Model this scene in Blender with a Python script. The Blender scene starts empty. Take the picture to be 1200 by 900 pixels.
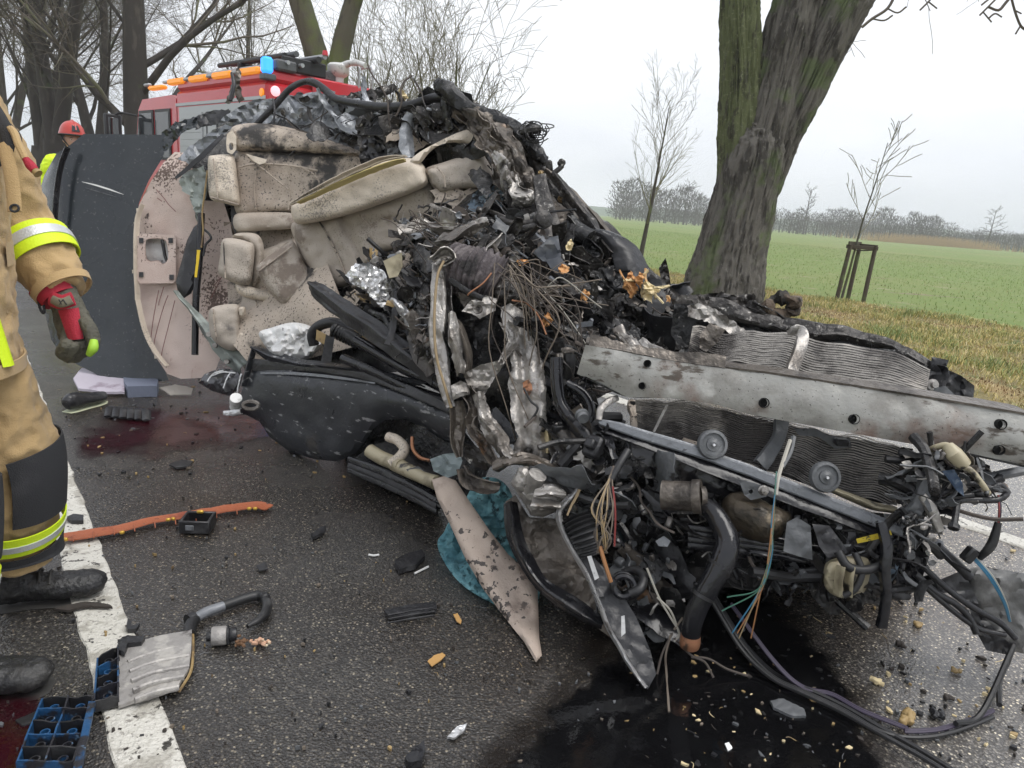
import bpy, bmesh, math, random
import numpy as np
from mathutils import Vector, Matrix, noise, geometry

SC = bpy.context.scene
COL = SC.collection
rad = math.radians
V = Vector

# ------------------------------------------------------------------ camera
CAM_H = 1.30
FPX, CX, CY = 850.0, 600.0, 450.0            # the photograph is 1200 x 900
PITCH, ROLL = rad(13.7), rad(4.5)
KS = 1.30 / 1.45
_up0 = V((0, math.sin(PITCH), math.cos(PITCH)))
FWD = V((0, math.cos(PITCH), -math.sin(PITCH)))
RIGHT = V((1, 0, 0)) * math.cos(ROLL) + _up0 * math.sin(ROLL)
UP = V((-1, 0, 0)) * math.sin(ROLL) + _up0 * math.cos(ROLL)
CAMP = V((0, 0, CAM_H))
cam_d = bpy.data.cameras.new('camera')
cam_d.sensor_width = 36.0
cam_d.lens = FPX / 1200.0 * 36.0
cam_d.clip_start = 0.05
cam_d.clip_end = 6000
cam = bpy.data.objects.new('camera', cam_d)
COL.objects.link(cam)
cam.matrix_world = Matrix(((RIGHT.x, UP.x, -FWD.x, 0), (RIGHT.y, UP.y, -FWD.y, 0), (RIGHT.z, UP.z, -FWD.z, CAM_H), (0, 0, 0, 1)))
SC.camera = cam

# ------------------------------------------------------------------ overcast sky, sun, exposure
SUN_EL, SUN_AZ = rad(66), rad(110)
world = bpy.data.worlds.new('World')
SC.world = world
world.use_nodes = True
nt = world.node_tree
nt.nodes.clear()
sky = nt.nodes.new('ShaderNodeTexSky'); sky.sky_type = 'NISHITA'; sky.sun_disc = False
sky.sun_elevation = SUN_EL; sky.sun_rotation = SUN_AZ; sky.air_density = 1.0; sky.dust_density = 4.0; sky.ozone_density = 1.0
hs = nt.nodes.new('ShaderNodeHueSaturation'); hs.inputs['Saturation'].default_value = 0.25
nt.links.new(sky.outputs[0], hs.inputs['Color'])
tc = nt.nodes.new('ShaderNodeTexCoord')
mp = nt.nodes.new('ShaderNodeMapping'); mp.inputs['Scale'].default_value = (1.0, 1.0, 2.6)
nt.links.new(tc.outputs['Generated'], mp.inputs[0])
nz = nt.nodes.new('ShaderNodeTexNoise'); nz.inputs['Scale'].default_value = 1.7; nz.inputs['Detail'].default_value = 5; nz.inputs['Roughness'].default_value = 0.45
nt.links.new(mp.outputs[0], nz.inputs['Vector'])
rp = nt.nodes.new('ShaderNodeValToRGB')
rp.color_ramp.elements[0].position = 0.40; rp.color_ramp.elements[0].color = (5.3, 5.6, 6.35, 1)
rp.color_ramp.elements[1].position = 0.62; rp.color_ramp.elements[1].color = (7.7, 7.9, 8.4, 1)
nt.links.new(nz.outputs['Fac'], rp.inputs[0])
mx = nt.nodes.new('ShaderNodeMix'); mx.data_type = 'RGBA'; mx.inputs['Factor'].default_value = 0.92
nt.links.new(hs.outputs[0], mx.inputs['A']); nt.links.new(rp.outputs[0], mx.inputs['B'])
bg = nt.nodes.new('ShaderNodeBackground'); bg.inputs['Strength'].default_value = 0.1
nt.links.new(mx.outputs['Result'], bg.inputs['Color'])
wo = nt.nodes.new('ShaderNodeOutputWorld'); nt.links.new(bg.outputs[0], wo.inputs['Surface'])

sun_d = bpy.data.lights.new('sun', 'SUN'); sun_d.energy = 1.5; sun_d.angle = rad(40); sun_d.color = (1.0, 0.97, 0.93)
sun = bpy.data.objects.new('sun', sun_d); COL.objects.link(sun)
_az = SUN_AZ
sdir = V((math.sin(_az) * math.cos(SUN_EL), math.cos(_az) * math.cos(SUN_EL), math.sin(SUN_EL)))
sun.rotation_euler = (-sdir).to_track_quat('-Z', 'Y').to_euler()
SC.view_settings.view_transform = 'Standard'
SC.view_settings.look = 'None'
SC.view_settings.exposure = 0.60
SC.view_settings.gamma = 1.0
SC.cycles.max_bounces = 5
SC.cycles.diffuse_bounces = 2
SC.cycles.glossy_bounces = 2
SC.cycles.transparent_max_bounces = 5
SC.cycles.volume_bounces = 1
SC.cycles.use_denoising = True
SC.cycles.use_adaptive_sampling = True
SC.cycles.adaptive_threshold = 0.02

# ------------------------------------------------------------------ helpers: points
def ray(x, y):
    return RIGHT * ((x - CX) / FPX) - UP * ((y - CY) / FPX) + FWD
def W(x, y, t):
    """point seen at photo pixel x, y at forward depth t (in scene units before KS)"""
    return CAMP + ray(x, y) * (t * KS)
def G(x, y, z=0.0):
    """ground point under photo pixel x, y"""
    r = ray(x, y)
    return CAMP + r * ((z - CAM_H) / r.z)
def TG(x, y):
    """depth at which the ground lies under that pixel"""
    r = ray(x, y)
    return -CAM_H / r.z / KS
def px(t):
    return t * KS / FPX
def cr(pts, n, closed=False):
    """Catmull-Rom through tuples or vectors; n samples between neighbours"""
    pts = [V(p) for p in pts]
    m = len(pts); out = []
    if m < 3 and not closed:
        return [pts[0].lerp(pts[-1], i / n) for i in range(n + 1)]
    rng = range(m if closed else m - 1)
    for i in rng:
        if closed:
            a, b, c, d = pts[i - 1], pts[i], pts[(i + 1) % m], pts[(i + 2) % m]
        else:
            b, c = pts[i], pts[i + 1]
            a = pts[i - 1] if i else b * 2 - c
            d = pts[i + 2] if i + 2 < m else c * 2 - b
        for k in range(n):
            u = k / n
            out.append(0.5 * ((2 * b) + (c - a) * u + (2 * a - 5 * b + 4 * c - d) * u * u + (3 * b - a - 3 * c + d) * u ** 3))
    if not closed:
        out.append(pts[-1].copy())
    return out
def crs(vals, n):
    return [max(1e-5, p.x) for p in cr([(v, 0, 0) for v in vals], n)]
def crumple(p, s, seed=0.0):
    q = p * s + V((seed * 3.1, seed * 1.7, seed * 2.3))
    return 0.55 * noise.noise(q) + 0.8 * (0.25 - abs(noise.noise(q * 2.1))) + 0.35 * (0.25 - abs(noise.noise(q * 4.7))) + 0.12 * noise.noise(q * 11)

# ------------------------------------------------------------------ helpers: objects
WL = {}
class MB:
    def __init__(s):
        s.v = []; s.f = []; s.m = []
    def add(s, vs, fs, m=0):
        o = len(s.v); s.v.extend(vs)
        for f in fs:
            s.f.append(tuple(i + o for i in f)); s.m.append(m)
    def tube(s, pts, radii, seg=8, m=0, caps=True, ref=None, wob=0, ws=20):
        """pts: vectors; radii: number, list of numbers or list of (a, b)"""
        n = len(pts)
        if not isinstance(radii, (list, tuple)): radii = [radii] * n
        pts = [V(p) for p in pts]
        ref = V(ref) if ref is not None else FWD
        vs = []; prev = None
        for i, p in enumerate(pts):
            t = (pts[min(i + 1, n - 1)] - pts[max(i - 1, 0)])
            if t.length < 1e-9: t = V((0, 0, 1))
            t.normalize()
            if prev is None:
                a = t.cross(ref)
                if a.length < 1e-3: a = t.cross(V((0.3, 0.5, 0.81)))
                a.normalize()
            else:
                a = prev - t * prev.dot(t)
                if a.length < 1e-4: a = t.cross(V((0.3, 0.5, 0.81)))
                a.normalize()
            prev = a
            b = t.cross(a)
            r = radii[i]
            ra, rb = r if isinstance(r, (tuple, list)) else (r, r)
            for k in range(seg):
                an = 2 * math.pi * k / seg
                q = p + a * (ra * math.cos(an)) + b * (rb * math.sin(an))
                if wob:
                    q = q + (q - p).normalized() * (wob * crumple(q, ws))
                vs.append(q)
        fs = []
        for i in range(n - 1):
            for k in range(seg):
                k2 = (k + 1) % seg
                fs.append((i * seg + k, i * seg + k2, (i + 1) * seg + k2, (i + 1) * seg + k))
        if caps:
            fs.append(tuple(range(seg - 1, -1, -1))); fs.append(tuple((n - 1) * seg + k for k in range(seg)))
        s.add(vs, fs, m)
    def ptube(s, p3, r, n=6, seg=8, m=0, **kw):
        """tube through photo points (x, y, t); r in metres, one per point or one"""
        pts = cr([W(*p) for p in p3], n)
        if isinstance(r, (list, tuple)):
            if isinstance(r[0], (list, tuple)):
                ra = crs([q[0] for q in r], n); rb = crs([q[1] for q in r], n); rr = list(zip(ra, rb))
            else:
                rr = crs(r, n)
            rr = rr[:len(pts)]
        else: rr = r
        s.tube(pts, rr, seg, m, **kw)
    def box(s, c, size, rot=None, m=0, ch=0.0):
        c = V(c); hx, hy, hz = size[0] / 2, size[1] / 2, size[2] / 2
        rot = rot or Matrix.Identity(3)
        if ch <= 0:
            vs = [c + rot @ V((x * hx, y * hy, z * hz)) for x in (-1, 1) for y in (-1, 1) for z in (-1, 1)]
            s.add(vs, [(0, 1, 3, 2), (4, 6, 7, 5), (0, 4, 5, 1), (2, 3, 7, 6), (0, 2, 6, 4), (1, 5, 7, 3)], m)
            return
        ch = min(ch, hx * .9, hy * .9, hz * .9)
        bm = bmesh.new()
        vs = []
        for x in (-1, 1):
            for y in (-1, 1):
                for z in (-1, 1):
                    vs.append(c + rot @ V((x * hx, y * (hy - ch), z * (hz - ch))))
                    vs.append(c + rot @ V((x * (hx - ch), y * hy, z * (hz - ch))))
                    vs.append(c + rot @ V((x * (hx - ch), y * (hy - ch), z * hz)))
        bm.free()
        I = lambda x, y, z, k: ((x * 2 + y) * 2 + z) * 3 + k
        fs = []
        fs.append((I(0,0,0,0), I(0,0,1,0), I(0,1,1,0), I(0,1,0,0))); fs.append((I(1,0,0,0), I(1,1,0,0), I(1,1,1,0), I(1,0,1,0)))
        fs.append((I(0,0,0,1), I(1,0,0,1), I(1,0,1,1), I(0,0,1,1))); fs.append((I(0,1,0,1), I(0,1,1,1), I(1,1,1,1), I(1,1,0,1)))
        fs.append((I(0,0,0,2), I(0,1,0,2), I(1,1,0,2), I(1,0,0,2))); fs.append((I(0,0,1,2), I(1,0,1,2), I(1,1,1,2), I(0,1,1,2)))
        for y in (0, 1):
            for z in (0, 1): fs.append((I(0,y,z,1), I(1,y,z,1), I(1,y,z,2), I(0,y,z,2)))
        for x in (0, 1):
            for z in (0, 1): fs.append((I(x,0,z,0), I(x,1,z,0), I(x,1,z,2), I(x,0,z,2)))
        for x in (0, 1):
            for y in (0, 1): fs.append((I(x,y,0,0), I(x,y,1,0), I(x,y,1,1), I(x,y,0,1)))
        for x in (0, 1):
            for y in (0, 1):
                for z in (0, 1): fs.append((I(x,y,z,0), I(x,y,z,1), I(x,y,z,2)))
        s.add(vs, fs, m)
    def lathe(s, prof, o, axis, seg=24, m=0):
        """prof: (radius, height) pairs along axis from o"""
        ax = V(axis).normalized(); a = ax.cross(V((0.3, 0.5, 0.81))).normalized(); b = ax.cross(a)
        vs = []; fs = []
        for r, h in prof:
            for k in range(seg):
                an = 2 * math.pi * k / seg
                vs.append(V(o) + ax * h + (a * math.cos(an) + b * math.sin(an)) * max(r, 1e-5))
        for i in range(len(prof) - 1):
            for k in range(seg):
                k2 = (k + 1) % seg
                fs.append((i * seg + k, i * seg + k2, (i + 1) * seg + k2, (i + 1) * seg + k))
        s.add(vs, fs, m)
    def grid(s, g, thick, m=0, d=None):
        """g[i][j]: vectors; thick along d (a vector) or the grid's own normals"""
        r, c = len(g), len(g[0])
        fr = [p for row in g for p in row]; bk = []
        for i in range(r):
            for j in range(c):
                if d is not None: n = V(d)
                else:
                    n = (g[min(i+1, r-1)][j] - g[max(i-1, 0)][j]).cross(g[i][min(j+1, c-1)] - g[i][max(j-1, 0)])
                    n = n.normalized() if n.length > 1e-12 else V((0, 0, 1))
                bk.append(g[i][j] + n * thick)
        N = r * c; fs = []
        for i in range(r - 1):
            for j in range(c - 1):
                a, b2, c2, d2 = i*c+j, i*c+j+1, (i+1)*c+j+1, (i+1)*c+j
                fs.append((a, d2, c2, b2)); fs.append((N+a, N+b2, N+c2, N+d2))
        rim = [i for i in range(c)] + [i*c + c-1 for i in range(1, r)] + [(r-1)*c + j for j in range(c-2, -1, -1)] + [i*c for i in range(r-2, 0, -1)]
        for k in range(len(rim)):
            a, b2 = rim[k], rim[(k+1) % len(rim)]
            fs.append((a, b2, N+b2, N+a))
        s.add(fr + bk, fs, m)
    def build(s, name, mats, parent=None, ang=40, flat=False, label=None, cat=None, group=None, kind=None, base=None):
        me = bpy.data.meshes.new(name)
        if parent is None:
            if base is None:
                xs = [p[0] for p in s.v]; ys = [p[1] for p in s.v]; zs = [p[2] for p in s.v]
                base = V(((min(xs)+max(xs))/2, (min(ys)+max(ys))/2, min(zs)))
            loc = V(base)
        else: loc = WL[parent.name]
        me.from_pydata([(p[0]-loc.x, p[1]-loc.y, p[2]-loc.z) for p in s.v], [], s.f)
        if not isinstance(mats, (list, tuple)): mats = [mats]
        for mm in mats: me.materials.append(mm)
        if len(mats) > 1: me.polygons.foreach_set('material_index', s.m)
        bm = bmesh.new(); bm.from_mesh(me); bmesh.ops.recalc_face_normals(bm, faces=bm.faces); bm.to_mesh(me); bm.free()
        if not flat:
            me.shade_smooth()
            me.set_sharp_from_angle(angle=rad(ang))
        o = bpy.data.objects.new(name, me); COL.objects.link(o)
        if parent is None: o.location = loc
        else: o.parent = parent
        WL[o.name] = loc
        return tag(o, label, cat, group, kind)
def tag(o, label=None, cat=None, group=None, kind=None):
    if label: o['label'] = label
    if cat: o['category'] = cat
    if group: o['group'] = group
    if kind: o['kind'] = kind
    return o
def thing(name, loc, label, cat, group=None):
    o = bpy.data.objects.new(name, None); COL.objects.link(o); o.location = loc
    o.empty_display_size = 0.2
    WL[o.name] = V(loc)
    return tag(o, label, cat, group)
def baked(o, voxel, smooth=2, wr=None):
    """weld an object's overlapping shells into one continuous surface; wr = (amplitude, scale, seed) wrinkles"""
    md = o.modifiers.new('remesh', 'REMESH'); md.mode = 'VOXEL'; md.voxel_size = voxel
    sm = o.modifiers.new('smooth', 'SMOOTH'); sm.iterations = smooth; sm.factor = 0.5
    dg = bpy.context.evaluated_depsgraph_get()
    me = bpy.data.meshes.new_from_object(o.evaluated_get(dg))
    o.modifiers.clear()
    old = o.data; mats = list(old.materials)
    o.data = me; me.name = o.name
    me.materials.clear()
    for mm in mats: me.materials.append(mm)
    if wr:
        a, s, sd = wr
        nn = [v.normal.copy() for v in me.vertices]
        for v, n in zip(me.vertices, nn):
            v.co += n * (a * crumple(v.co, s, sd))
    me.shade_smooth()
    return o

def inside(p, poly):
    x, y = p; c = False; j = len(poly) - 1
    for i in range(len(poly)):
        xi, yi = poly[i]; xj, yj = poly[j]
        if (yi > y) != (yj > y) and x < (xj - xi) * (y - yi) / (yj - yi) + xi: c = not c
        j = i
    return c
def edge_dist(p, poly):
    px_, py_ = p; best = 1e9; j = len(poly) - 1
    for i in range(len(poly)):
        ax, ay = poly[j]; bx, by = poly[i]
        dx, dy = bx-ax, by-ay; L = dx*dx+dy*dy
        u = 0 if L == 0 else max(0, min(1, ((px_-ax)*dx+(py_-ay)*dy)/L))
        d = (ax+u*dx-px_)**2+(ay+u*dy-py_)**2
        if d < best: best = d
        j = i
    return math.sqrt(best)
def depth_fn(ctrl):
    if callable(ctrl): return ctrl
    if isinstance(ctrl, (int, float)): return lambda x, y: ctrl
    def f(x, y):
        a = b = 0
        for cx_, cy_, t in ctrl:
            w = 1 / ((x-cx_)**2 + (y-cy_)**2 + 30) ** 1.3
            a += w*t; b += w
        return a / b
    return f
def resample(poly, step, jag=0, rng=None):
    out = []
    for i in range(len(poly)):
        a, b = poly[i], poly[(i+1) % len(poly)]
        L = math.hypot(b[0]-a[0], b[1]-a[1]); n = max(1, round(L/step))
        for k in range(n):
            u = k/n; x, y = a[0]+(b[0]-a[0])*u, a[1]+(b[1]-a[1])*u
            if jag and rng: x += rng.uniform(-jag, jag); y += rng.uniform(-jag, jag)
            out.append((x, y))
    return out
def patch(mb, outline, t, thick=0.006, step=7, crum=(0.0, 8), holes=(), bulge=0.0, brad=20, round_=False, jag=0.0, seed=1, m=0, back=None, dent=None):
    """a solid piece whose outline is given in photo pixels and whose depth comes from t; it keeps its own thickness"""
    rng = random.Random(seed)
    if len(outline[0]) == 3:
        if t is None: t = [tuple(p) for p in outline]
        outline = [(p[0], p[1]) for p in outline]
    if round_:
        outline = [(p.x, p.y) for p in cr([(p[0], p[1], 0) for p in outline], 4, True)]
    T = depth_fn(t)
    bd = resample(outline, step, jag, rng)
    hl = [resample([(p.x, p.y) for p in cr([(q[0], q[1], 0) for q in h], 3, True)], max(2, step*.6)) for h in holes]
    pts = [V(p) for p in bd]; edges = [(i, (i+1) % len(bd)) for i in range(len(bd))]
    for h in hl:
        o = len(pts); pts += [V(p) for p in h]; edges += [(o+i, o+(i+1) % len(h)) for i in range(len(h))]
    xs = [p[0] for p in bd]; ys = [p[1] for p in bd]
    y = min(ys); row = 0
    while y < max(ys):
        x = min(xs) + (step/2 if row % 2 else 0)
        while x < max(xs):
            if inside((x, y), bd) and edge_dist((x, y), bd) > step*.45 and not any(inside((x, y), h) or edge_dist((x, y), h) < step*.4 for h in hl):
                pts.append(V((x, y)))
            x += step
        y += step*.87; row += 1
    r = geometry.delaunay_2d_cdt(pts, edges, [], 0, 1e-4)
    vs2, tri = r[0], r[2]
    keep = []
    for f in tri:
        c = sum((vs2[i] for i in f), V((0, 0)))/len(f)
        if inside(c, bd) and not any(inside(c, h) for h in hl): keep.append(tuple(f))
    used = sorted({i for f in keep for i in f}); ix = {v: k for k, v in enumerate(used)}
    fr, bk = [], []
    for i in used:
        x, y = vs2[i]
        tt = T(x, y); d = 0
        p0 = W(x, y, tt)
        if crum[0]: d += crum[0]*crumple(p0, crum[1], seed)
        if bulge or dent:
            e = edge_dist((x, y), bd)
            u = min(e/brad, 1)
            bz = math.sqrt(max(0, 1-(1-u)**2))
            if bulge: d -= bulge*bz
        if dent: d += dent(x, y)
        rr = ray(x, y)
        f0 = p0 + rr*d
        fr.append(f0)
        if back is not None:
            e = edge_dist((x, y), bd); u = min(e/brad, 1)
            bk.append(p0 + rr*(thick + back*math.sqrt(max(0, 1-(1-u)**2))))
        else: bk.append(f0 + rr*thick)
    N = len(fr)
    fs = [tuple(ix[i] for i in f) for f in keep]
    cnt = {}
    for f in fs:
        for k in range(len(f)):
            a, b = f[k], f[(k+1) % len(f)]
            cnt[(a, b)] = cnt.get((a, b), 0)+1
    rim = [(a, b) for (a, b) in cnt if (b, a) not in cnt]
    allf = fs + [tuple(N+i for i in reversed(f)) for f in fs] + [(b, a, N+a, N+b) for a, b in rim]
    mb.add(fr+bk, allf, m)
    return mb
def part(name, parent, mats, fn=None, ang=40, label=None, kind=None, **kw):
    mb = MB(); patch(mb, **kw)
    return mb.build(name, mats, parent, ang=ang, label=label, kind=kind)

# ------------------------------------------------------------------ helpers: materials
def mat(name, col, rough=0.5, metal=0.0, layers=(), bump=0.0, bscale=60, bdet=4, coat=0.0, spec=0.5, rvar=0.0, rscale=6, sheen=0.0, emit=None, trans=0.0):
    """layers: (colour, scale, threshold, softness, detail, roughness or None, (sx, sy, sz) or None)"""
    mm = bpy.data.materials.new(name); mm.use_nodes = True
    n = mm.node_tree; n.nodes.clear(); L = n.links
    out = n.nodes.new('ShaderNodeOutputMaterial'); b = n.nodes.new('ShaderNodeBsdfPrincipled')
    L.new(b.outputs[0], out.inputs[0])
    b.inputs['Base Color'].default_value = (*col, 1); b.inputs['Roughness'].default_value = rough; b.inputs['Metallic'].default_value = metal
    b.inputs['Coat Weight'].default_value = coat; b.inputs['Coat Roughness'].default_value = 0.12
    b.inputs['Specular IOR Level'].default_value = spec
    b.inputs['Sheen Weight'].default_value = sheen
    b.inputs['Transmission Weight'].default_value = trans
    if emit:
        b.inputs['Emission Color'].default_value = (*emit[0], 1); b.inputs['Emission Strength'].default_value = emit[1]
    t = n.nodes.new('ShaderNodeTexCoord')
    cs = None; rs = None
    for i, ly in enumerate(layers):
        c, s, th, so, de = ly[:5]; rr = ly[5] if len(ly) > 5 else None; st = ly[6] if len(ly) > 6 else None
        vec = t.outputs['Object']
        mpn = n.nodes.new('ShaderNodeMapping'); mpn.inputs['Location'].default_value = (i*7.3, i*3.1, i*5.7)
        if st: mpn.inputs['Scale'].default_value = st
        L.new(vec, mpn.inputs[0])
        z = n.nodes.new('ShaderNodeTexNoise'); z.inputs['Scale'].default_value = s; z.inputs['Detail'].default_value = de; z.inputs['Roughness'].default_value = 0.6
        L.new(mpn.outputs[0], z.inputs['Vector'])
        mr = n.nodes.new('ShaderNodeMapRange'); mr.interpolation_type = 'SMOOTHSTEP'
        mr.inputs[1].default_value = th; mr.inputs[2].default_value = th+so
        if len(ly) > 7:                                   # this layer comes and goes in patches
            z9 = n.nodes.new('ShaderNodeTexNoise'); z9.inputs['Scale'].default_value = ly[7]; z9.inputs['Detail'].default_value = 3
            L.new(mpn.outputs[0], z9.inputs['Vector'])
            ma = n.nodes.new('ShaderNodeMath'); ma.operation = 'MULTIPLY_ADD'; ma.inputs[1].default_value = 0.9; ma.inputs[2].default_value = -0.45
            L.new(z9.outputs['Fac'], ma.inputs[0])
            mb_ = n.nodes.new('ShaderNodeMath'); mb_.operation = 'ADD'; L.new(ma.outputs[0], mb_.inputs[0]); L.new(z.outputs['Fac'], mb_.inputs[1])
            L.new(mb_.outputs[0], mr.inputs[0])
        else: L.new(z.outputs['Fac'], mr.inputs[0])
        m = n.nodes.new('ShaderNodeMix'); m.data_type = 'RGBA'
        L.new(mr.outputs[0], m.inputs['Factor'])
        if cs is None: m.inputs['A'].default_value = (*col, 1)
        else: L.new(cs, m.inputs['A'])
        m.inputs['B'].default_value = (*c, 1); cs = m.outputs['Result']
        if rr is not None:
            q = n.nodes.new('ShaderNodeMix'); q.data_type = 'FLOAT'
            L.new(mr.outputs[0], q.inputs['Factor'])
            if rs is None: q.inputs['A'].default_value = rough
            else: L.new(rs, q.inputs['A'])
            q.inputs['B'].default_value = rr; rs = q.outputs['Result']
    if rvar:
        z = n.nodes.new('ShaderNodeTexNoise'); z.inputs['Scale'].default_value = rscale; z.inputs['Detail'].default_value = 5
        L.new(t.outputs['Object'], z.inputs['Vector'])
        mr = n.nodes.new('ShaderNodeMapRange'); mr.inputs[1].default_value = 0.3; mr.inputs[2].default_value = 0.7; mr.inputs[3].default_value = -rvar; mr.inputs[4].default_value = rvar
        L.new(z.outputs['Fac'], mr.inputs[0])
        ad = n.nodes.new('ShaderNodeMath'); ad.operation = 'ADD'; ad.use_clamp = True
        L.new(mr.outputs[0], ad.inputs[0])
        if rs is None: ad.inputs[1].default_value = rough
        else: L.new(rs, ad.inputs[1])
        rs = ad.outputs[0]
    if cs is not None: L.new(cs, b.inputs['Base Color'])
    if rs is not None: L.new(rs, b.inputs['Roughness'])
    if bump:
        z = n.nodes.new('ShaderNodeTexNoise'); z.inputs['Scale'].default_value = bscale; z.inputs['Detail'].default_value = bdet
        L.new(t.outputs['Object'], z.inputs['Vector'])
        bp = n.nodes.new('ShaderNodeBump'); bp.inputs['Strength'].default_value = min(1, bump); bp.inputs['Distance'].default_value = 0.01 if bump <= 1 else 0.01*bump
        L.new(z.outputs['Fac'], bp.inputs['Height']); L.new(bp.outputs[0], b.inputs['Normal'])
    return mm

# ================================================================== THE SETTING
def WY(x, y, Y):
    r = ray(x, y)
    return CAMP + r * (Y / r.y)
RD = V((-0.61, 0.792, 0)).normalized(); RN = V((RD.y, -RD.x, 0))
L0 = G(161, 850)
def road_pt(s, n, z=0.0):
    return V((L0.x, L0.y, 0)) + RD*s + RN*n + V((0, 0, z))

def nd(n, kind, **kw):
    x = n.nodes.new(kind)
    for k, v in kw.items(): setattr(x, k, v)
    return x
def asphalt_material():
    mm = bpy.data.materials.new('wet asphalt'); mm.use_nodes = True
    n = mm.node_tree; L = n.links; b = n.nodes['Principled BSDF']
    t = nd(n, 'ShaderNodeTexCoord')
    v1 = nd(n, 'ShaderNodeTexVoronoi'); v1.inputs['Scale'].default_value = 135
    v2 = nd(n, 'ShaderNodeTexVoronoi'); v2.inputs['Scale'].default_value = 230
    L.new(t.outputs['Object'], v1.inputs['Vector']); L.new(t.outputs['Object'], v2.inputs['Vector'])
    sep = nd(n, 'ShaderNodeSeparateColor'); L.new(v1.outputs['Color'], sep.inputs[0])
    r1 = nd(n, 'ShaderNodeValToRGB'); e = r1.color_ramp
    e.elements[0].position = 0; e.elements[0].color = (0.030, 0.027, 0.024, 1)
    e.elements[1].position = 0.55; e.elements[1].color = (0.062, 0.057, 0.051, 1)
    for p, c in ((0.84, (0.10, 0.092, 0.08, 1)), (0.955, (0.19, 0.17, 0.135, 1)), (1.0, (0.36, 0.32, 0.24, 1))):
        q = e.elements.new(p); q.color = c
    L.new(sep.outputs[0], r1.inputs[0])
    # binder between the stones
    r2 = nd(n, 'ShaderNodeMapRange'); r2.inputs[1].default_value = 0.0055*60; r2.inputs[2].default_value = 0.62
    L.new(v1.outputs['Distance'], r2.inputs[0])
    m1 = nd(n, 'ShaderNodeMix'); m1.data_type = 'RGBA'; L.new(r2.outputs[0], m1.inputs['Factor'])
    L.new(r1.outputs[0], m1.inputs['A']); m1.inputs['B'].default_value = (0.026, 0.024, 0.022, 1)
    sx = nd(n, 'ShaderNodeSeparateXYZ'); L.new(t.outputs['Object'], sx.inputs[0])
    # large stains
    z = nd(n, 'ShaderNodeTexNoise'); z.inputs['Scale'].default_value = 0.9; z.inputs['Detail'].default_value = 5; L.new(t.outputs['Object'], z.inputs['Vector'])
    r3 = nd(n, 'ShaderNodeMapRange'); r3.inputs[1].default_value = 0.42; r3.inputs[2].default_value = 0.66; L.new(z.outputs['Fac'], r3.inputs[0])
    m2 = nd(n, 'ShaderNodeMix'); m2.data_type = 'RGBA'; m2.blend_type = 'MULTIPLY'; m2.inputs['B'].default_value = (0.62, 0.53, 0.46, 1)
    L.new(r3.outputs[0], m2.inputs['Factor']); L.new(m1.outputs['Result'], m2.inputs['A'])
    # sky sheen on the wet far lane, put into the colour as paler asphalt
    sky_sheen = nd(n, 'ShaderNodeMapRange'); sky_sheen.inputs[1].default_value = 0.7; sky_sheen.inputs[2].default_value = 1.7; sky_sheen.inputs[3].default_value = 1.0; sky_sheen.inputs[4].default_value = 4.2
    L.new(sx.outputs['X'], sky_sheen.inputs[0])
    sc3 = nd(n, 'ShaderNodeVectorMath', operation='SCALE'); L.new(m2.outputs['Result'], sc3.inputs[0]); L.new(sky_sheen.outputs[0], sc3.inputs['Scale'])
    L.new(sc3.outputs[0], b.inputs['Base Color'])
    # water film: patches that are smooth
    z2 = nd(n, 'ShaderNodeTexNoise'); z2.inputs['Scale'].default_value = 1.3; z2.inputs['Detail'].default_value = 6; L.new(t.outputs['Object'], z2.inputs['Vector'])
    wx = nd(n, 'ShaderNodeMapRange'); wx.inputs[1].default_value = 0.2; wx.inputs[2].default_value = 2.2; wx.inputs[3].default_value = -0.02; wx.inputs[4].default_value = 0.18
    L.new(sx.outputs['X'], wx.inputs[0])
    ad = nd(n, 'ShaderNodeMath', operation='ADD'); L.new(z2.outputs['Fac'], ad.inputs[0]); L.new(wx.outputs[0], ad.inputs[1])
    r4 = nd(n, 'ShaderNodeMapRange'); r4.inputs[1].default_value = 0.36; r4.inputs[2].default_value = 0.62; r4.inputs[3].default_value = 0.40; r4.inputs[4].default_value = 0.10
    L.new(ad.outputs[0], r4.inputs[0]); L.new(r4.outputs[0], b.inputs['Roughness'])
    bp = nd(n, 'ShaderNodeBump'); bp.inputs['Distance'].default_value = 0.004; bp.invert = True
    r5 = nd(n, 'ShaderNodeMapRange'); r5.inputs[1].default_value = 0.42; r5.inputs[2].default_value = 0.7; r5.inputs[3].default_value = 0.60; r5.inputs[4].default_value = 0.22
    L.new(ad.outputs[0], r5.inputs[0]); L.new(r5.outputs[0], bp.inputs['Strength'])
    am = nd(n, 'ShaderNodeMath', operation='MULTIPLY_ADD'); am.inputs[1].default_value = 0.6
    L.new(v2.outputs['Distance'], am.inputs[0]); L.new(v1.outputs['Distance'], am.inputs[2])
    L.new(am.outputs[0], bp.inputs['Height']); L.new(bp.outputs[0], b.inputs['Normal'])
    b.inputs['Specular IOR Level'].default_value = 0.9
    return mm
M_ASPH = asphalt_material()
M_FIELD = mat('young winter crop', (0.15, 0.205, 0.045), 0.9, layers=[((0.20, 0.215, 0.07), 0.05, 0.45, 0.25, 4), ((0.26, 0.24, 0.13), 1.2, 0.56, 0.14, 6), ((0.13, 0.20, 0.05), 9, 0.52, 0.1, 5), ((0.2, 0.16, 0.10), 0.25, 0.62, 0.1, 6, None, (1, 6, 1))], bump=0.8, bscale=20)
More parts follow.
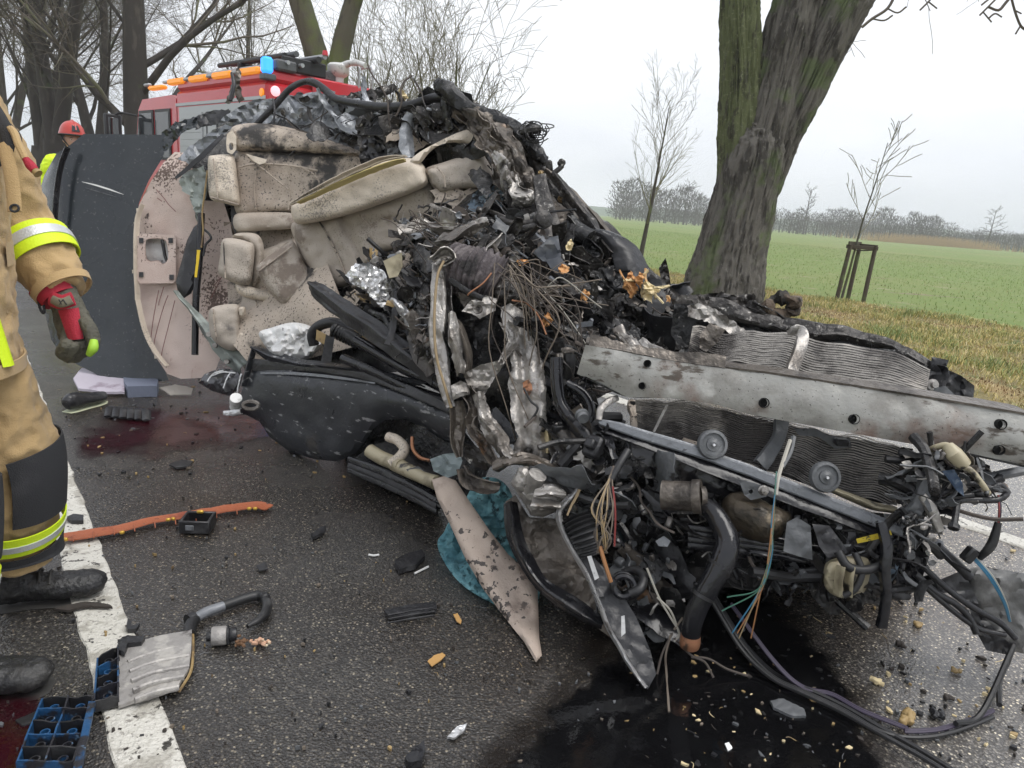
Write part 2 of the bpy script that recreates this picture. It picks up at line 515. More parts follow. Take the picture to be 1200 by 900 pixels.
M_VERGE = mat('verge soil and thatch', (0.20, 0.17, 0.075), 0.95, layers=[((0.30, 0.22, 0.10), 1.5, 0.48, 0.15, 6), ((0.10, 0.14, 0.035), 2.3, 0.52, 0.12, 6), ((0.07, 0.05, 0.03), 14, 0.6, 0.1, 4)], bump=1.0, bscale=30)

def flat_strip(name, pts, z, m, kind='structure', **kw):
    mb = MB(); mb.add([V((p[0], p[1], z)) for p in pts], [tuple(range(len(pts)))])
    return mb.build(name, m, None, kind=kind, base=V((0, 0, 0)), **kw)
# the ground sheet to the horizon
mb = MB()
N = 60
gx = [-1, -.5, -.25, -.12, -.06, -.03, 0, .03, .06, .12, .25, .5, 1]
vs = [V((a*640, b*640, -0.03)) for a in gx for b in gx]
k = len(gx)
mb.add(vs, [(i*k+j, (i+1)*k+j, (i+1)*k+j+1, i*k+j+1) for i in range(k-1) for j in range(k-1)])
ground = mb.build('field', M_FIELD, None, kind='structure', base=V((0, 0, 0)))
# asphalt with a ragged edge, in a strip 90 m long
mb = MB(); g = []
for i in range(140):
    s = -14 + i*0.75
    row = []
    for n_ in (-2.0, 0, 3.5, 6.5):
        e = 0
        if n_ in (-2.0, 6.5): e = 0.10*noise.noise(V((s*1.3, n_, 0))) + 0.05*noise.noise(V((s*5, n_, 3)))
        row.append(road_pt(s, n_+e, 0))
    g.append(row)
vs = [p for r in g for p in r]
mb.add(vs, [(i*4+j, i*4+j+1, (i+1)*4+j+1, (i+1)*4+j) for i in range(len(g)-1) for j in range(3)])
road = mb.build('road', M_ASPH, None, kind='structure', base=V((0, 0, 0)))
# verges
def verge_h(s, n):
    a = min(1, max(0, (n-6.4)/0.6)) if n > 0 else min(1, max(0, (-1.9-n)/0.6))
    q = V((s*0.5, n*0.5, 0))
    return -0.02 + a*(0.05 + 0.07*noise.noise(q) + 0.03*noise.noise(q*4))
def verge(name, n0, n1, s0, s1, ds, dn):
    mb = MB(); S = int((s1-s0)/ds)+1; NN = int((n1-n0)/dn)+1; vs = []
    for i in range(S):
        for j in range(NN):
            s, n = s0+i*ds, n0+j*dn
            vs.append(road_pt(s, n, verge_h(s, n)))
    mb.add(vs, [(i*NN+j, i*NN+j+1, (i+1)*NN+j+1, (i+1)*NN+j) for i in range(S-1) for j in range(NN-1)])
    return mb.build(name, M_VERGE, None, kind='structure', base=V((0, 0, 0)))
verge('grass_verge', 6.3, 13.5, -14, 90, 0.4, 0.24)
verge('grass_verge', -9.0, -1.8, -14, 90, 0.8, 0.4)

# painted lines: thick paint with a worn, broken edge
M_LINE = mat('worn white road paint', (0.62, 0.60, 0.54), 0.55, layers=[((0.40, 0.38, 0.33), 9, 0.5, 0.1, 8), ((0.05, 0.046, 0.04), 21, 0.60, 0.035, 6, 0.4), ((0.30, 0.28, 0.25), 70, 0.60, 0.05, 3)], bump=1.0, bscale=90)
def paint_line(n0, n1, s0, s1, name):
    mb = MB(); vs = []; st = 0.02 if s1-s0 < 12 else 0.05
    S = int((s1-s0)/st)
    for i in range(S+1):
        s = s0+i*st
        a = 0.010*noise.noise(V((s*9, n0*3, 0)))+0.006*noise.noise(V((s*30, n0, 1)))
        b = 0.010*noise.noise(V((s*9, n1*3, 7)))+0.006*noise.noise(V((s*30, n1, 4)))
        vs += [road_pt(s, n0+a, 0.0005), road_pt(s, n0+a+.004, 0.004), road_pt(s, n1+b-.004, 0.004), road_pt(s, n1+b, 0.0005)]
    mb.add(vs, [(i*4+j, i*4+j+1, (i+1)*4+j+1, (i+1)*4+j) for i in range(S) for j in range(3)])
    return mb.build(name, M_LINE, None, kind='structure', base=V((0, 0, 0)))
paint_line(-0.065, 0.065, -3, 9, 'road_edge_line'); paint_line(-0.06, 0.06, 9.004, 60, 'road_edge_line')
paint_line(3.42, 3.54, -6, 3.4, 'road_centre_line')
paint_line(6.08, 6.22, -10, 2, 'road_edge_line'); paint_line(6.08, 6.22, 2.004, 60, 'road_edge_line')

# ------------------------------------------------------------------ grass blades on the verge, sprouts in the field (nobody could count them)
nr = np.random.default_rng(5)
def in_view(P, marg=0.25):
    d = P - np.array([0, 0, CAM_H])
    f = d @ np.array(FWD); u = (d @ np.array(RIGHT))/f; v = (d @ np.array(UP))/f
    return (f > 0.5) & (np.abs(u) < 0.71+marg) & (np.abs(v) < 0.53+marg)
def blades(name, P, h, w, lean, mats, mi, label, cat):
    n = len(P); az = nr.uniform(0, 2*np.pi, n); la = nr.uniform(0, 2*np.pi, n)
    side = np.stack([np.cos(az), np.sin(az), np.zeros(n)], 1)*(w[:, None]/2)
    ld = np.stack([np.cos(la), np.sin(la), np.zeros(n)], 1)*(lean*h)[:, None]
    up = np.zeros((n, 3)); up[:, 2] = h
    mid = P + up*0.6 + ld*0.35; tip = P + up*(1-0.35*np.minimum(lean, 1.5))[:, None] + ld
    vs = np.stack([P-side, P+side, mid-side*.7, mid+side*.7, tip], 1).reshape(-1, 3)
    b = np.arange(n)*5
    q = np.stack([b, b+1, b+3, b+2], 1); t3 = np.stack([b+2, b+3, b+4], 1)
    me = bpy.data.meshes.new(name)
    me.vertices.add(len(vs)); me.vertices.foreach_set('co', vs.ravel().astype(np.float32))
    loops = np.concatenate([q, t3], 1).ravel()
    me.loops.add(len(loops)); me.loops.foreach_set('vertex_index', loops.astype(np.int32))
    starts = np.empty(2*n, np.int32); starts[0::2] = np.arange(n)*7; starts[1::2] = np.arange(n)*7+4
    me.polygons.add(2*n); me.polygons.foreach_set('loop_start', starts)
    for m in mats: me.materials.append(m)
    me.polygons.foreach_set('material_index', np.repeat(mi, 2).astype(np.int32))
    me.update(calc_edges=True)
    o = bpy.data.objects.new(name, me); COL.objects.link(o)
    WL[o.name] = V((0, 0, 0))
    return tag(o, label, cat, None, 'stuff')
GM = [mat('dead straw grass', (0.55, 0.44, 0.17), 0.8), mat('pale straw grass', (0.60, 0.50, 0.28), 0.8), mat('olive grass', (0.30, 0.30, 0.085), 0.8), mat('green grass', (0.21, 0.28, 0.10), 0.8), mat('brown grass', (0.24, 0.15, 0.07), 0.85)]
def scatter(s0, s1, n0, n1, cnt):
    s = nr.uniform(s0, s1, cnt); n = nr.uniform(n0, n1, cnt)
    b = np.array([L0.x, L0.y, 0])
    P = b + s[:, None]*np.array(RD) + n[:, None]*np.array(RN)
    k = in_view(P); return P[k], s[k], n[k]
P1, s1, n1 = scatter(-13, 30, 6.35, 13.4, 300000)
hz = np.array([verge_h(a, b) for a, b in zip(s1, n1)])
P1[:, 2] = hz
cl = np.array([noise.noise(V((a*0.9, b*0.9, 0))) + 0.6*noise.noise(V((a*3, b*3, 5))) for a, b in zip(s1, n1)])
rr_ = nr.uniform(0, 1, len(P1)) + cl*0.9 + 0.08
mi = np.select([rr_ < 0.05, rr_ < 0.36, rr_ < 0.74, rr_ < 1.1], [4, 1, 0, 2], 3)
tall = np.clip(0.5+cl, 0.15, 1.4)
blades('verge_grass', P1, nr.uniform(0.05, 0.17, len(P1))*tall+0.02, nr.uniform(0.004, 0.011, len(P1)), nr.uniform(0.3, 1.5, len(P1)), GM, mi, 'straw yellow matted winter grass on the verge beside the road', 'grass')
P2, s2, n2 = scatter(-13, 70, 13.3, 60, 90000)
P2[:, 2] = -0.03
mi2 = np.where(nr.uniform(0, 1, len(P2)) < 0.10, 0, np.where(nr.uniform(0, 1, len(P2)) < 0.45, 2, 3))
blades('crop_sprouts', P2, nr.uniform(0.03, 0.09, len(P2)), nr.uniform(0.006, 0.016, len(P2)), nr.uniform(0.2, 1.0, len(P2)), [mat('dry crop leaf', (0.40, 0.36, 0.18), .8), GM[1], mat('crop leaf', (0.19, 0.25, 0.065), .8), mat('fresh crop leaf', (0.15, 0.235, 0.05), .8)], mi2, 'short green cereal sprouts across the open field', 'crop')
# the other verge, mostly hidden by the wreck and the firefighter
P3, s3, n3 = scatter(4, 45, -8, -2.0, 60000)
P3[:, 2] = np.array([verge_h(a, b) for a, b in zip(s3, n3)])
blades('roadside_grass', P3, nr.uniform(0.05, 0.2, len(P3)), nr.uniform(0.006, 0.014, len(P3)), nr.uniform(0.3, 1.2, len(P3)), GM, nr.integers(0, 5, len(P3)), 'rough winter grass between the road and the far trunks', 'grass')

# ------------------------------------------------------------------ far hill, far wood, reeds
M_HILL = mat('far wooded hill', (0.07, 0.11, 0.07), 0.95, layers=[((0.05, 0.07, 0.05), 0.01, 0.5, 0.1, 5)])
mb = MB(); vs = []; fs = []
for i in range(121):
    a = rad(-58 + i*1.0); d = 560
    h = 7.5 + 5*noise.noise(V((i*0.09, 2, 0))) + 2*noise.noise(V((i*0.5, 2, 0)))
    c, s = math.sin(a), math.cos(a)
    for (dd, hh) in ((d-90, -0.5), (d-35, h*.7), (d, h), (d+60, -1)): vs.append(V((c*dd, s*dd, hh)))
for i in range(120):
    for j in range(3): fs.append((i*4+j, i*4+j+1, (i+1)*4+j+1, (i+1)*4+j))
mb.add(vs, fs); mb.build('hills', M_HILL, None, kind='structure', base=V((0, 0, 0)))

M_WOOD = mat('bare far wood twigs', (0.062, 0.050, 0.054), 0.95, layers=[((0.040, 0.035, 0.040), 0.12, 0.45, 0.2, 3)])
M_REED = mat('dry reeds', (0.42, 0.29, 0.15), 0.9)
def twig_cloud(mb, base, h, w, n, rng, tr=0.18):
    mb.tube([base, base+V((rng.uniform(-.3, .3), 0, h*.9))], [tr, 0.03], 4, caps=False)
    for i in range(n):
        u = rng.random()**0.85; zz = h*(0.04+0.96*u)
        rr = w*math.sqrt(max(0.03, 1-((u-0.45)/0.58)**2))*math.sqrt(rng.random())
        an = rng.uniform(0, 6.283)
        p = base + V((rr*math.cos(an), rr*math.sin(an)*.7, zz))
        L = rng.uniform(0.5, 1.5)*h/10; o = V((math.cos(an)*.7*rng.random()+rng.uniform(-.3, .3), rng.uniform(-.3, .3), rng.uniform(0.1, 1))).normalized()*L
        ww = rng.uniform(0.04, 0.13)*h/10
        sd = V((o.z, 0, -o.x)).normalized()*ww
        mb.add([p-sd, p+sd, p+o], [(0, 1, 2)])
rng = random.Random(11)
mb = MB()
for i in range(150):                                     # the wood reads as one mass
    X = 90 + 0.0*i
    u = i/149
    xpix = 722 + u*560 + rng.uniform(-6, 6)
    d = 230 + rng.uniform(-12, 25) - 40*u
    yb = 252 + (xpix-720)*0.079
    b = WY(xpix, yb, d); b.z = -0.05
    hh = 10.0 + 5.5*noise.noise(V((xpix*0.021, 4, 0))) + rng.uniform(-2.2, 1.8)
    big = 1.0 if xpix < 860 else (0.62 if xpix < 1020 else (0.72 if xpix < 1110 else 0.42))
    twig_cloud(mb, b, hh*big, 3.6*(0.6+0.4*big), 240, rng)
for i in range(240):                                     # its dense underwood
    xpix = rng.uniform(722, 1300); d = 222 + rng.uniform(-8, 8) - 40*(xpix-722)/560
    b = WY(xpix, 252, d); b.z = -0.05
    twig_cloud(mb, b, rng.uniform(2.6, 5.0), 3.4, 110, rng, 0.04)
mb.build('distant_wood', M_WOOD, None, flat=True, label='purplish grey bare wood along the far edge of the field', cat='wood', kind='stuff')
mb = MB()
for i in range(2600):
    xpix = rng.gauss(1100, 38); d = 176 + rng.uniform(-4, 4)
    b = WY(xpix, 252, d); b.z = -0.05
    hh = rng.uniform(1.2, 2.6); sd = V((0.06, 0, 0))
    mb.add([b-sd, b+sd, b+V((rng.uniform(-.3, .3), 0, hh))], [(0, 1, 2)])
mb.build('reed_bed', M_REED, None, flat=True, label='tan dry reed strip in front of the far wood', cat='reeds', kind='stuff')

# ------------------------------------------------------------------ trees
M_BARK = mat('grey brown bark', (0.07, 0.06, 0.05), 0.9, layers=[((0.045, 0.038, 0.032), 3, 0.48, 0.12, 6, None, (1, 1, 0.3)), ((0.10, 0.115, 0.055), 1.1, 0.56, 0.12, 6)], bump=1.0, bscale=18)
M_BARKD = mat('dark wet bark', (0.040, 0.033, 0.028), 0.8, layers=[((0.075, 0.064, 0.052), 3, 0.52, 0.12, 6, None, (1, 1, 0.3)), ((0.06, 0.075, 0.03), 0.9, 0.6, 0.1, 6)], bump=1.0, bscale=18)
M_MOSSB = mat('green mossy bark', (0.10, 0.095, 0.068), 0.95, layers=[((0.055, 0.05, 0.04), 3, 0.5, 0.12, 6, None, (1, 1, 0.3)), ((0.115, 0.14, 0.048), 0.9, 0.42, 0.2, 6)], bump=1.0, bscale=18)
M_TWIG = mat('thin twigs', (0.125, 0.105, 0.085), 0.85, layers=[((0.16, 0.16, 0.09), 0.5, 0.5, 0.15, 3)])
M_TWIGG = mat('greenish twigs', (0.19, 0.18, 0.11), 0.85, layers=[((0.13, 0.11, 0.075), 0.5, 0.5, 0.15, 3)])

def grow(rec, p, d, L, r, lvl, rng, C):
    n = C['seg'][lvl]; pts = [p.copy()]; rr = [r]; ds = [d]
    for i in range(n):
        d = (d + V((rng.uniform(-1, 1), rng.uniform(-1, 1), rng.uniform(-1, 1)))*C['wig'][lvl] + V((0, 0, 1))*C['trop'][lvl]).normalized()
        p = p + d*(L/n); pts.append(p.copy()); ds.append(d)
        rr.append(max(C.get('rmin', 0.003), r*(1-(1-C['end'])*(i+1)/n)))
    rec.append((pts, rr, lvl))
    if lvl+1 >= len(C['seg']): return
    nc = C['kids'][lvl]
    for k in range(nc):
        f = C['from'][lvl] + (1-C['from'][lvl])*(k+rng.random()*.9)/nc
        f = min(f, 0.999); i = int(f*n); u = f*n-i
        q = pts[i].lerp(pts[i+1], u); dd = ds[i+1]; r0 = rr[i]*(1-u)+rr[i+1]*u
        ax = dd.orthogonal().normalized(); ax = Matrix.Rotation(rng.uniform(0, 6.283), 3, dd) @ ax
        nd_ = Matrix.Rotation(rad(rng.uniform(*C['ang'][lvl])), 3, ax) @ dd
        grow(rec, q, nd_, L*rng.uniform(*C['len'][lvl])*(1-0.35*(f-C['from'][lvl])), r0*rng.uniform(*C['rad'][lvl]), lvl+1, rng, C)
def split_tree(rec, t, mt, mc, trunk_lvl=1, segs=(10, 7, 5, 4, 3, 3)):
    a, b = MB(), MB()
    for pts, rr, lv in rec:
        (a if lv < trunk_lvl else b).tube(pts, rr, segs[min(lv, 5)], caps=lv < 2, wob=0.12*rr[0] if lv < trunk_lvl else 0, ws=1.5/max(rr[0], .05))
    a.build('trunk', mt, t, ang=60); b.build('crown', mc, t, ang=80)
C_AV = dict(seg=(9, 8, 6, 5, 4), wig=(.05, .13, .2, .24, .28), trop=(.03, .05, .03, -.01, -.03), kids=(15, 8, 7, 5), ang=((22, 50), (25, 60), (25, 65), (25, 65)), len=((.45, .65), (.45, .7), (.4, .65), (.4, .65)), rad=((.16, .42), (.35, .55), (.4, .6), (.45, .65)), end=.28, rmin=.005)
C_AV['from'] = (.12, .15, .12, .1)
def avenue_tree(x, yb, Y, h, r, seed, lean, label, mt=M_BARK, mc=M_TWIG, stems=1, C=C_AV, group='bare old trees of the avenue', name='avenue_tree', tl=2):
    rng = random.Random(seed)
    b = WY(x, yb, Y); b.z = -0.02
    t = thing(name, b, label, 'tree', group)
    rec = []
    # a trunk with a flared foot, then one or more stems
    if stems == 1:
        grow(rec, b, V(lean).normalized(), h, r, 0, rng, C)
        for k in range(len(rec[0][1])):
            if k == 0: rec[0][1][0] *= 1.45
    else:
        fk = h*0.16
        top = b + V(lean).normalized()*fk
        rec.append(([b, b+V(lean).normalized()*fk*.25, b+V(lean).normalized()*fk*.6, top], [r*1.5, r*1.08, r, r*.95], 0))
        for k in range(stems):
            a = (k/stems)*6.28 + rng.uniform(-.4, .4)
            dd = (V(lean).normalized() + V((math.cos(a), math.sin(a)*.6, 0))*rng.uniform(.14, .3)).normalized()
            grow(rec, top-V((0, 0, fk*.25)), dd, h*rng.uniform(.75, .95), r*rng.uniform(.55, .7), 0, rng, C)
    split_tree(rec, t, mt, mc, tl)
    return t
avenue_tree(48, 225, 36, 15, .40, 3, (0.06, 0, 1), 'grey bare tree with two stems, farthest of the row beyond the roof panel', stems=3)
avenue_tree(66, 232, 27, 15, .40, 14, (0.05, 0, 1), 'thick dark forked tree right behind the firefighter in the red helmet', M_BARKD, stems=2)
avenue_tree(120, 230, 33, 14, .38, 21, (-0.05, 0, 1), 'slim dark tree between the red helmet and the truck mirror', M_BARKD, stems=2)
avenue_tree(168, 240, 25, 15, .46, 8, (-0.02, 0, 1), 'stout dark straight trunk just behind the fire engine cab', M_BARKD)
avenue_tree(12, 225, 44, 15, .36, 32, (0.08, 0, 1), 'distant grey tree partly behind the near firefighter', stems=2)
avenue_tree(290, 236, 46, 13, .24, 57, (0.02, 0, 1), 'slender bare tree showing above the fire engine roof', M_BARK, M_TWIGG)
# bushy bare tree behind the wreck: many slender stems
C_BUSH = dict(seg=(7, 7, 5, 4), wig=(.10, .14, .18, .22), trop=(.06, .05, .03, .0), kids=(7, 6, 5), ang=((14, 40), (18, 48), (20, 55)), len=((.5, .75), (.45, .7), (.4, .65)), rad=((.4, .6), (.4, .6), (.45, .65)), end=.22, rmin=.005)
C_BUSH['from'] = (.12, .12, .1)
def bush_tree(x, Y, h, seed, n, r, label, spread=.5, lean=(0.1, 0), group=None):
    rng = random.Random(seed); b = WY(x, 250, Y); b.z = -0.02
    t = thing('bare_tree', b, label, 'tree', group); rec = []
    for k in range(n):
        a = rng.uniform(0, 6.283)
        d = V((lean[0]+math.cos(a)*spread*rng.random(), lean[1]+math.sin(a)*spread*.6*rng.random(), 1)).normalized()
        grow(rec, b+V((rng.uniform(-.2, .2), rng.uniform(-.2, .2), 0)), d, h*rng.uniform(.65, 1), r*rng.uniform(.7, 1.1), 0, rng, C_BUSH)
    split_tree(rec, t, M_MOSSB, M_TWIGG, 1)
bush_tree(505, 21, 6.0, 41, 7, .075, 'multi-stemmed bare tree with fine branches rising behind the wreck', .55, (.16, 0))
bush_tree(432, 27, 7.0, 43, 5, .07, 'thin bare greenish tree beside the mossy forked trunk', .35, (.05, 0))
# forked mossy tree behind the fire engine, its outline taken from its stems
def stems_tree(name, label, stems, Y, mt, mc, seed, top_h, group=None, seg=64, mossy=None, ridge=0.02, fine=0.06, C=C_AV, foot=None):
    """stems: lists of (x, y, radius px) up the trunk at world depth Y; each goes on above the frame with limbs"""
    rng = random.Random(seed)
    s0 = stems[0][0]; b = WY(s0[0], s0[1], Y); b.z = -0.03
    t = thing(name, b, label, 'tree', group)
    mb = MB(); rec = []
    for si, st in enumerate(stems):
        P = [WY(x, y, Y) for x, y, r in st]; rr = [r*Y/FPX/ray(x, y).y for x, y, r in st]
        if foot and si == 0:
            P = [V((P[0].x, P[0].y, -0.1))] + P; rr = [rr[0]*foot] + rr
        pts = cr(P, 16); rad_ = crs(rr, 16)
        # go on above the picture
        d = (pts[-1]-pts[-6]).normalized(); p = pts[-1].copy(); r = rad_[-1]
        for k in range(14 if si or len(stems) == 1 else 0):
            d = (d + V((rng.uniform(-.06, .06), rng.uniform(-.06, .06), .05))).normalized(); p = p+d*(top_h/14)
            pts.append(p.copy()); rad_.append(max(.03, r*(1-(k+1)/15)))
        n = len(pts); prev = None; vs = []
        for i, p in enumerate(pts):
            tt = (pts[min(i+1, n-1)]-pts[max(i-1, 0)]).normalized()
            a = (prev - tt*prev.dot(tt)).normalized() if prev is not None else tt.cross(V((0, 1, 0))).normalized()
            prev = a; bb = tt.cross(a)
            for k in range(seg):
                an = 2*math.pi*k/seg; u = a*math.cos(an)+bb*math.sin(an)
                q = p+u*rad_[i]
                w = V((u.x*rad_[i]/fine, u.y*rad_[i]/fine, q.z*0.9+u.x*.8+si*9))
                dsp = ridge*(0.9-3.2*abs(noise.noise(w)) - 1.2*abs(noise.noise(w*2.3))) + ridge*0.4*noise.noise(q*22) + rad_[i]*.10*noise.noise(q*1.3+V((si*5, 0, 0)))
                vs.append(q+u*dsp*min(1, rad_[i]/.15))
        mb.add(vs, [(i*seg+k, i*seg+(k+1) % seg, (i+1)*seg+(k+1) % seg, (i+1)*seg+k) for i in range(n-1) for k in range(seg)], 1 if mossy and si == 1 else 0)
        for k in range(7 if si or len(stems) == 1 else 0):
            i = n-14+k*2 if k < 6 else n-1
            i = min(i, n-2)
            dd = (pts[i+1]-pts[i]).normalized(); ax = Matrix.Rotation(rng.uniform(0, 6.28), 3, dd) @ dd.orthogonal().normalized()
            C2 = dict(C); grow(rec, pts[i], Matrix.Rotation(rad(rng.uniform(25, 60)), 3, ax) @ dd, top_h*rng.uniform(.4, .65), rad_[i]*.5, 1, rng, C2)
    mb.build('trunk', [mt, mossy] if mossy else mt, t, ang=75)
    b2 = MB()
    for pts, rr, lv in rec: b2.tube(pts, rr, (10, 7, 5, 4, 3)[lv], caps=False)
    b2.build('crown', mc, t, ang=80)
    return t
def big_bark():
    mm = mat('fissured linden bark', (0.13, 0.12, 0.105), 0.95, layers=[((0.045, 0.040, 0.034), 9, 0.47, 0.14, 6, None, (1, 1, 0.18)), ((0.17, 0.16, 0.14), 24, 0.58, 0.1, 5, None, (1, 1, 0.5)), ((0.105, 0.13, 0.06), 1.6, 0.50, 0.14, 10)], bump=1.0, bscale=45)
    return mm
stems_tree('avenue_tree', 'old forked tree with mossy green trunk behind the fire engine', [[(386, 268, 25), (386, 160, 22), (385, 110, 20), (384, 86, 14), (384, 76, 5)], [(377, 100, 14), (372, 70, 13), (362, 35, 13), (350, -5, 12)], [(392, 102, 14), (398, 66, 11.5), (406, 32, 10.5), (416, -5, 10)]], 19.5, M_MOSSB, M_TWIG, 5, 9, 'bare old trees of the avenue', 40, ridge=.014, fine=.07, foot=1.2)
stems_tree('leaning_tree', 'big leaning linden with deeply fissured mossy trunk beside the field', [
    [(846, 352, 47), (850, 330, 43), (858, 290, 38.5), (868, 250, 37), (878, 210, 37), (886, 175, 35), (890, 150, 26), (893, 132, 12)],
    [(860, 250, 18), (864, 210, 22), (866, 160, 23), (867, 100, 23), (867, 50, 22.5), (867, -8, 22)],
    [(880, 230, 24), (893, 165, 28), (909, 100, 28), (923, 50, 28), (936, 0, 27), (941, -15, 27)],
    [(893, 225, 18), (915, 165, 21), (941, 110, 23), (964, 60, 25), (989, 10, 26), (998, -8, 26)]],
    12.3, big_bark(), M_TWIG, 9, 9, None, 150, ridge=.030, fine=.045, foot=1.35, mossy=mat('thick green moss on bark', (0.115, 0.13, 0.06), .95, layers=[((0.055, 0.055, 0.035), 9, .5, .12, 7, None, (1, 1, .3)), ((.17, .185, .10), 20, .55, .1, 5)], bump=1, bscale=60))
# hanging twigs at the top of the picture belong to a limb of the leaning tree
lt = bpy.data.objects['leaning_tree']
mb = MB(); rng = random.Random(6)
for pts in ([(1010, 32), (1022, 22), (1040, 10), (1050, -8)], [(1022, 22), (1036, 24), (1046, 18)], [(1040, 10), (1052, 15), (1062, 8)], [(1078, 12), (1088, 2), (1100, -12)], [(1088, 2), (1098, 10)], [(1148, 18), (1158, 8), (1172, -6)], [(1152, 14), (1162, 26)], [(1158, 8), (1170, 12), (1178, 4), (1186, -6)], [(1184, -8), (1189, 12), (1196, 30), (1204, 36)], [(1189, 12), (1197, 16)], [(1158, 22), (1166, 16), (1174, 20)], [(1150, 6), (1160, -2)], [(1196, 30), (1190, 40)]):
    mb.tube(cr([WY(x, y, 9.0) for x, y in pts], 4), [.016, .013, .009][0] if len(pts) > 3 else .010, 4)
mb.tube(cr([WY(1050, -8, 9), WY(1080, -60, 9.6), WY(1100, -12, 9)], 5), .016, 4); mb.tube(cr([WY(1172, -6, 9), WY(1130, -90, 10), WY(1060, -170, 11.5), WY(1010, -180, 12.2)], 6), [.02]*13+[.05]*6, 5)
mb.tube(cr([WY(1186, -6, 9), WY(1160, -60, 9.6), WY(1130, -90, 10)], 5), .016, 4); mb.tube(cr([WY(1080, -60, 9.6), WY(1090, -110, 10.5), WY(1060, -170, 11.5)], 5), .018, 4); mb.tube(cr([WY(1184, -8, 9), WY(1165, -40, 9.4), WY(1130, -90, 10)], 5), .014, 4)
mb.build('hanging_branch', M_TWIG, lt)
# young roadside tree and staked sapling
C_YT = dict(seg=(10, 7, 5, 4), wig=(.03, .07, .12, .18), trop=(.03, .10, .05, .02), kids=(17, 5, 4), ang=((24, 46), (18, 40), (20, 45)), len=((.36, .52), (.35, .6), (.35, .6)), rad=((.35, .5), (.4, .55), (.45, .6)), end=.12, rmin=.004)
C_YT['from'] = (.24, .15, .2)
rng = random.Random(77)
b = WY(750, 305, 22.6); b.z = 0
yt = thing('young_tree', b, 'slim young bare tree with upswept branches on the verge edge', 'tree')
rec = []; grow(rec, b, V((0.05, 0, 1)), 4.45, .075, 0, rng, C_YT); split_tree(rec, yt, M_BARK, M_TWIGG, 1, (8, 5, 4, 3))
C_SP = dict(seg=(10, 6, 4), wig=(.03, .14, .2), trop=(.03, .06, .03), kids=(9, 4), ang=((30, 50), (25, 50)), len=((.24, .36), (.35, .6)), rad=((.45, .6), (.4, .6)), end=.2, rmin=.006)
C_SP['from'] = (.42, .2)
rng = random.Random(31)
b = WY(985, 355, 14.0); b.z = 0.0
sp = thing('sapling', b, 'thin bare sapling tied inside the wooden stake frame', 'tree')
rec = []; grow(rec, b, V((0.10, 0, 1)), 2.95, .028, 0, rng, C_SP); split_tree(rec, sp, M_MOSSB, M_TWIGG, 1, (8, 5, 4))
# stake frame
M_STAKE = mat('mossy weathered stake wood', (0.085, 0.07, 0.05), 0.9, layers=[((0.10, 0.12, 0.05), 4, 0.5, 0.15, 4)], bump=.8, bscale=40)
fb = WY(990, 356, 14.0); fb.z = 0
fr = thing('tree_stakes', fb, 'dark wooden stake frame with cross rails around the sapling', 'stakes')
for dx, dy in ((-.2, -.1), (.24, -.16), (.12, .22)):
    mb = MB(); a = fb+V((dx*1.1, dy, -.05)); mb.tube([a, a+V((.03-dx*.05, 0, .6)), a+V((.06-dx*.1, 0, 1.14))], [.042, .04, .038], 10); mb.build('stake', M_STAKE, fr)
tp = [fb+V((dx*1.0+.05, dy, 1.06)) for dx, dy in ((-.2, -.1), (.24, -.16), (.12, .22))]
for i in range(3):
    a, b2 = tp[i], tp[(i+1) % 3]; dv = (b2-a)
    mb = MB(); rot = dv.to_track_quat('X', 'Z').to_matrix(); mb.box((a+b2)/2+V((0, 0, .03*i)), (dv.length+.12, .03, .07), rot, ch=.004); mb.build('rail', M_STAKE, fr)
mb = MB(); mb.tube(cr([tp[0]+V((0, 0, -.03)), fb+V((.08, 0, 1.0)), tp[1]+V((0, 0, -.03))], 4), .012, 6); mb.build('tie', M_BARKD, fr)
# lone bare trees standing out of the far wood
C_FAR = dict(seg=(6, 5, 3), wig=(.03, .12, .2), trop=(.03, .03, 0), kids=(14, 4), ang=((35, 70), (30, 60)), len=((.2, .34), (.35, .6)), rad=((.4, .6), (.5, .7)), end=.25, rmin=.05)
C_FAR['from'] = (.3, .2)
for i, (x, Y, h, sd, ln, lb) in enumerate(((1163, 185, 9.5, 3, .12, 'lone bare leaning tree above the low far hedge'), (944, 205, 12, 5, .02, 'tall bare tree standing out of the wood beside the leaning trunk'), (802, 215, 11.5, 8, .03, 'bare tree rising from the wood between young tree and leaning trunk'))):
    rng = random.Random(sd); b = WY(x, 255, Y); b.z = 0
    t = thing('far_tree', b, lb, 'tree', 'lone trees at the far edge of the field')
    rec = []; grow(rec, b, V((ln, 0, 1)), h, .22, 0, rng, C_FAR); split_tree(rec, t, M_WOOD, M_WOOD, 1, (6, 4, 3))

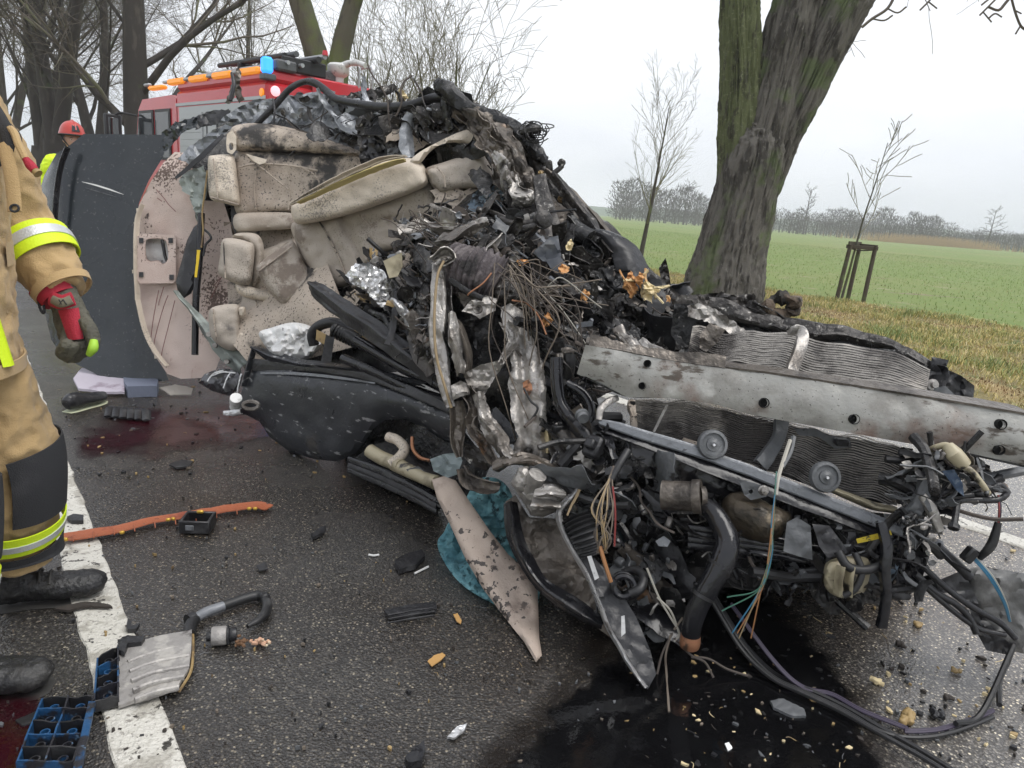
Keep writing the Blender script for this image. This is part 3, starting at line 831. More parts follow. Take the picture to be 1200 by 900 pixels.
# ================================================================== THE WRECKED CAR
M_PAINT = mat('dark slate car paint', (0.020, 0.025, 0.029), 0.22, 0.1, layers=[((0.030, 0.035, 0.040), 1.6, 0.5, 0.2, 6), ((0.09, 0.09, 0.09), 55, 0.62, 0.06, 5, .6), ((0.02, 0.02, 0.022), 3, 0.62, 0.1, 6)], coat=.25, bump=.08, bscale=60, rvar=.1)
M_HEADL = mat('pinkish beige headliner', (0.60, 0.49, 0.435), 0.9, layers=[((0.50, 0.38, 0.33), 2.2, 0.52, 0.2, 5), ((0.14, 0.10, 0.085), 70, 0.60, 0.05, 4, None, None, 3.0), ((0.08, 0.06, 0.055), 9, 0.66, 0.05, 8), ((0.36, 0.22, 0.18), 4.5, 0.62, 0.10, 6, None, (3, 3, .5))], bump=.35, bscale=180)
M_LEATH = mat('soiled beige leather', (0.44, 0.385, 0.325), 0.55, layers=[((0.36, 0.30, 0.245), 2.4, 0.5, 0.25, 6), ((0.20, 0.175, 0.15), 120, 0.60, 0.16, 5, None, None, 3.2), ((0.10, 0.09, 0.08), 5.5, 0.58, 0.22, 12), ((0.06, 0.055, 0.05), 160, 0.66, 0.05, 3), ((0.22, 0.175, 0.14), 11, 0.56, 0.15, 8, None, None, 2.0), ((0.30, 0.20, 0.16), 3.1, 0.66, 0.08, 6)], bump=.3, bscale=130)
M_LEATHS = mat('sooty beige leather', (0.46, 0.39, 0.32), 0.6, layers=[((0.32, 0.26, 0.21), 2.4, 0.5, 0.25, 6), ((0.045, 0.041, 0.038), 3.4, 0.53, 0.09, 12), ((0.06, 0.054, 0.05), 80, 0.57, 0.07, 4)], bump=.3, bscale=130)
M_LEATHP = mat('pale worn leather', (0.62, 0.54, 0.44), 0.55, layers=[((0.46, 0.39, 0.31), 3, 0.5, 0.2, 6), ((0.25, 0.22, 0.19), 120, 0.60, 0.16, 5, None, None, 3.2), ((0.17, 0.145, 0.12), 7, 0.58, 0.22, 10)], bump=.25, bscale=130)
M_FOAM = mat('yellow foam edge', (0.55, 0.45, 0.20), 0.9, bump=.5, bscale=90)
M_BLKP = mat('black plastic', (0.018, 0.018, 0.020), 0.38, layers=[((0.05, 0.05, 0.052), 7, 0.55, 0.12, 6, .55), ((0.16, 0.155, 0.15), 60, 0.69, 0.04, 4, .7)], bump=.25, bscale=70, rvar=.12)
M_BLKW = mat('wet black plastic', (0.011, 0.011, 0.013), 0.2, layers=[((0.03, 0.03, 0.032), 7, 0.55, 0.15, 5, .35), ((0.14, 0.14, 0.14), 70, 0.71, 0.04, 4, .6)], bump=.2, bscale=40, rvar=.1)
M_DOOR = mat('scuffed black door trim', (0.022, 0.024, 0.028), 0.33, layers=[((0.035, 0.037, 0.042), 4, 0.5, 0.2, 5, .45), ((0.26, 0.26, 0.26), 26, 0.60, 0.06, 9, .7, (.5, .5, 1.5)), ((0.06, 0.055, 0.05), 3, .62, .1, 7)], bump=.15, bscale=60, rvar=.1)
M_RUB = mat('rubber', (0.016, 0.016, 0.017), 0.45, layers=[((0.05, 0.05, 0.05), 12, 0.58, 0.12, 5, .6)], bump=.1, bscale=80)
M_CHAR = mat('charred crumpled sheet', (0.034, 0.031, 0.029), 0.38, .35, layers=[((0.12, 0.11, 0.10), 6, 0.50, 0.14, 8), ((0.014, 0.013, 0.013), 4, 0.56, 0.1, 5), ((0.34, 0.325, 0.30), 38, 0.60, 0.08, 6), ((0.14, 0.07, 0.035), 5, 0.68, 0.08, 6)], bump=.8, bscale=45, rvar=.15)
M_CHARB = mat('soot black metal', (0.012, 0.012, 0.0125), 0.32, .15, layers=[((0.055, 0.053, 0.051), 8, 0.5, 0.14, 8), ((0.20, 0.19, 0.18), 50, 0.63, 0.06, 5)], bump=.7, bscale=50, rvar=.18)
M_STEEL = mat('burnt grey steel', (0.38, 0.36, 0.335), 0.36, .5, layers=[((0.14, 0.125, 0.11), 5, 0.46, 0.16, 8), ((0.035, 0.030, 0.027), 7, 0.56, 0.10, 8), ((0.42, 0.40, 0.375), 16, 0.60, 0.1, 6), ((0.17, 0.10, 0.055), 4, 0.64, 0.09, 7)], bump=.6, bscale=55, rvar=.15)
M_STEELB = mat('brown scorched steel', (0.15, 0.13, 0.11), 0.38, .45, layers=[((0.05, 0.043, 0.037), 6, 0.48, 0.14, 8), ((0.21, 0.195, 0.175), 14, 0.6, 0.1, 6), ((0.16, 0.085, 0.04), 4, 0.62, 0.1, 7)], bump=.6, bscale=55, rvar=.15)
M_BEAM = mat('bare bumper beam steel', (0.34, 0.335, 0.31), 0.42, .3, layers=[((0.22, 0.21, 0.19), 6, 0.47, 0.2, 8), ((0.10, 0.085, 0.07), 14, 0.60, 0.10, 8, .6, (1, 1, 2.5), 2.5), ((0.17, 0.11, 0.085), 2.4, 0.53, 0.12, 10, .6), ((0.07, 0.06, 0.055), 2.3, 0.60, 0.08, 10, .6), ((0.05, 0.045, 0.04), 130, 0.66, 0.03, 3), ((0.47, 0.46, 0.43), 4, 0.60, 0.1, 5)], bump=.15, bscale=90, rvar=.12)
M_ALU = mat('bright crumpled aluminium', (0.66, 0.66, 0.66), 0.3, .7, layers=[((0.25, 0.24, 0.23), 9, 0.54, 0.1, 8), ((0.03, 0.03, 0.03), 14, 0.62, 0.06, 8)], bump=.5, bscale=60, rvar=.12)
M_FOIL = mat('silver white cloth', (0.70, 0.70, 0.69), 0.5, .2, layers=[((0.45, 0.45, 0.45), 6, 0.5, 0.2, 6), ((0.08, 0.08, 0.08), 34, 0.67, 0.05, 4)], bump=.4, bscale=40)
M_TARP = mat('grey silver torn sheeting', (0.27, 0.285, 0.305), 0.3, .25, layers=[((0.14, 0.15, 0.16), 4, 0.50, 0.15, 6), ((0.50, 0.52, 0.54), 7, 0.58, 0.1, 7), ((0.03, 0.03, 0.03), 9, 0.6, 0.08, 8), ((0.22, 0.17, 0.13), 6, .66, .06, 7)], bump=.5, bscale=40, rvar=.12)
M_GREEN = mat('grey green primer steel', (0.27, 0.30, 0.275), 0.42, .3, layers=[((0.14, 0.155, 0.145), 5, 0.5, 0.14, 6), ((0.03, 0.03, 0.03), 11, 0.62, 0.06, 8), ((0.45, 0.47, 0.44), 12, 0.62, 0.08, 5)], bump=.3, bscale=60)
M_FIN = mat('scorched radiator fins', (0.25, 0.235, 0.215), 0.45, .3, layers=[((0.07, 0.063, 0.058), 4, 0.48, 0.14, 6), ((0.40, 0.37, 0.33), 5, 0.58, 0.09, 8)], bump=.5, bscale=200)
M_GREYP = mat('grey plastic', (0.10, 0.105, 0.11), 0.45, layers=[((0.17, 0.175, 0.18), 6, 0.55, 0.12, 6), ((0.02, 0.02, 0.02), 16, 0.62, 0.06, 6)], bump=.3, bscale=60)
M_LSTRIP = mat('light grey crossmember plastic', (0.19, 0.20, 0.215), 0.3, .1, layers=[((0.10, 0.105, 0.11), 6, 0.52, 0.12, 6), ((0.32, 0.33, 0.34), 20, 0.62, 0.1, 5), ((0.02, 0.02, 0.02), 30, 0.66, 0.05, 5)], bump=.3, bscale=70, rvar=.1)
M_TURQ = mat('turquoise soiled fabric', (0.20, 0.42, 0.46), 0.85, layers=[((0.30, 0.52, 0.55), 9, 0.55, 0.1, 7), ((0.03, 0.055, 0.06), 26, 0.56, 0.07, 6), ((0.07, 0.2, 0.24), 3, 0.52, 0.15, 5)], bump=.6, bscale=110)
M_BLUEW = mat('pale blue wadding', (0.22, 0.29, 0.36), 0.95, layers=[((0.07, 0.075, 0.08), 14, 0.5, 0.1, 6), ((0.34, 0.42, 0.5), 20, 0.6, 0.1, 4)], bump=1, bscale=120)
M_PILLAR = mat('beige pillar trim with tar spots', (0.44, 0.36, 0.30), 0.6, layers=[((0.33, 0.26, 0.21), 3, 0.5, 0.2, 5), ((0.06, 0.05, 0.045), 42, 0.61, 0.04, 4, None, None, 4), ((0.08, 0.066, 0.06), 13, 0.63, 0.07, 10), ((0.20, 0.15, 0.12), 6, .56, .15, 9)], bump=.3, bscale=120)
M_SPLIN = mat('fresh orange splintered wood', (0.58, 0.30, 0.12), 0.85, layers=[((0.70, 0.47, 0.25), 12, 0.5, 0.15, 6), ((0.30, 0.12, 0.04), 18, 0.6, 0.1, 6)], bump=1, bscale=60)
M_SPLIP = mat('pale splintered wood', (0.68, 0.56, 0.33), 0.85, layers=[((0.5, 0.38, 0.2), 14, 0.52, 0.15, 6), ((0.1, 0.08, 0.06), 20, 0.64, 0.08, 6)], bump=1, bscale=60)
M_TAN = mat('tan plastic', (0.33, 0.23, 0.10), 0.5, layers=[((0.15, 0.10, 0.05), 8, 0.55, 0.1, 6)])
M_BEIGEP = mat('dirty cream plastic', (0.42, 0.37, 0.25), 0.4, layers=[((0.2, 0.17, 0.11), 6, 0.5, 0.14, 6), ((0.04, 0.035, 0.03), 10, 0.6, 0.07, 6)], rvar=.1)
M_STRAW = mat('dry root fibres', (0.17, 0.14, 0.11), 0.9)
M_STRAWD = mat('dark root fibres', (0.09, 0.075, 0.065), 0.9)
M_YEL = mat('yellow plastic', (0.72, 0.50, 0.02), 0.5)
M_WHITE = mat('white plastic', (0.72, 0.72, 0.70), 0.45, layers=[((0.4, 0.4, 0.38), 12, 0.56, 0.1, 5)])
M_COP = mat('copper', (0.42, 0.20, 0.11), 0.4, .6, layers=[((0.1, 0.06, 0.04), 20, .55, .1, 5)])
M_WG = mat('green wire', (0.05, 0.14, 0.10), 0.45); M_WB = mat('blue wire', (0.04, 0.17, 0.28), 0.45); M_WO = mat('orange wire', (0.32, 0.15, 0.06), 0.5)
M_WT = mat('tan wire', (0.30, 0.22, 0.12), 0.5); M_WR = mat('red wire', (0.22, 0.04, 0.035), 0.5); M_WP = mat('purple wire', (0.045, 0.035, 0.06), 0.5); M_WW = mat('pale wire', (0.38, 0.36, 0.31), 0.5)

CAR = thing('wrecked_car', G(560, 600), 'dark car torn open and crushed, lying on its side with engine exposed', 'car')
DC = [(60,300,5.2),(160,300,5.05),(270,300,4.75),(340,250,4.6),(430,230,4.3),(500,200,4.2),(300,150,4.9),(400,140,4.6),(530,110,4.1),(600,170,3.9),(640,200,3.8),(700,260,3.6),(780,330,3.5),(560,260,3.5),(620,300,3.3),(560,320,3.15),(640,350,3.1),(520,400,3.05),(600,450,2.85),(660,420,2.9),(700,460,2.75),(400,360,4.0),(450,400,3.6),(330,440,4.3),(420,480,3.75),(520,500,3.3),(600,560,2.75),(640,640,2.6),(720,720,2.45),(760,560,2.65),(850,560,2.55),(950,620,2.5),(1060,640,2.45),(850,380,3.3),(950,400,3.1),(1050,430,2.9),(760,350,3.4)]
D = depth_fn(DC)
def Dp(o): return lambda x, y: D(x, y)+o
def ribbon(mb, p3, w, prof=((-1, 0), (0, 0), (1, 0)), crum=(.012, 14), thick=.004, m=0, n=6, seed=0, roll=0.0, sub=3):
    """a bent sheet-metal strip along photo points (x, y, t); w: half widths in photo pixels; prof: cross-section (u, metres towards the camera)"""
    P = cr([W(*p) for p in p3], n); T = crs([p[2] for p in p3], n)
    if not isinstance(w, (list, tuple)): w = [w]*len(p3)
    w = crs(w, n)
    rl = cr([(r, 0, 0) for r in roll], n) if isinstance(roll, (list, tuple)) else None
    pr = cr([(a, b, 0) for a, b in prof], sub)
    g = []
    for i, p in enumerate(P):
        t = (P[min(i+1, len(P)-1)]-P[max(i-1, 0)]).normalized()
        a = t.cross(FWD).normalized(); b = a.cross(t).normalized()
        if b.dot(FWD) > 0: b = -b
        ro = rad(rl[i].x if rl else roll)
        a2 = a*math.cos(ro)+b*math.sin(ro); b2 = b*math.cos(ro)-a*math.sin(ro)
        row = []
        for q in pr:
            v = p + a2*(q.x*w[i]*px(T[i])) + b2*q.y
            v = v + b2*(crum[0]*crumple(v, crum[1], seed)) + a2*(crum[0]*.5*noise.noise(v*crum[1]+V((seed, 9, 2))))
            row.append(v)
        g.append(row)
    mb.grid(g, thick, m)
CHAN = ((-1, -.014), (-.97, -.002), (-.94, .0), (-.4, .001), (.4, .001), (.94, .0), (.97, -.002), (1, -.014))
VEE = ((-1, 0), (-.5, .012), (0, .03), (.5, .012), (1, 0))
CUP = ((-1, .03), (-.6, .004), (0, 0), (.6, .004), (1, .03))
def rib(name, mats, *a, parent=None, ang=30, label=None, **k):
    mb = MB(); ribbon(mb, *a, **k); return mb.build(name, mats, parent or CAR, ang=ang, label=label)
def pipe(name, mats, p3, r, parent=None, n=6, seg=10, label=None, **k):
    mb = MB(); mb.ptube(p3, r, n, seg, **k); return mb.build(name, mats, parent or CAR, label=label)
def pp(name, mats, outline, t=None, parent=None, label=None, kind=None, ang=32, **k):
    mb = MB(); patch(mb, outline, t, **k); return mb.build(name, mats, parent or CAR, ang=ang, label=label, kind=kind)

# ---- the crushed body behind everything: floor pan, bulkhead, far side
pp('floor_pan', M_CHARB, [(212,186),(270,140),(330,118),(420,128),(450,150),(530,120),(560,260),(530,430),(420,440),(300,436),(262,420),(230,300)], Dp(.42), thick=.10, step=14, crum=(.05, 3), jag=2)
pp('crushed_bulkhead', M_CHARB, [(452,150),(520,112),(560,135),(640,205),(700,265),(775,345),(835,410),(770,440),(690,470),(680,560),(600,520),(540,500),(500,430),(450,380),(430,330),(470,250)], Dp(.33), thick=.55, step=12, crum=(.10, 4), jag=3)
pp('engine_block', M_CHARB, [(650,500),(720,500),(820,530),(940,580),(1070,610),(1090,640),(1050,680),(950,680),(870,690),(800,690),(735,715),(690,690),(660,610)], lambda x, y: 2.86-(x-650)*.0006, thick=.5, step=12, crum=(.10, 7), jag=2)

pp('underside', M_CHARB, [(400,480),(470,470),(540,500),(575,545),(560,580),(520,590),(430,556),(405,540)], Dp(.28), thick=.15, step=10, crum=(.03, 7))
# ---- roof panel, seen from outside, with a rolled edge
def roof_t(x, y):
    e = max(0, (78-x)/36.0); return 5.10 + .25*e*e + max(0, (x-150)/50)*.05
RP = pp('roof_panel', M_PAINT, [(43,235),(52,205),(66,180),(82,170),(98,157),(150,157.5),(199,158),(191,184),(174,212),(163,238),(158,262),(157,310),(160,352),(167,386),(178,412),(192,432),(198,446),(160,449),(126,449),(112,438),(92,428),(72,416),(60,398),(50,356),(43,310),(39,270)], roof_t, thick=.02, step=7, crum=(.010, 2.2))
rib('roof_edge_moulding', M_BLKW, [(80,173,5.03),(71,200,5.03),(66,240,5.03),(65,290,5.03),(69,350,5.03),(78,405,5.03)], 2.4, prof=VEE, crum=(0,1), parent=RP)
rib('scratch', M_WHITE, [(96,213,5.085),(112,217,5.085),(128,222,5.085),(145,228,5.085)], [.2, .9, .9, .2], crum=(.001, 20), thick=.001, parent=RP)
rib('scratch', M_GREYP, [(100,220,5.085),(120,226,5.085),(137,231,5.085)], [.2, .5, .2], crum=(.001, 20), thick=.001, parent=RP)

# ---- headliner with the lamp opening, folded against the roof
HL = pp('headliner', M_HEADL, [(160,352),(156,310),(157,265),(163,240),(176,214),(192,190),(205,178),(216,179),(224,195),(236,210),(240,235),(262,236),(270,262),(277,300),(281,350),(276,385),(262,408),(252,436),(236,443),(212,444),(196,438),(178,412),(167,386)],
    lambda x, y: 4.98 - .0012*(x-160) + .05*math.sin((y-180)/85.0) + .06*max(0, (200-y)/20), thick=.03, step=6, crum=(.022, 4.5), holes=[[(171,284),(176,280),(192,281),(196,288),(197,303),(191,309),(186,305),(173,304)]])
mb = MB(); ht = 4.93
patch(mb, [(161,277),(166,274),(203,275),(206,280),(206,328),(203,332),(163,332),(161,328)], ht, thick=.015, step=5, holes=[[(170,284),(176,279),(192,280),(196,288),(197,303),(191,310),(186,306),(172,305)]], crum=(.003, 12))
LR = mb.build('lamp_recess', M_HEADL, HL, label='recessed lamp opening in the headliner')
for (x, y) in ((165.5,282),(200,282),(165.5,322),(201,325)):
    mb = MB(); patch(mb, [(x-2.6,y-3.2),(x+2.6,y-3.2),(x+2.6,y+2.6),(x-2.6,y+2.6)], ht-.008, thick=.006, step=4); mb.build('slot', M_BLKP, LR)
pp('added_pale_sheet', M_FOIL, [(166,276),(201,277),(202,314),(168,313)], 5.06, thick=.01, step=5, crum=(.02, 9), parent=LR)  # added sheet, stands in for the bright wet road seen through the opening
pipe('lamp_wire', M_BLKP, [(190,281,5.0),(192,292,4.99),(194,302,4.99),(197,308,4.97)], .010, parent=LR)
for i, (x, y) in enumerate(((159,262),(162,246),(157,318),(168,384),(183,418))):
    mb = MB(); patch(mb, [(x-2.4,y-1.8),(x+2,y-2.4),(x+2.4,y+1.8),(x-2,y+2.4)], 4.96, thick=.02, step=3, crum=(.004, 30), seed=i); mb.build('fastener', M_LEATHP, HL)
rib('trim_edge', M_LEATHP, [(162,352,4.945),(160,310,4.945),(161,262,4.95),(168,240,4.95)], [2.2, 2.6, 2.4, 1], prof=VEE, crum=(.002, 20), parent=HL)
rib('trim_edge', M_LEATHP, [(162,352,4.945),(170,386,4.94),(181,410,4.93),(197,430,4.92)], [2.2, 2.4, 2.2, 1.5], prof=VEE, crum=(.002, 20), parent=HL)
for i, pts in enumerate(([(186,340),(180,372),(176,402)], [(197,346),(190,365),(182,395),(180,410)], [(205,352),(198,380),(190,412),(188,425)], [(192,336),(187,352),(186,358)], [(183,222),(192,232),(198,240),(206,248)], [(184,232),(190,236)], [(262,320),(256,332),(250,344),(247,350)], [(258,326),(250,336)])):
    rib('drip_streak', mat('dried brown streak', (0.20, 0.10, 0.09), .6) if i == 0 else bpy.data.materials['dried brown streak'], [(x, y, 4.955-.0012*(x-160)+.05*math.sin((y-180)/85.0)-.012) for x, y in pts], .5, crum=(.001, 20), thick=.001, parent=HL)

# ---- door pillar across the headliner: black trim, tube, crumpled top
pp('pillar_head', M_GREEN, [(210,212),(217,202),(228,198),(238,194),(243,206),(243,222),(238,240),(237,262),(232,264),(227,246),(222,228),(214,224)], 4.78, thick=.03, step=4, crum=(.028, 16), jag=1, seed=4)
rib('pillar_blade', M_BLKP, [(206,209,4.74),(222,196,4.74),(240,180,4.74),(262,158,4.76)], [1.5, 2.6, 3, 2], crum=(.004, 10))
pp('pillar_trim', M_BLKP, [(232,262),(238,262),(239,280),(237,300),(230,330),(224,344),(215,350),(208,340),(206,330),(213,305),(219,282),(227,266)], 4.76, thick=.03, step=5, crum=(.010, 10), bulge=.02, brad=5)
pipe('pillar_tube', M_BLKW, [(236,250,4.75),(234,300,4.74),(230,345,4.74),(229,380,4.74),(228.5,416,4.74)], .020)
pipe('pillar_cable', M_TAN, [(243,200,4.72),(240,225,4.72),(237,250,4.72),(238,270,4.72),(236,290,4.72)], .005)
pipe('pillar_cable', M_BLKP, [(238,268,4.73),(245,274,4.72),(247,280,4.72),(241,287,4.72),(238,300,4.72)], .007)
rib('yellow_tag', M_YEL, [(233,293,4.70),(231.5,308,4.70),(229.5,325,4.70)], [2, 1.6, 1.4], crum=(.003, 30))
rib('sill_strip', M_GREEN, [(206,342,4.72),(222,360,4.70),(240,382,4.66),(256,402,4.62),(272,418,4.58),(287,432,4.54)], [1.5, 2.6, 6, 10, 11, 9], prof=VEE, crum=(.012, 14), roll=[0, 0, 10, 10, 5, 5])
for (x, y) in ((253,405),(267,424),(246,392)):
    mb = MB(); mb.lathe([(.0, .0), (.014, .0), (.014, -.02), (0, -.02)], W(x, y, 4.55), FWD, 12); mb.build('bolt', M_STEEL, CAR)
pp('broken_lamp', mat('smoky broken lens', (0.05, 0.05, 0.055), .12, layers=[((0.3, 0.3, 0.3), 9, .6, .06, 7)], coat=.5), [(232,448),(240,438),(256,432),(274,433),(285,440),(280,456),(268,464),(248,458)], 4.5, thick=.03, step=4, crum=(.03, 18), bulge=.03, brad=10)
for pts in ([(243,447),(250,438),(262,434)], [(262,455),(265,445),(270,436)], [(278,460),(280,448),(283,438)], [(248,440),(262,436),(276,437)]):
    rib('lens_edge', M_ALU, [(x, y, 4.44) for x, y in pts], .7, crum=(.004, 30), thick=.002)

# ---- beige seats
def cushion(name, outline, t, h, br, back=.06, m=None, parent=None, crum=(.016, 8.5), step=4, seed=1, label=None, dent=None, thick=.03):
    return pp(name, m or M_LEATH, outline, t, parent=parent, label=label, thick=thick, step=step, crum=crum, bulge=h*.62, brad=min(br, 11), back=back, round_=True, seed=seed, ang=55, dent=dent)
def seam(parent, pts, t, off=.004, w=.006):
    pipe('seam', M_LEATHS, [(x, y, t) if not callable(t) else (x, y, t(x, y)) for x, y in pts], w, parent=parent, seg=6)
S1 = cushion('rear_seat', [(276,180),(300,176),(345,177),(400,178),(423,184),(424,230),(392,262),(344,250),(300,252),(277,250),(274,215)], 4.74, .09, 22, m=M_LEATHS, seed=3, crum=(.022, 5))
cushion('top_bolster', [(270,152),(285,145),(312,145),(345,151),(385,164),(419,176),(422,184),(395,182),(345,180),(300,177),(274,175)], 4.70, .10, 13, m=M_LEATHS, parent=S1, seed=9)
cushion('front_bolster', [(275,252),(300,249),(344,250),(350,262),(342,268),(312,270),(278,271)], 4.66, .05, 8, m=M_LEATH, parent=S1, seed=5)
seam(S1, [(280,196),(300,192),(340,194),(372,200)], 4.635); seam(S1, [(288,182),(303,194),(318,206),(338,222)], 4.632, w=.004); seam(S1, [(352,195),(368,205),(374,216),(362,224)], 4.63, w=.005)
pp('torn_flap', M_LEATHP, [(288,180),(313,187),(311,191),(304,193),(296,188)], 4.62, thick=.006, step=4, crum=(.01, 20), parent=S1)
pp('belt_guide', M_LEATHP, [(266,157),(272,152),(277,160),(277,175),(272,181),(266,178),(265,168)], 4.62, thick=.03, step=3, crum=(.008, 30), holes=[[(269,168),(273,168),(273,175),(269,175)]], parent=S1)
H1 = cushion('headrest', [(244,186),(250,182),(270,181),(275,186),(278,205),(281,236),(276,241),(262,238),(247,233),(244,215)], 4.66, .09, 12, m=M_LEATHP, back=.10, seed=6)
seam(H1, [(247,231),(262,235),(280,240)], 4.60, w=.005)
H2 = cushion('headrest', [(260,282),(272,279),(290,283),(298,289),(297,312),(294,331),(285,335),(268,329),(256,320),(258,300)], 4.55, .08, 11, back=.08, seed=7)
cushion('cheek', [(272,278),(280,273),(300,274),(308,284),(309,300),(305,326),(296,334),(298,300),(290,283)], 4.62, .05, 8, parent=H2, seed=8)
H3 = cushion('headrest', [(301,318),(304,309),(322,295),(338,283),(345,284),(357,308),(369,334),(362,344),(340,356),(330,356),(318,345)], 4.42, .10, 14, m=M_LEATH, back=.10, seed=9)
seam(H3, [(303,318),(322,304),(342,289)], 4.345, w=.005)
pp('bracket', M_LEATHP, [(367,317),(372,313),(390,330),(392,338),(386,336)], 4.35, thick=.03, step=4, crum=(.006, 20), parent=H3)
H4 = cushion('headrest', [(245,365),(252,359),(272,356),(281,360),(281,380),(283,403),(276,411),(262,408),(248,396),(245,380)], 4.52, .08, 11, back=.08, seed=10)
for y in (365, 395):
    mb = MB(); mb.box(W(284, y, 4.5), (.03, .04, .05), ch=.008); mb.build('post_socket', M_LEATHP, H4)
S2 = cushion('seat_cushion', [(284,345),(300,343),(330,352),(372,356),(392,362),(396,398),(360,420),(310,436),(286,432),(283,400)], 4.62, .06, 14, m=M_LEATH, seed=12, crum=(.015, 6))
cushion('seat_edge', [(276,333),(284,334),(320,342),(372,352),(372,361),(330,356),(284,347)], 4.56, .04, 6, m=M_LEATHP, parent=S2, seed=13)
cushion('seat_back', [(283,296),(310,292),(345,280),(372,300),(384,330),(372,352),(320,346),(286,338)], 4.70, .05, 14, m=M_LEATH, parent=S2, seed=14)
seam(S2, [(362,358),(364,375),(360,395)], 4.55, w=.005)
pp('seat_gap_trim', M_BLKP, [(270,225),(277,225),(279,262),(276,274),(271,262)], 4.78, thick=.03, step=4)
# front seat, turned over: long side bolster, backrest, torn cover
S3 = cushion('front_seat', [(342,262),(372,256),(430,236),(498,212),(512,232),(520,262),(470,290),(440,300),(428,322),(405,335),(382,334),(360,312),(347,285)], lambda x, y: 4.44-(x-340)*.0018+(y-260)*.0006, .10, 26, m=M_LEATH, seed=15, crum=(.03, 5), back=.15,
    dent=lambda x, y: .03*math.exp(-((x-(405+(y-262)*.45))/5.0)**2) + .025*math.exp(-((y-(262-(x-420)*.05)))**2/60.0)*(1 if x > 400 else 0))
cushion('side_bolster', [(341,247),(346,236),(372,222),(420,200),(450,189),(478,185),(495,192),(501,208),(496,220),(450,238),(400,254),(360,262),(346,261)], lambda x, y: 4.28-(x-340)*.0017, .11, 17, m=M_LEATHP, parent=S3, seed=16, back=.1)
rib('torn_piping', M_FOAM, [(352,238,4.14),(380,224,4.09),(420,206,4.02),(455,193,3.95),(476,188,3.92)], [.5, 2.4, 3.2, 2.6, .6], prof=VEE, crum=(.006, 20), parent=S3)
rib('torn_cover', M_LEATHP, [(343,240,4.16),(372,224,4.10),(412,204,4.03),(448,189,3.97),(478,184,3.92)], [1, 2.6, 3.4, 3, 1], prof=CUP, crum=(.008, 14), parent=S3)
cushion('shoulder_cushion', [(498,198),(520,190),(545,182),(566,178),(578,196),(584,212),(574,222),(545,222),(520,226),(508,220),(502,210)], 4.02, .11, 16, m=M_LEATH, parent=S3, seed=18, back=.1)
cushion('cover_strap', [(481,188),(492,178),(510,168),(535,156),(556,150),(566,156),(568,165),(552,170),(535,167),(518,169),(504,178),(494,190),(486,194)], 3.98, .03, 6, m=M_LEATHP, parent=S3, seed=19, thick=.02)
pp('seat_base', M_LEATHS, [(452,153),(475,150),(500,144),(520,132),(532,142),(530,156),(505,168),(486,178),(478,170),(470,164),(452,166)], 4.22, thick=.03, step=5, crum=(.03, 8), jag=1.5, parent=S3)
pp('torn_leather', M_LEATHS, [(505,222),(530,222),(560,222),(580,232),(560,262),(530,270),(515,250)], 3.98, thick=.02, step=5, crum=(.04, 10), jag=2, parent=S3)
pp('wadding', M_BLUEW, [(556,226),(572,208),(588,214),(592,232),(584,252),(562,250),(545,246)], 3.80, thick=.06, step=4, crum=(.04, 22), jag=2.5, parent=S3)
# beige sheet filling between the seats
pp('carpet', M_LEATHS, [(262,260),(300,262),(350,262),(380,300),(400,350),(470,300),(520,262),(540,330),(440,400),(300,436),(270,400)], Dp(.22), thick=.03, step=12, crum=(.03, 5))
# ---- silver cloth and hoses by the door
pp('airbag', M_FOIL, [(303,391),(318,384),(340,378),(358,380),(374,388),(380,398),(372,412),(352,424),(330,424),(316,412)], 4.15, thick=.02, step=3, crum=(.045, 13), bulge=.05, brad=14, round_=True, ang=36)
pipe('steering_hoop', M_BLKP, [(368,404,3.95),(366,392,3.93),(374,382,3.9),(388,378,3.88),(402,382,3.86),(420,396,3.80),(440,408,3.72)], .026)
pipe('corrugated_hose', M_RUB, [(392,386,3.86),(410,394,3.8),(420,400,3.76)], [.03, .034, .03])
for i in range(9):
    u = i/8; x, y = 392+28*u, 387+13*u
    mb = MB(); mb.tube([W(x-.9, y-.5, 3.85-.08*u), W(x+.9, y+.5, 3.85-.08*u)], .038, 12); mb.build('hose_ring', M_RUB, CAR)
pipe('long_hose', M_BLKW, [(418,399,3.76),(445,415,3.66),(475,432,3.55),(505,446,3.45),(525,456,3.38)], .028)
pipe('long_hose', M_BLKW, [(402,420,3.76),(440,436,3.62),(480,455,3.5),(522,470,3.38)], .022)
rib('tan_bracket', M_TAN, [(404,385,3.84),(425,396,3.76),(448,410,3.66),(468,424,3.58)], [2, 4, 5, 3], prof=CHAN, crum=(.008, 14))
pp('black_clip', M_BLKP, [(382,392),(392,396),(388,424),(376,424)], 3.78, thick=.03, step=5, crum=(.006, 12))
pp('tan_clip', M_TAN, [(371,386),(386,394),(380,404),(370,398)], 3.86, thick=.02, step=4, crum=(.01, 20))
rib('door_beam', M_BLKP, [(366,334,3.86),(380,346,3.80),(410,368,3.66),(445,392,3.5),(480,418,3.35),(512,444,3.22)], [5, 10, 12, 12, 11, 9], prof=VEE, crum=(.018, 10), seed=2)
rib('window_channel', M_BLKP, [(402,372,3.72),(440,398,3.56),(480,424,3.4),(520,450,3.26)], [2, 2.5, 2.5, 2], prof=CHAN, crum=(.006, 10))
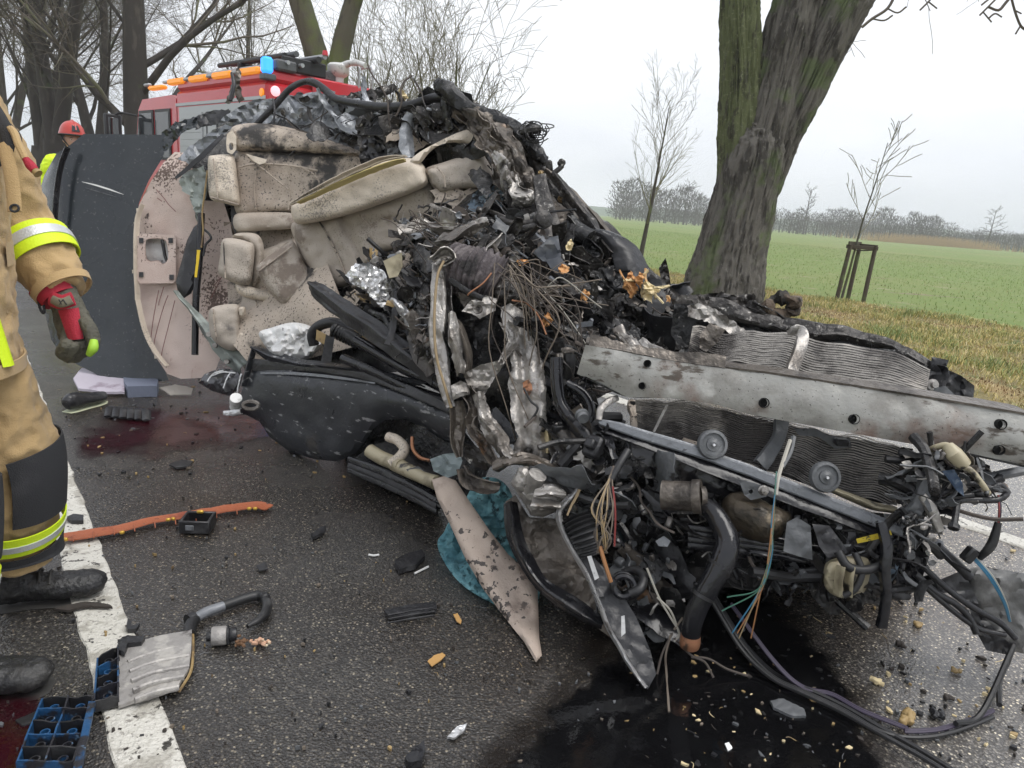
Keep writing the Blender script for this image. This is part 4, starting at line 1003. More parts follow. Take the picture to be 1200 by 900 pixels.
# ---- the black door trim nearest to the camera
DT = pp('door_trim', M_DOOR, [(296,432),(320,430),(352,434),(400,438),(436,444),(470,456),(500,470),(528,482),(542,500),(543,522),(522,518),(498,502),(474,491),(452,492),(438,502),(426,520),(416,532),(396,541),(368,538),(340,530),(316,512),(304,494),(288,486),(276,486),(280,470),(286,450)], lambda x, y: 4.30-(x-280)*.0040 + (.0007*max(0, y-470)), thick=.03, step=6, crum=(.018, 3.5), bulge=.05, brad=26)
rib('door_sill_rail', M_BLKP, [(296,428,4.22),(340,429,4.05),(385,433,3.86),(430,440,3.67),(480,458,3.47),(528,480,3.28)], [7, 5, 4.5, 5, 5, 4], prof=CHAN, crum=(.006, 8), parent=DT)
rib('bright_edge', M_LSTRIP, [(306,437,4.15),(350,438,3.97),(400,443,3.77),(440,449,3.61)], [1.2, 1.6, 1.5, .8], crum=(.002, 10), parent=DT)
rib('window_corner', M_DOOR, [(298,408,4.22),(320,418,4.14),(352,426,4.02),(390,430,3.86),(440,436,3.66),(500,452,3.42)], [2, 6, 5, 4, 3, 2], prof=VEE, crum=(.008, 8), parent=DT)
rib('corner_strut', M_DOOR, [(298,408,4.24),(292,430,4.24),(286,452,4.25)], [2.5, 3.2, 2.4], prof=VEE, crum=(.006, 10), parent=DT)
rib('latch', M_ALU, [(262,484,4.25),(272,484,4.22),(282,482,4.19)], [1.5, 3, 2.5], prof=CHAN, crum=(.008, 30))
mb = MB(); mb.lathe([(0, -.06), (.022, -.06), (.028, -.04), (.022, -.02), (.03, 0), (.03, .05), (0, .05)], W(276, 472, 4.2), V((.3, -.6, .7)), 14); mb.build('door_pull', M_WHITE, CAR)
mb = MB(); mb.tube(cr([W(294+9*math.cos(a), 475+4.5*math.sin(a), 4.06) for a in [k*6.283/14 for k in range(14)]], 2, True)+[W(303, 475, 4.06)], .010, 6); mb.build('ring_clip', M_STEEL, DT)
pp('lower_skirt', M_BLKW, [(410,540),(440,520),(470,516),(500,540),(530,580),(512,585),(470,568),(430,552)], lambda x, y: 3.78-(x-410)*.004, thick=.05, step=7, crum=(.02, 6))
for k, (o, mm) in enumerate(((0, M_BLKW), (7, M_BLKP), (13, M_BLKW))):
    rib('sill_rail', mm, [(408,538+o,3.72),(440,550+o,3.58),(475,566+o,3.44),(512,586+o,3.3)], [2.4, 3, 3, 2.5], prof=CHAN, crum=(.005, 10))
# cream pipe and bits under the door
pipe('cream_pipe', M_BEIGEP, [(433,528,3.5),(446,536,3.46),(460,542,3.42),(470,546,3.38)], .030)
pipe('cream_pipe', M_LEATHP, [(455,512,3.5),(466,516,3.46),(474,526,3.42),(468,536,3.4),(458,544,3.4)], .022)
pipe('cream_pipe', M_BEIGEP, [(462,544,3.42),(480,552,3.34),(496,560,3.28),(512,566,3.2)], [.03, .03, .026, .03])
pipe('red_brown_cable', M_COP, [(483,512,3.4),(484,526,3.38),(492,536,3.36),(504,540,3.34)], .008)
pp('grey_module', mat('pale blue grey plastic', (0.30, 0.36, 0.37), .45, layers=[((.12, .14, .14), 9, .56, .1, 6)]), [(504,538),(520,532),(538,530),(542,540),(536,556),(524,560),(508,552)], 3.2, thick=.08, step=4, crum=(.02, 18), seed=4)
pp('clamp', M_GREYP, [(476,550),(490,546),(502,556),(500,566),(486,562)], 3.3, thick=.05, step=4, crum=(.02, 20), seed=5)

# ---- torn sheeting along the top edge
TO = [('torn_sheet', M_TARP, [(209,186),(222,172),(246,155),(268,143),(276,146),(262,158),(246,176),(232,190),(222,192)], 4.86, .05, 14, 3),
      ('torn_sheet', M_PAINT, [(190,156),(206,143),(232,136),(236,146),(214,156),(200,172),(188,184)], 5.0, .04, 9, 4),
      ('torn_sheet', M_BLKP, [(232,134),(246,130),(268,128),(266,138),(244,148),(230,152)], 5.0, .03, 10, 5),
      ('torn_sheet', M_TARP, [(258,140),(278,126),(300,116),(330,116),(352,112),(350,128),(330,142),(300,146),(276,146)], 4.86, .07, 12, 6),
      ('torn_sheet', M_TARP, [(318,118),(340,112),(372,108),(398,112),(416,124),(424,146),(416,170),(392,166),(360,154),(336,142)], 4.78, .09, 8, 7),
      ('torn_sheet', M_CHAR, [(392,112),(412,112),(424,122),(440,140),(430,162),(414,174),(398,162),(402,138)], 4.66, .06, 12, 8),
      ('torn_sheet', M_CHAR, [(416,140),(440,128),(470,124),(470,140),(452,168),(446,190),(424,196),(420,172)], 4.42, .06, 9, 9),
      ('torn_sheet', M_BLKP, [(424,166),(440,156),(452,152),(450,178),(470,184),(440,192),(424,194)], 4.36, .05, 12, 10),
      ('torn_sheet', M_GREYP, [(452,170),(466,166),(478,172),(484,184),(470,186),(454,184)], 4.24, .04, 16, 11),
      ('torn_sheet', M_CHAR, [(396,120),(412,108),(438,104),(462,98),(466,104),(452,114),(430,122),(412,128)], 4.66, .05, 12, 12),
      ('torn_sheet', M_CHAR, [(470,128),(500,132),(520,128),(540,140),(530,152),(505,150),(480,148)], 4.3, .06, 12, 13),
      ('upright_shard', M_STEELB, [(264,120),(270,104),(278,80),(282,82),(281,98),(286,118),(280,122),(276,112),(270,122)], 4.98, .03, 14, 14)]
for nm, mm, ol, tt, am, sc_, sd in TO: pp(nm, mm, ol, tt, thick=.006, step=4.5 if mm is M_TARP else 3.5, crum=(am*1.1, sc_*.8), jag=1.2, seed=sd, ang=24)
pipe('roof_cable', M_BLKP, [(300,146,4.72),(322,124,4.7),(340,104,4.68),(356,96,4.66),(368,97,4.62),(382,106,4.58),(394,116,4.5),(420,122,4.4),(450,126,4.3),(480,124,4.2),(505,116,4.12),(520,113,4.05)], [.018]*4+[.022]*4+[.026]*4)
pipe('roof_cable', M_BLKP, [(320,146,4.66),(322,130,4.66),(320,116,4.7)], .006)
for p in ([(272,86,4.96),(274,100,4.93),(270,118,4.92)],): pipe('cable', M_BLKP, p, .012)
# ---- the dark tube and twisted pillar that run down the crest of the pile
CRM = [(512,98,4.02),(522,104,4.0),(538,120,3.96),(560,132,3.92),(590,143,3.88),(610,156,3.84),(630,178,3.8),(640,192,3.78)]
pipe('crest_tube', M_CHARB, CRM, [.03, .045, .04, .034, .034, .034, .03, .02], wob=.02, ws=30)
pipe('crest_tube', M_CHARB, [(524,106,4.0),(522,122,4.02),(524,140,4.04),(530,152,4.05)], [.03, .024, .02, .02], wob=.012, ws=30)
rib('twisted_pillar', M_STEELB, [(545,126,3.95),(572,146,3.86),(596,170,3.78),(612,196,3.72),(622,226,3.66),(640,262,3.56),(660,290,3.46)], [6, 11, 13, 12, 14, 15, 12], prof=VEE, crum=(.05, 9), roll=[20, -10, 15, -20, 10, 0, 20], n=9, sub=4, seed=3)
rib('twisted_pillar', M_STEELB, [(556,140,3.86),(574,168,3.78),(586,190,3.72),(596,210,3.68),(606,232,3.64)], [9, 12, 11, 14, 9], prof=CUP, crum=(.06, 10), roll=[0, 30, -20, 15, 30], n=9, sub=4, seed=6)
rib('twisted_pillar', M_STEEL, [(580,180,3.66),(594,204,3.62),(604,222,3.58),(616,238,3.58),(600,246,3.6)], [5, 9, 12, 9, 5], prof=VEE, crum=(.06, 13), roll=[0, -30, 40, 0, 30], n=9, sub=4, seed=7)
rib('outer_skin', M_CHAR, [(610,166,3.86),(634,196,3.8),(656,232,3.72),(690,266,3.64),(720,296,3.56),(752,326,3.5),(790,352,3.46)], [8, 14, 20, 24, 26, 24, 14], prof=((-1, -.10), (-.4, -.02), (0, 0), (.5, -.02), (1, -.12)), crum=(.05, 7), n=9, sub=5, seed=8)
rib('long_slat', M_CHAR, [(632,206,3.6),(638,240,3.5),(646,272,3.42),(652,286,3.38)], [7, 10, 11, 9], prof=CHAN, crum=(.015, 14), seed=2)
rib('long_slat', M_CHAR, [(648,206,3.66),(668,232,3.58),(688,256,3.52),(705,284,3.46),(716,302,3.42)], [5, 6, 7, 7, 5], prof=VEE, crum=(.02, 12), seed=3)
rib('long_slat', M_STEELB, [(640,200,3.72),(662,222,3.68),(690,250,3.6),(718,280,3.54)], [3, 5, 5, 4], prof=VEE, crum=(.02, 12), seed=4)
rib('long_slat', M_CHARB, [(660,262,3.44),(680,284,3.4),(702,300,3.36)], [8, 9, 7], prof=CUP, crum=(.02, 12), seed=5)
rib('fender_curl', M_BLKP, [(690,270,3.5),(712,276,3.44),(732,292,3.4),(742,312,3.38),(752,340,3.36)], [3, 10, 16, 18, 10], prof=((-1, .0), (-.4, .02), (.2, .01), (1, -.05)), crum=(.02, 6), n=8, seed=6)
pipe('axle_stub', M_CHARB, [(668,258,3.5),(684,276,3.46),(700,286,3.42)], [.03, .034, .03]); pipe('axle_stub', M_CHARB, [(676,272,3.42),(692,282,3.38)], .046)
pipe('twig', M_BARKD, [(684,244,3.66),(697,256,3.66),(707,268,3.66),(718,276,3.66)], [.008, .011, .009, .006])
# little lamp bracket standing up on the crest, and the wire tangle
pipe('crest_bracket', M_CHAR, [(647,204,3.72),(654,199,3.72),(659,194,3.72)], .012); mb = MB(); mb.box(W(658, 191, 3.72), (.035, .03, .035), Matrix.Rotation(.5, 3, 'Y'), ch=.008); mb.build('crest_knob', M_CHAR, CAR)
mb = MB(); mb.box(W(643.5, 195, 3.72), (.032, .04, .055), Matrix.Rotation(-.2, 3, 'Y'), ch=.008); mb.build('crest_knob', M_CHAR, CAR)
rng = random.Random(4)
mb = MB(); mb.ptube([(610,154,3.78),(622,152,3.77),(634,151,3.77)], [.02, .024, .02], 5, 8); mb.build('wire_core', M_CHARB, CAR)
mb = MB()
for k in range(26):
    cx_, cy_ = rng.gauss(624, 5), rng.gauss(154, 4); a0 = rng.uniform(0, 6.28); r1, r2 = rng.uniform(5, 16), rng.uniform(3, 12)
    mb.tube(cr([W(cx_+r1*math.cos(a0+j*.9), cy_+r2*math.sin(a0+j*.9), 3.78+.03*math.sin(j+k)) for j in range(rng.randint(4, 7))], 5), .0028, 4)
mb.build('wire_tangle', M_CHARB, CAR)

# ------------------------------------------------------------------ clutter: torn pieces, each its own part; the crumbs joined
def wribbon(mb, P, w, rng, crum=(.01, 20), thick=.003, m=0, cols=4, twist=60, seed=0):
    g = []; ro = rad(rng.uniform(0, 360)); tw = rad(rng.uniform(-twist, twist)); n = len(P); bend = rng.uniform(-.5, .5)
    for i, p in enumerate(P):
        t = (P[min(i+1, n-1)]-P[max(i-1, 0)])
        t = t.normalized() if t.length > 1e-9 else V((0, 0, 1))
        a = t.cross(FWD)
        a = a.normalized() if a.length > 1e-3 else V((1, 0, 0))
        b = t.cross(a)
        r = ro+tw*i/n; ww = w*(0.55+.6*abs(noise.noise(p*9+V((seed, 0, 0))))+.3*math.sin(math.pi*i/(n-1)))
        a2 = a*math.cos(r)+b*math.sin(r); b2 = b*math.cos(r)-a*math.sin(r)
        row = []
        for j in range(cols):
            u = -1+2*j/(cols-1)
            v = p+a2*(u*ww)+b2*(bend*ww*(1-u*u))
            v = v+b2*crum[0]*crumple(v, crum[1], seed)+a2*(crum[0]*.6*noise.noise(v*31+V((seed, 1, 1))))
            row.append(v)
        g.append(row)
    mb.grid(g, thick, m)
def zone_points(poly, n, rng):
    xs = [p[0] for p in poly]; ys = [p[1] for p in poly]; out = []
    while len(out) < n:
        p = (rng.uniform(min(xs), max(xs)), rng.uniform(min(ys), max(ys)))
        if inside(p, poly): out.append(p)
    return out
def wander(c, d, L, n, rng, wig):
    P = [c-d*(L/2)]
    for i in range(n):
        d = (d+V((rng.uniform(-1, 1), rng.uniform(-1, 1), rng.uniform(-1, 1)))*wig).normalized(); P.append(P[-1]+d*(L/n))
    return P
def flow_dir(ang, rng, sp, dep):
    a = rad(ang+rng.gauss(0, sp)); return (RIGHT*math.cos(a)-UP*math.sin(a)+FWD*rng.uniform(-dep, dep)).normalized()
def clutter(poly, seed, n, kinds, mats, off=(-.05, .2), L=(.10, .32), w=(.012, .04), flow=40, sp=45, dep=.6, names=None, pal=None, crumbs=0, cm=None, dfn=None):
    rng = random.Random(seed); dfn = dfn or D
    for i, (x, y) in enumerate(zone_points(poly, n, rng)):
        t = dfn(x, y)+rng.uniform(*off); c = W(x, y, t); d = flow_dir(flow, rng, sp, dep)
        k = rng.choice(kinds); mm = rng.choice(mats); ln = rng.uniform(*L); mb = MB()
        if k == 'shard':
            wribbon(mb, cr(wander(c, d, ln, 4, rng, .35), 3), rng.uniform(*w), rng, (rng.uniform(.008, .02), rng.uniform(14, 30)), .003, cols=5, seed=i+seed); mb.build('metal_shard', mm, CAR, ang=55)
        elif k == 'plate':
            wribbon(mb, cr(wander(c, d, ln, 3, rng, .2), 3), rng.uniform(w[1], w[1]*2.2), rng, (rng.uniform(.012, .03), rng.uniform(8, 18)), .004, cols=7, twist=25, seed=i+seed); mb.build('torn_plate', mm, CAR, ang=55)
        elif k == 'hose':
            mb.tube(cr(wander(c, d, ln*1.4, 4, rng, .4), 4), rng.uniform(.008, .02), 8); mb.build('hose', rng.choice([M_RUB, M_BLKW, M_CHARB]), CAR)
        elif k == 'cable':
            mb.tube(cr(wander(c, d, ln*1.9, 5, rng, .6), 4), rng.uniform(.003, .006), 5); mb.build('cable', rng.choice(pal or [M_RUB, M_STRAWD]), CAR)
        elif k == 'block':
            q = d.to_track_quat('X', 'Z').to_matrix(); s = rng.uniform(.02, .055)
            mb.box(c, (s*rng.uniform(1, 2.4), s, s*rng.uniform(.5, 1.1)), q, ch=s*.14)
            mb.box(c+q @ V((0, 0, s*.5)), (s*.6, s*.6, s*.6), q, ch=s*.1)
            mb.build('bracket', mm, CAR)
        elif k == 'rod':
            q = wander(c, d, ln*1.3, 3, rng, .06); r = rng.uniform(.007, .016)
            mb.tube(q, r, 8); mb.tube([q[0], q[0].lerp(q[1], .3)], r*1.7, 8); mb.build('rod', mm, CAR)
        elif k == 'boss':
            r = rng.uniform(.014, .034); mb.lathe([(0, 0), (r*.5, 0), (r*.55, .008), (r, .01), (r, r*.9), (r*.8, r), (r*.8, r*1.6), (0, r*1.6)], c, (-FWD+d*.7), 14); mb.build('boss', mm, CAR)
    if crumbs:
        mb = MB(); cms = cm or [M_CHAR, M_CHARB]
        for i, (x, y) in enumerate(zone_points(poly, crumbs, rng)):
            t = dfn(x, y)+rng.uniform(off[0]-.03, off[1]); c = W(x, y, t); d = flow_dir(flow, rng, 80, 1)
            k = rng.random(); mi = rng.randrange(len(cms))
            if k < .62: wribbon(mb, wander(c, d, rng.uniform(.02, .09), 4, rng, .5), rng.uniform(.003, .016), rng, (.006, 40), .002, mi, 3, seed=i)
            elif k < .82: mb.tube(wander(c, d, rng.uniform(.05, .16), 5, rng, .5), rng.uniform(.0015, .004), 4, mi)
            else:
                s = rng.uniform(.006, .018); mb.box(c, (s*2, s, s), d.to_track_quat('X', 'Z').to_matrix(), mi, ch=s*.15)
        mb.build('crumbled_fragments', cms, CAR, ang=50, kind='stuff')

# pile behind and above the engine bay
Z_FRONT = [(452,300),(500,262),(560,250),(640,270),(700,330),(716,372),(690,400),(660,440),(640,420),(600,360),(560,350),(520,300),(500,330),(500,430),(470,380),(430,330)]
clutter(Z_FRONT, 21, 46, ['shard', 'shard', 'plate', 'plate', 'plate', 'cable'], [M_CHAR, M_CHAR, M_CHARB, M_STEELB, M_BLKP], off=(-.10, .12), L=(.10, .30), w=(.012, .035), flow=35, crumbs=380, cm=[M_CHAR, M_CHARB, M_STEELB, M_STRAWD, M_STEEL, M_LSTRIP])
Z_TOP = [(440,140),(520,118),(560,140),(600,180),(640,220),(690,270),(760,340),(700,340),(640,280),(580,240),(560,190),(520,160),(470,170)]
clutter(Z_TOP, 22, 34, ['shard', 'plate', 'plate'], [M_CHAR, M_CHARB, M_STEELB, M_CHAR], off=(.0, .16), L=(.12, .34), w=(.012, .04), flow=50, sp=30, crumbs=160, cm=[M_CHAR, M_CHARB, M_STEELB, M_STEEL])
Z_MID = [(470,250),(540,240),(600,250),(640,262),(650,300),(590,310),(540,300),(500,296),(460,310)]
clutter(Z_MID, 23, 26, ['shard', 'plate', 'plate', 'shard'], [M_CHAR, M_CHARB, M_STEEL, M_CHAR, M_GREYP], off=(-.16, .0), L=(.08, .26), w=(.010, .03), flow=-15, sp=30, crumbs=220, cm=[M_CHAR, M_CHARB, M_LSTRIP, M_STEEL, M_STRAWD])
Z_RIGHT = [(690,300),(760,330),(800,350),(840,372),(820,400),(760,410),(700,400),(660,420),(650,380),(660,320)]
clutter(Z_RIGHT, 24, 34, ['shard', 'plate', 'plate', 'plate'], [M_CHARB, M_CHAR, M_CHARB, M_BLKP], off=(-.08, .12), L=(.08, .26), w=(.012, .04), flow=45, crumbs=180, cm=[M_CHARB, M_CHAR, M_STRAWD, M_STEELB])
Z_LTOP = [(270,140),(330,112),(400,110),(470,100),(520,118),(520,150),(470,160),(440,190),(420,172),(380,160),(320,140)]
clutter(Z_LTOP, 25, 18, ['shard', 'plate', 'cable', 'cable'], [M_TARP, M_CHAR, M_CHARB, M_GREYP], off=(-.05, .1), L=(.10, .26), w=(.014, .04), flow=15, sp=50, crumbs=60, cm=[M_TARP, M_CHAR, M_CHARB])
Z_DOORTOP = [(400,330),(450,300),(500,330),(512,440),(470,410),(420,370)]
clutter(Z_DOORTOP, 26, 24, ['shard', 'shard', 'plate', 'hose'], [M_CHARB, M_CHAR, M_STEEL, M_BLKP, M_TAN], off=(-.08, .14), L=(.10, .28), w=(.010, .03), flow=42, sp=18, crumbs=260, cm=[M_CHARB, M_CHAR, M_STEELB, M_STEEL])

# large torn and folded sheets that make up the crushed middle
def torn_panel(c, L, wd, ang_, t, mm, seed, amp=.06, sc_=7):
    r2 = random.Random(seed); ca, sa = math.cos(rad(ang_)), math.sin(rad(ang_)); ol = []
    for k in range(13):
        a = k*6.283/13; rr = r2.uniform(.62, 1.18)
        u, v = L*math.cos(a)*rr, wd*math.sin(a)*rr*(1+.35*math.sin(3*a+seed)); ol.append((c[0]+u*ca-v*sa, c[1]+u*sa+v*ca))
    fold = r2.uniform(-.4, .4); fw = r2.uniform(5, 9); fa = r2.uniform(.02, .05)
    pp('torn_panel', mm, ol, t, thick=.005, step=3.2, crum=(amp, sc_), jag=1.0, seed=seed, ang=26,
       dent=lambda x, y: -fa*math.exp(-((((x-c[0])*-sa+(y-c[1])*ca)-fold*wd)/fw)**2)+.02*noise.noise(V((x*.11, y*.11, seed))))
TP = [((548,262),34,13,-12,-.10,M_CHAR),((600,268),30,14,20,-.08,M_CHARB),((632,292),30,15,45,-.06,M_CHAR),((585,292),28,11,10,-.10,M_STEELB),((664,330),34,16,50,-.06,M_CHAR),((694,352),34,15,40,-.06,M_CHARB),((640,330),30,12,62,-.10,M_STEELB),((664,372),32,15,66,-.06,M_CHARB),((686,392),26,13,40,-.05,M_CHAR),((720,330),30,14,38,-.04,M_CHARB),((742,362),30,14,30,-.05,M_CHAR),((716,376),28,13,20,-.05,M_CHARB),((770,376),28,13,15,-.03,M_CHAR),((496,300),26,12,70,-.12,M_CHARB),((484,336),30,13,55,-.10,M_CHAR),((494,372),32,11,60,-.08,M_CHARB),((462,330),24,11,40,-.06,M_STEELB),((520,276),26,11,-20,-.12,M_CHAR),((476,286),24,10,-30,-.08,M_CHAR),((618,240),28,13,50,-.02,M_CHAR),((650,252),30,14,60,-.02,M_STEELB),((682,292),30,14,48,-.02,M_CHAR),((566,214),22,11,60,-.05,M_CHARB),((600,206),24,12,50,-.02,M_STEELB),((560,160),24,12,40,.02,M_CHARB),((530,146),22,11,30,.02,M_CHAR),((500,140),24,10,10,.02,M_CHARB),((626,384),26,11,70,-.10,M_CHARB),((650,412),28,12,68,-.08,M_CHAR),((566,384),28,20,80,.02,M_CHARB),((604,336),22,12,30,-.12,M_CHAR),((734,346),20,10,-60,-.06,M_CHARB),((448,356),26,10,45,-.04,M_CHARB),((700,420),22,12,70,.0,M_CHARB)]
for i, (c, L, wd, an, of, mm) in enumerate(TP): torn_panel(c, L, wd, an, Dp(of+.02), mm, i+60, .055 if i % 3 else .08, 6+i % 4)
# pieces one can name in the pile
pp('crumpled_alloy', M_ALU, [(405,322),(416,309),(432,308),(450,318),(456,332),(470,346),(468,358),(458,368),(444,358),(430,342),(412,332)], 3.55, thick=.012, step=3, crum=(.06, 14), jag=1, ang=30)
rib('crumpled_alloy', M_ALU, [(462,352,3.45),(478,372,3.38),(492,390,3.3),(504,402,3.24)], [4, 6, 5, 4], prof=VEE, crum=(.03, 18))
rib('alloy_strip', M_STEEL, [(512,284,3.2),(532,276,3.16),(552,268,3.14),(572,260,3.14)], [3, 6, 7, 3], prof=VEE, crum=(.03, 16), roll=[10, 30, -10, 20])
rib('alloy_strip', M_STEEL, [(500,262,3.3),(516,270,3.24),(536,268,3.2)], [3, 5, 4], prof=VEE, crum=(.03, 16))
pp('yellow_chip', M_BEIGEP, [(449,306),(461,300),(471,296),(472,312),(466,324),(456,326),(452,314)], 3.42, thick=.02, step=4, crum=(.012, 18), ang=55)
for p in ([(586,258,3.3),(600,262,3.28),(620,262,3.26),(636,258,3.25)], [(600,272,3.24),(616,268,3.22),(632,264,3.22)], [(560,246,3.4),(580,252,3.36),(602,262,3.3)]):
    pipe('link_rod', M_CHAR, p, .016)
mb = MB(); mb.lathe([(0, -.03), (.03, -.03), (.036, -.01), (.036, .02), (.02, .03), (0, .03)], W(636, 258, 3.22), V((.4, -.8, .3)), 14); mb.build('ball_joint', M_CHAR, CAR)
pp('grey_block', M_CHAR, [(570,278),(600,274),(612,284),(608,300),(580,302)], 3.18, thick=.08, step=5, crum=(.012, 12))
pp('blue_grey_box', mat('sooty blue grey plastic', (0.055, 0.062, 0.075), .5, layers=[((.11, .115, .12), 10, .55, .1, 6)]), [(624,296),(644,278),(654,276),(658,300),(646,308),(636,306)], 3.08, thick=.10, step=4, crum=(.02, 14))
pp('blue_grey_box', bpy.data.materials['sooty blue grey plastic'], [(640,306),(656,300),(668,316),(660,326),(648,318)], 3.05, thick=.06, step=4, crum=(.015, 14))
# ribbed bellows
mb = MB(); BP = cr([W(529,312,3.08), W(548,318,3.04), W(566,322,3.02), W(584,330,3.02)], 24)
rr = []
for i in range(len(BP)):
    u = i/(len(BP)-1); rr.append(((.085+.012*u)*(1+.09*math.cos(u*2*math.pi*9)), (.07)*(1+.09*math.cos(u*2*math.pi*9))))
mb.tube(BP, rr, 26, wob=.012, ws=18)
mb.build('ribbed_bellows', mat('mauve grey sooty rubber', (0.085, 0.072, 0.075), .8, layers=[((.16, .14, .14), 14, .5, .12, 6), ((.02, .018, .018), 6, .56, .1, 6)], bump=.8, bscale=80), CAR)
rib('bellows_rail', M_CHARB, [(527,328,2.98),(545,340,2.94),(566,350,2.92)], [2, 2.5, 2], prof=CHAN, crum=(.006, 14))
pp('dusty_lump', M_CHAR, [(578,340),(592,324),(606,326),(614,344),(604,358),(588,356)], 2.98, thick=.05, step=4, crum=(.03, 12), bulge=.05, brad=12, round_=True)
# fender legs
rib('fender_strip', M_STEEL, [(516,303,3.02),(513,330,2.98),(515,363,2.94),(512,397,2.92),(517,427,2.90),(521,450,2.88),(528,478,2.86)], [7, 7, 8, 8, 8, 7, 4], prof=CHAN, crum=(.022, 12), roll=[30, 10, -5, 0, 10, -10, 0], sub=4, seed=11)
rib('fender_strip', M_STEEL, [(509,306,3.0),(520,299,2.98),(532,302,2.98),(522,312,2.99)], [4, 6, 4, 3], prof=CUP, crum=(.03, 16), seed=12)
pipe('edge_wire', M_WT, [(520,306,2.95),(513,322,2.93),(510,350,2.91),(509,385,2.89),(512,420,2.87),(522,455,2.85),(529,478,2.84)], .005)
rib('fender_strip', M_CHAR, [(524,338,3.0),(524,365,2.98),(528,395,2.95),(531,418,2.93)], [6, 8, 7, 5], prof=CUP, crum=(.02, 14), seed=13)
rib('fender_strip', M_STEEL, [(529,368,2.92),(533,393,2.9),(537,418,2.88),(541,440,2.86)], [4, 7, 6, 6], prof=VEE, crum=(.02, 18), roll=[0, 20, -15, 10], seed=14)
rib('fender_strip', M_STEELB, [(538,380,2.94),(545,400,2.9),(550,425,2.88),(548,440,2.87)], [2.5, 3.5, 3.5, 3], prof=VEE, crum=(.016, 18), seed=15)
pp('folded_plate', M_STEEL, [(541,365),(552,352),(570,346),(582,350),(581,364),(572,368),(563,374),(552,367)], 2.92, thick=.006, step=3, crum=(.03, 14), jag=.6, seed=16, ang=30)
pp('folded_plate', M_STEELB, [(536,342),(556,348),(576,352),(570,362),(546,362),(540,354)], 2.97, thick=.006, step=3, crum=(.03, 12), jag=.6, seed=17, ang=30)
FP = pp('fender_panel', M_STEEL, [(587,361),(598,355),(612,364),(620,385),(629,408),(637,428),(640,455),(640,487),(643,514),(641,530),(648,548),(622,545),(600,530),(607,511),(599,490),(598,466),(595,450),(600,430),(594,400),(588,384)], lambda x, y: 2.93-(y-360)*.0012, thick=.008, step=3.5, crum=(.035, 8), jag=.6, seed=18, ang=60,
    dent=lambda x, y: .03*math.exp(-((x-(612+(y-430)*.06))/5.0)**2)-.02*math.exp(-((x-634)/4.0)**2))
for (x, y, r) in ((602,452,.013),(606,484,.008),(608,375,.010),(560,362,.016)):
    mb = MB(); mb.lathe([(0, -.002), (r*.5, -.002), (r*.55, .004), (r, .006), (r*1.1, -.006), (0, -.006)], W(x, y, 2.80 if y > 400 else 2.86), -FWD, 14); mb.build('boss', M_STEEL, FP)
pipe('panel_cable', M_RUB, [(614,455,2.76),(622,470,2.75),(630,478,2.74),(624,490,2.74),(616,498,2.74)], .004)
pp('rust_patch', M_COP, [(613,448),(620,444),(624,456),(620,466),(614,460)], 2.795, thick=.004, step=3, crum=(.015, 20), jag=1)
rib('yellow_strip', M_SPLIP, [(640,500,2.75),(642,515,2.74),(641,530,2.74)], [1, 3, 2], prof=VEE, crum=(.006, 24))
pp('folded_plate', M_STEEL, [(588,420),(580,424),(562,428),(543,438),(548,452),(556,462),(564,468),(572,456),(582,440),(590,428)], lambda x, y: 2.84+(y-440)*.001, thick=.006, step=3, crum=(.045, 9), jag=.5, seed=19, ang=30)
rib('fender_strip', M_STEEL, [(584,428,2.84),(592,410,2.86),(598,395,2.88),(592,380,2.9)], [4, 6, 7, 5], prof=CUP, crum=(.025, 14), roll=[0, 30, 20, 0], seed=20)
rib('fender_strip', M_STEEL, [(562,462,2.8),(567,484,2.78),(577,505,2.75),(592,526,2.72),(604,540,2.70)], [6, 7, 10, 9, 8], prof=VEE, crum=(.03, 12), roll=[0, 15, -10, 20, 0], sub=4, seed=21)
rib('fender_strip', M_STEELB, [(550,455,2.86),(554,478,2.84),(556,500,2.81),(568,520,2.78),(586,542,2.74)], [7, 8, 7, 8, 7], prof=CUP, crum=(.03, 12), roll=[10, -15, 20, 0, 10], sub=4, seed=22)
pp('folded_plate', M_STEEL, [(528,452),(540,446),(549,450),(551,462),(542,464),(531,469)], 2.82, thick=.02, step=3, crum=(.02, 16), seed=23)
rib('dark_liner', M_STEELB, [(536,470,2.88),(538,490,2.88),(538,515,2.88),(541,535,2.88)], [8, 10, 9, 4], prof=CUP, crum=(.02, 10), seed=24)
rib('door_edge', M_BLKW, [(575,482,2.86),(590,500,2.84),(604,516,2.82)], [8, 9, 7], crum=(.008, 8))
rib('cross_beam', M_STEELB, [(580,546,2.72),(600,538,2.69),(625,540,2.67),(650,549,2.66),(675,564,2.66)], [6, 8, 8, 7, 5], prof=VEE, crum=(.025, 14), roll=[0, 20, -10, 10, 0], sub=4, seed=25)
pp('dark_flap', M_CHAR, [(543,519),(562,525),(582,540),(570,552),(552,545),(544,536)], 2.9, thick=.006, step=4, crum=(.03, 12), seed=26)
rib('lower_channel', M_STEELB, [(546,548,2.84),(552,560,2.82),(572,568,2.80),(586,572,2.78)], [6, 9, 9, 6], prof=CUP, crum=(.02, 14), roll=[30, 20, 10, 0], sub=4, seed=27)
pp('strut_tower', M_STEEL, [(598,566),(608,548),(618,546),(632,556),(650,560),(668,562),(674,570),(664,586),(652,600),(636,606),(622,604),(614,590),(606,578)], 2.62, thick=.02, step=3.5, crum=(.035, 10), bulge=.05, brad=16, seed=28, ang=30)
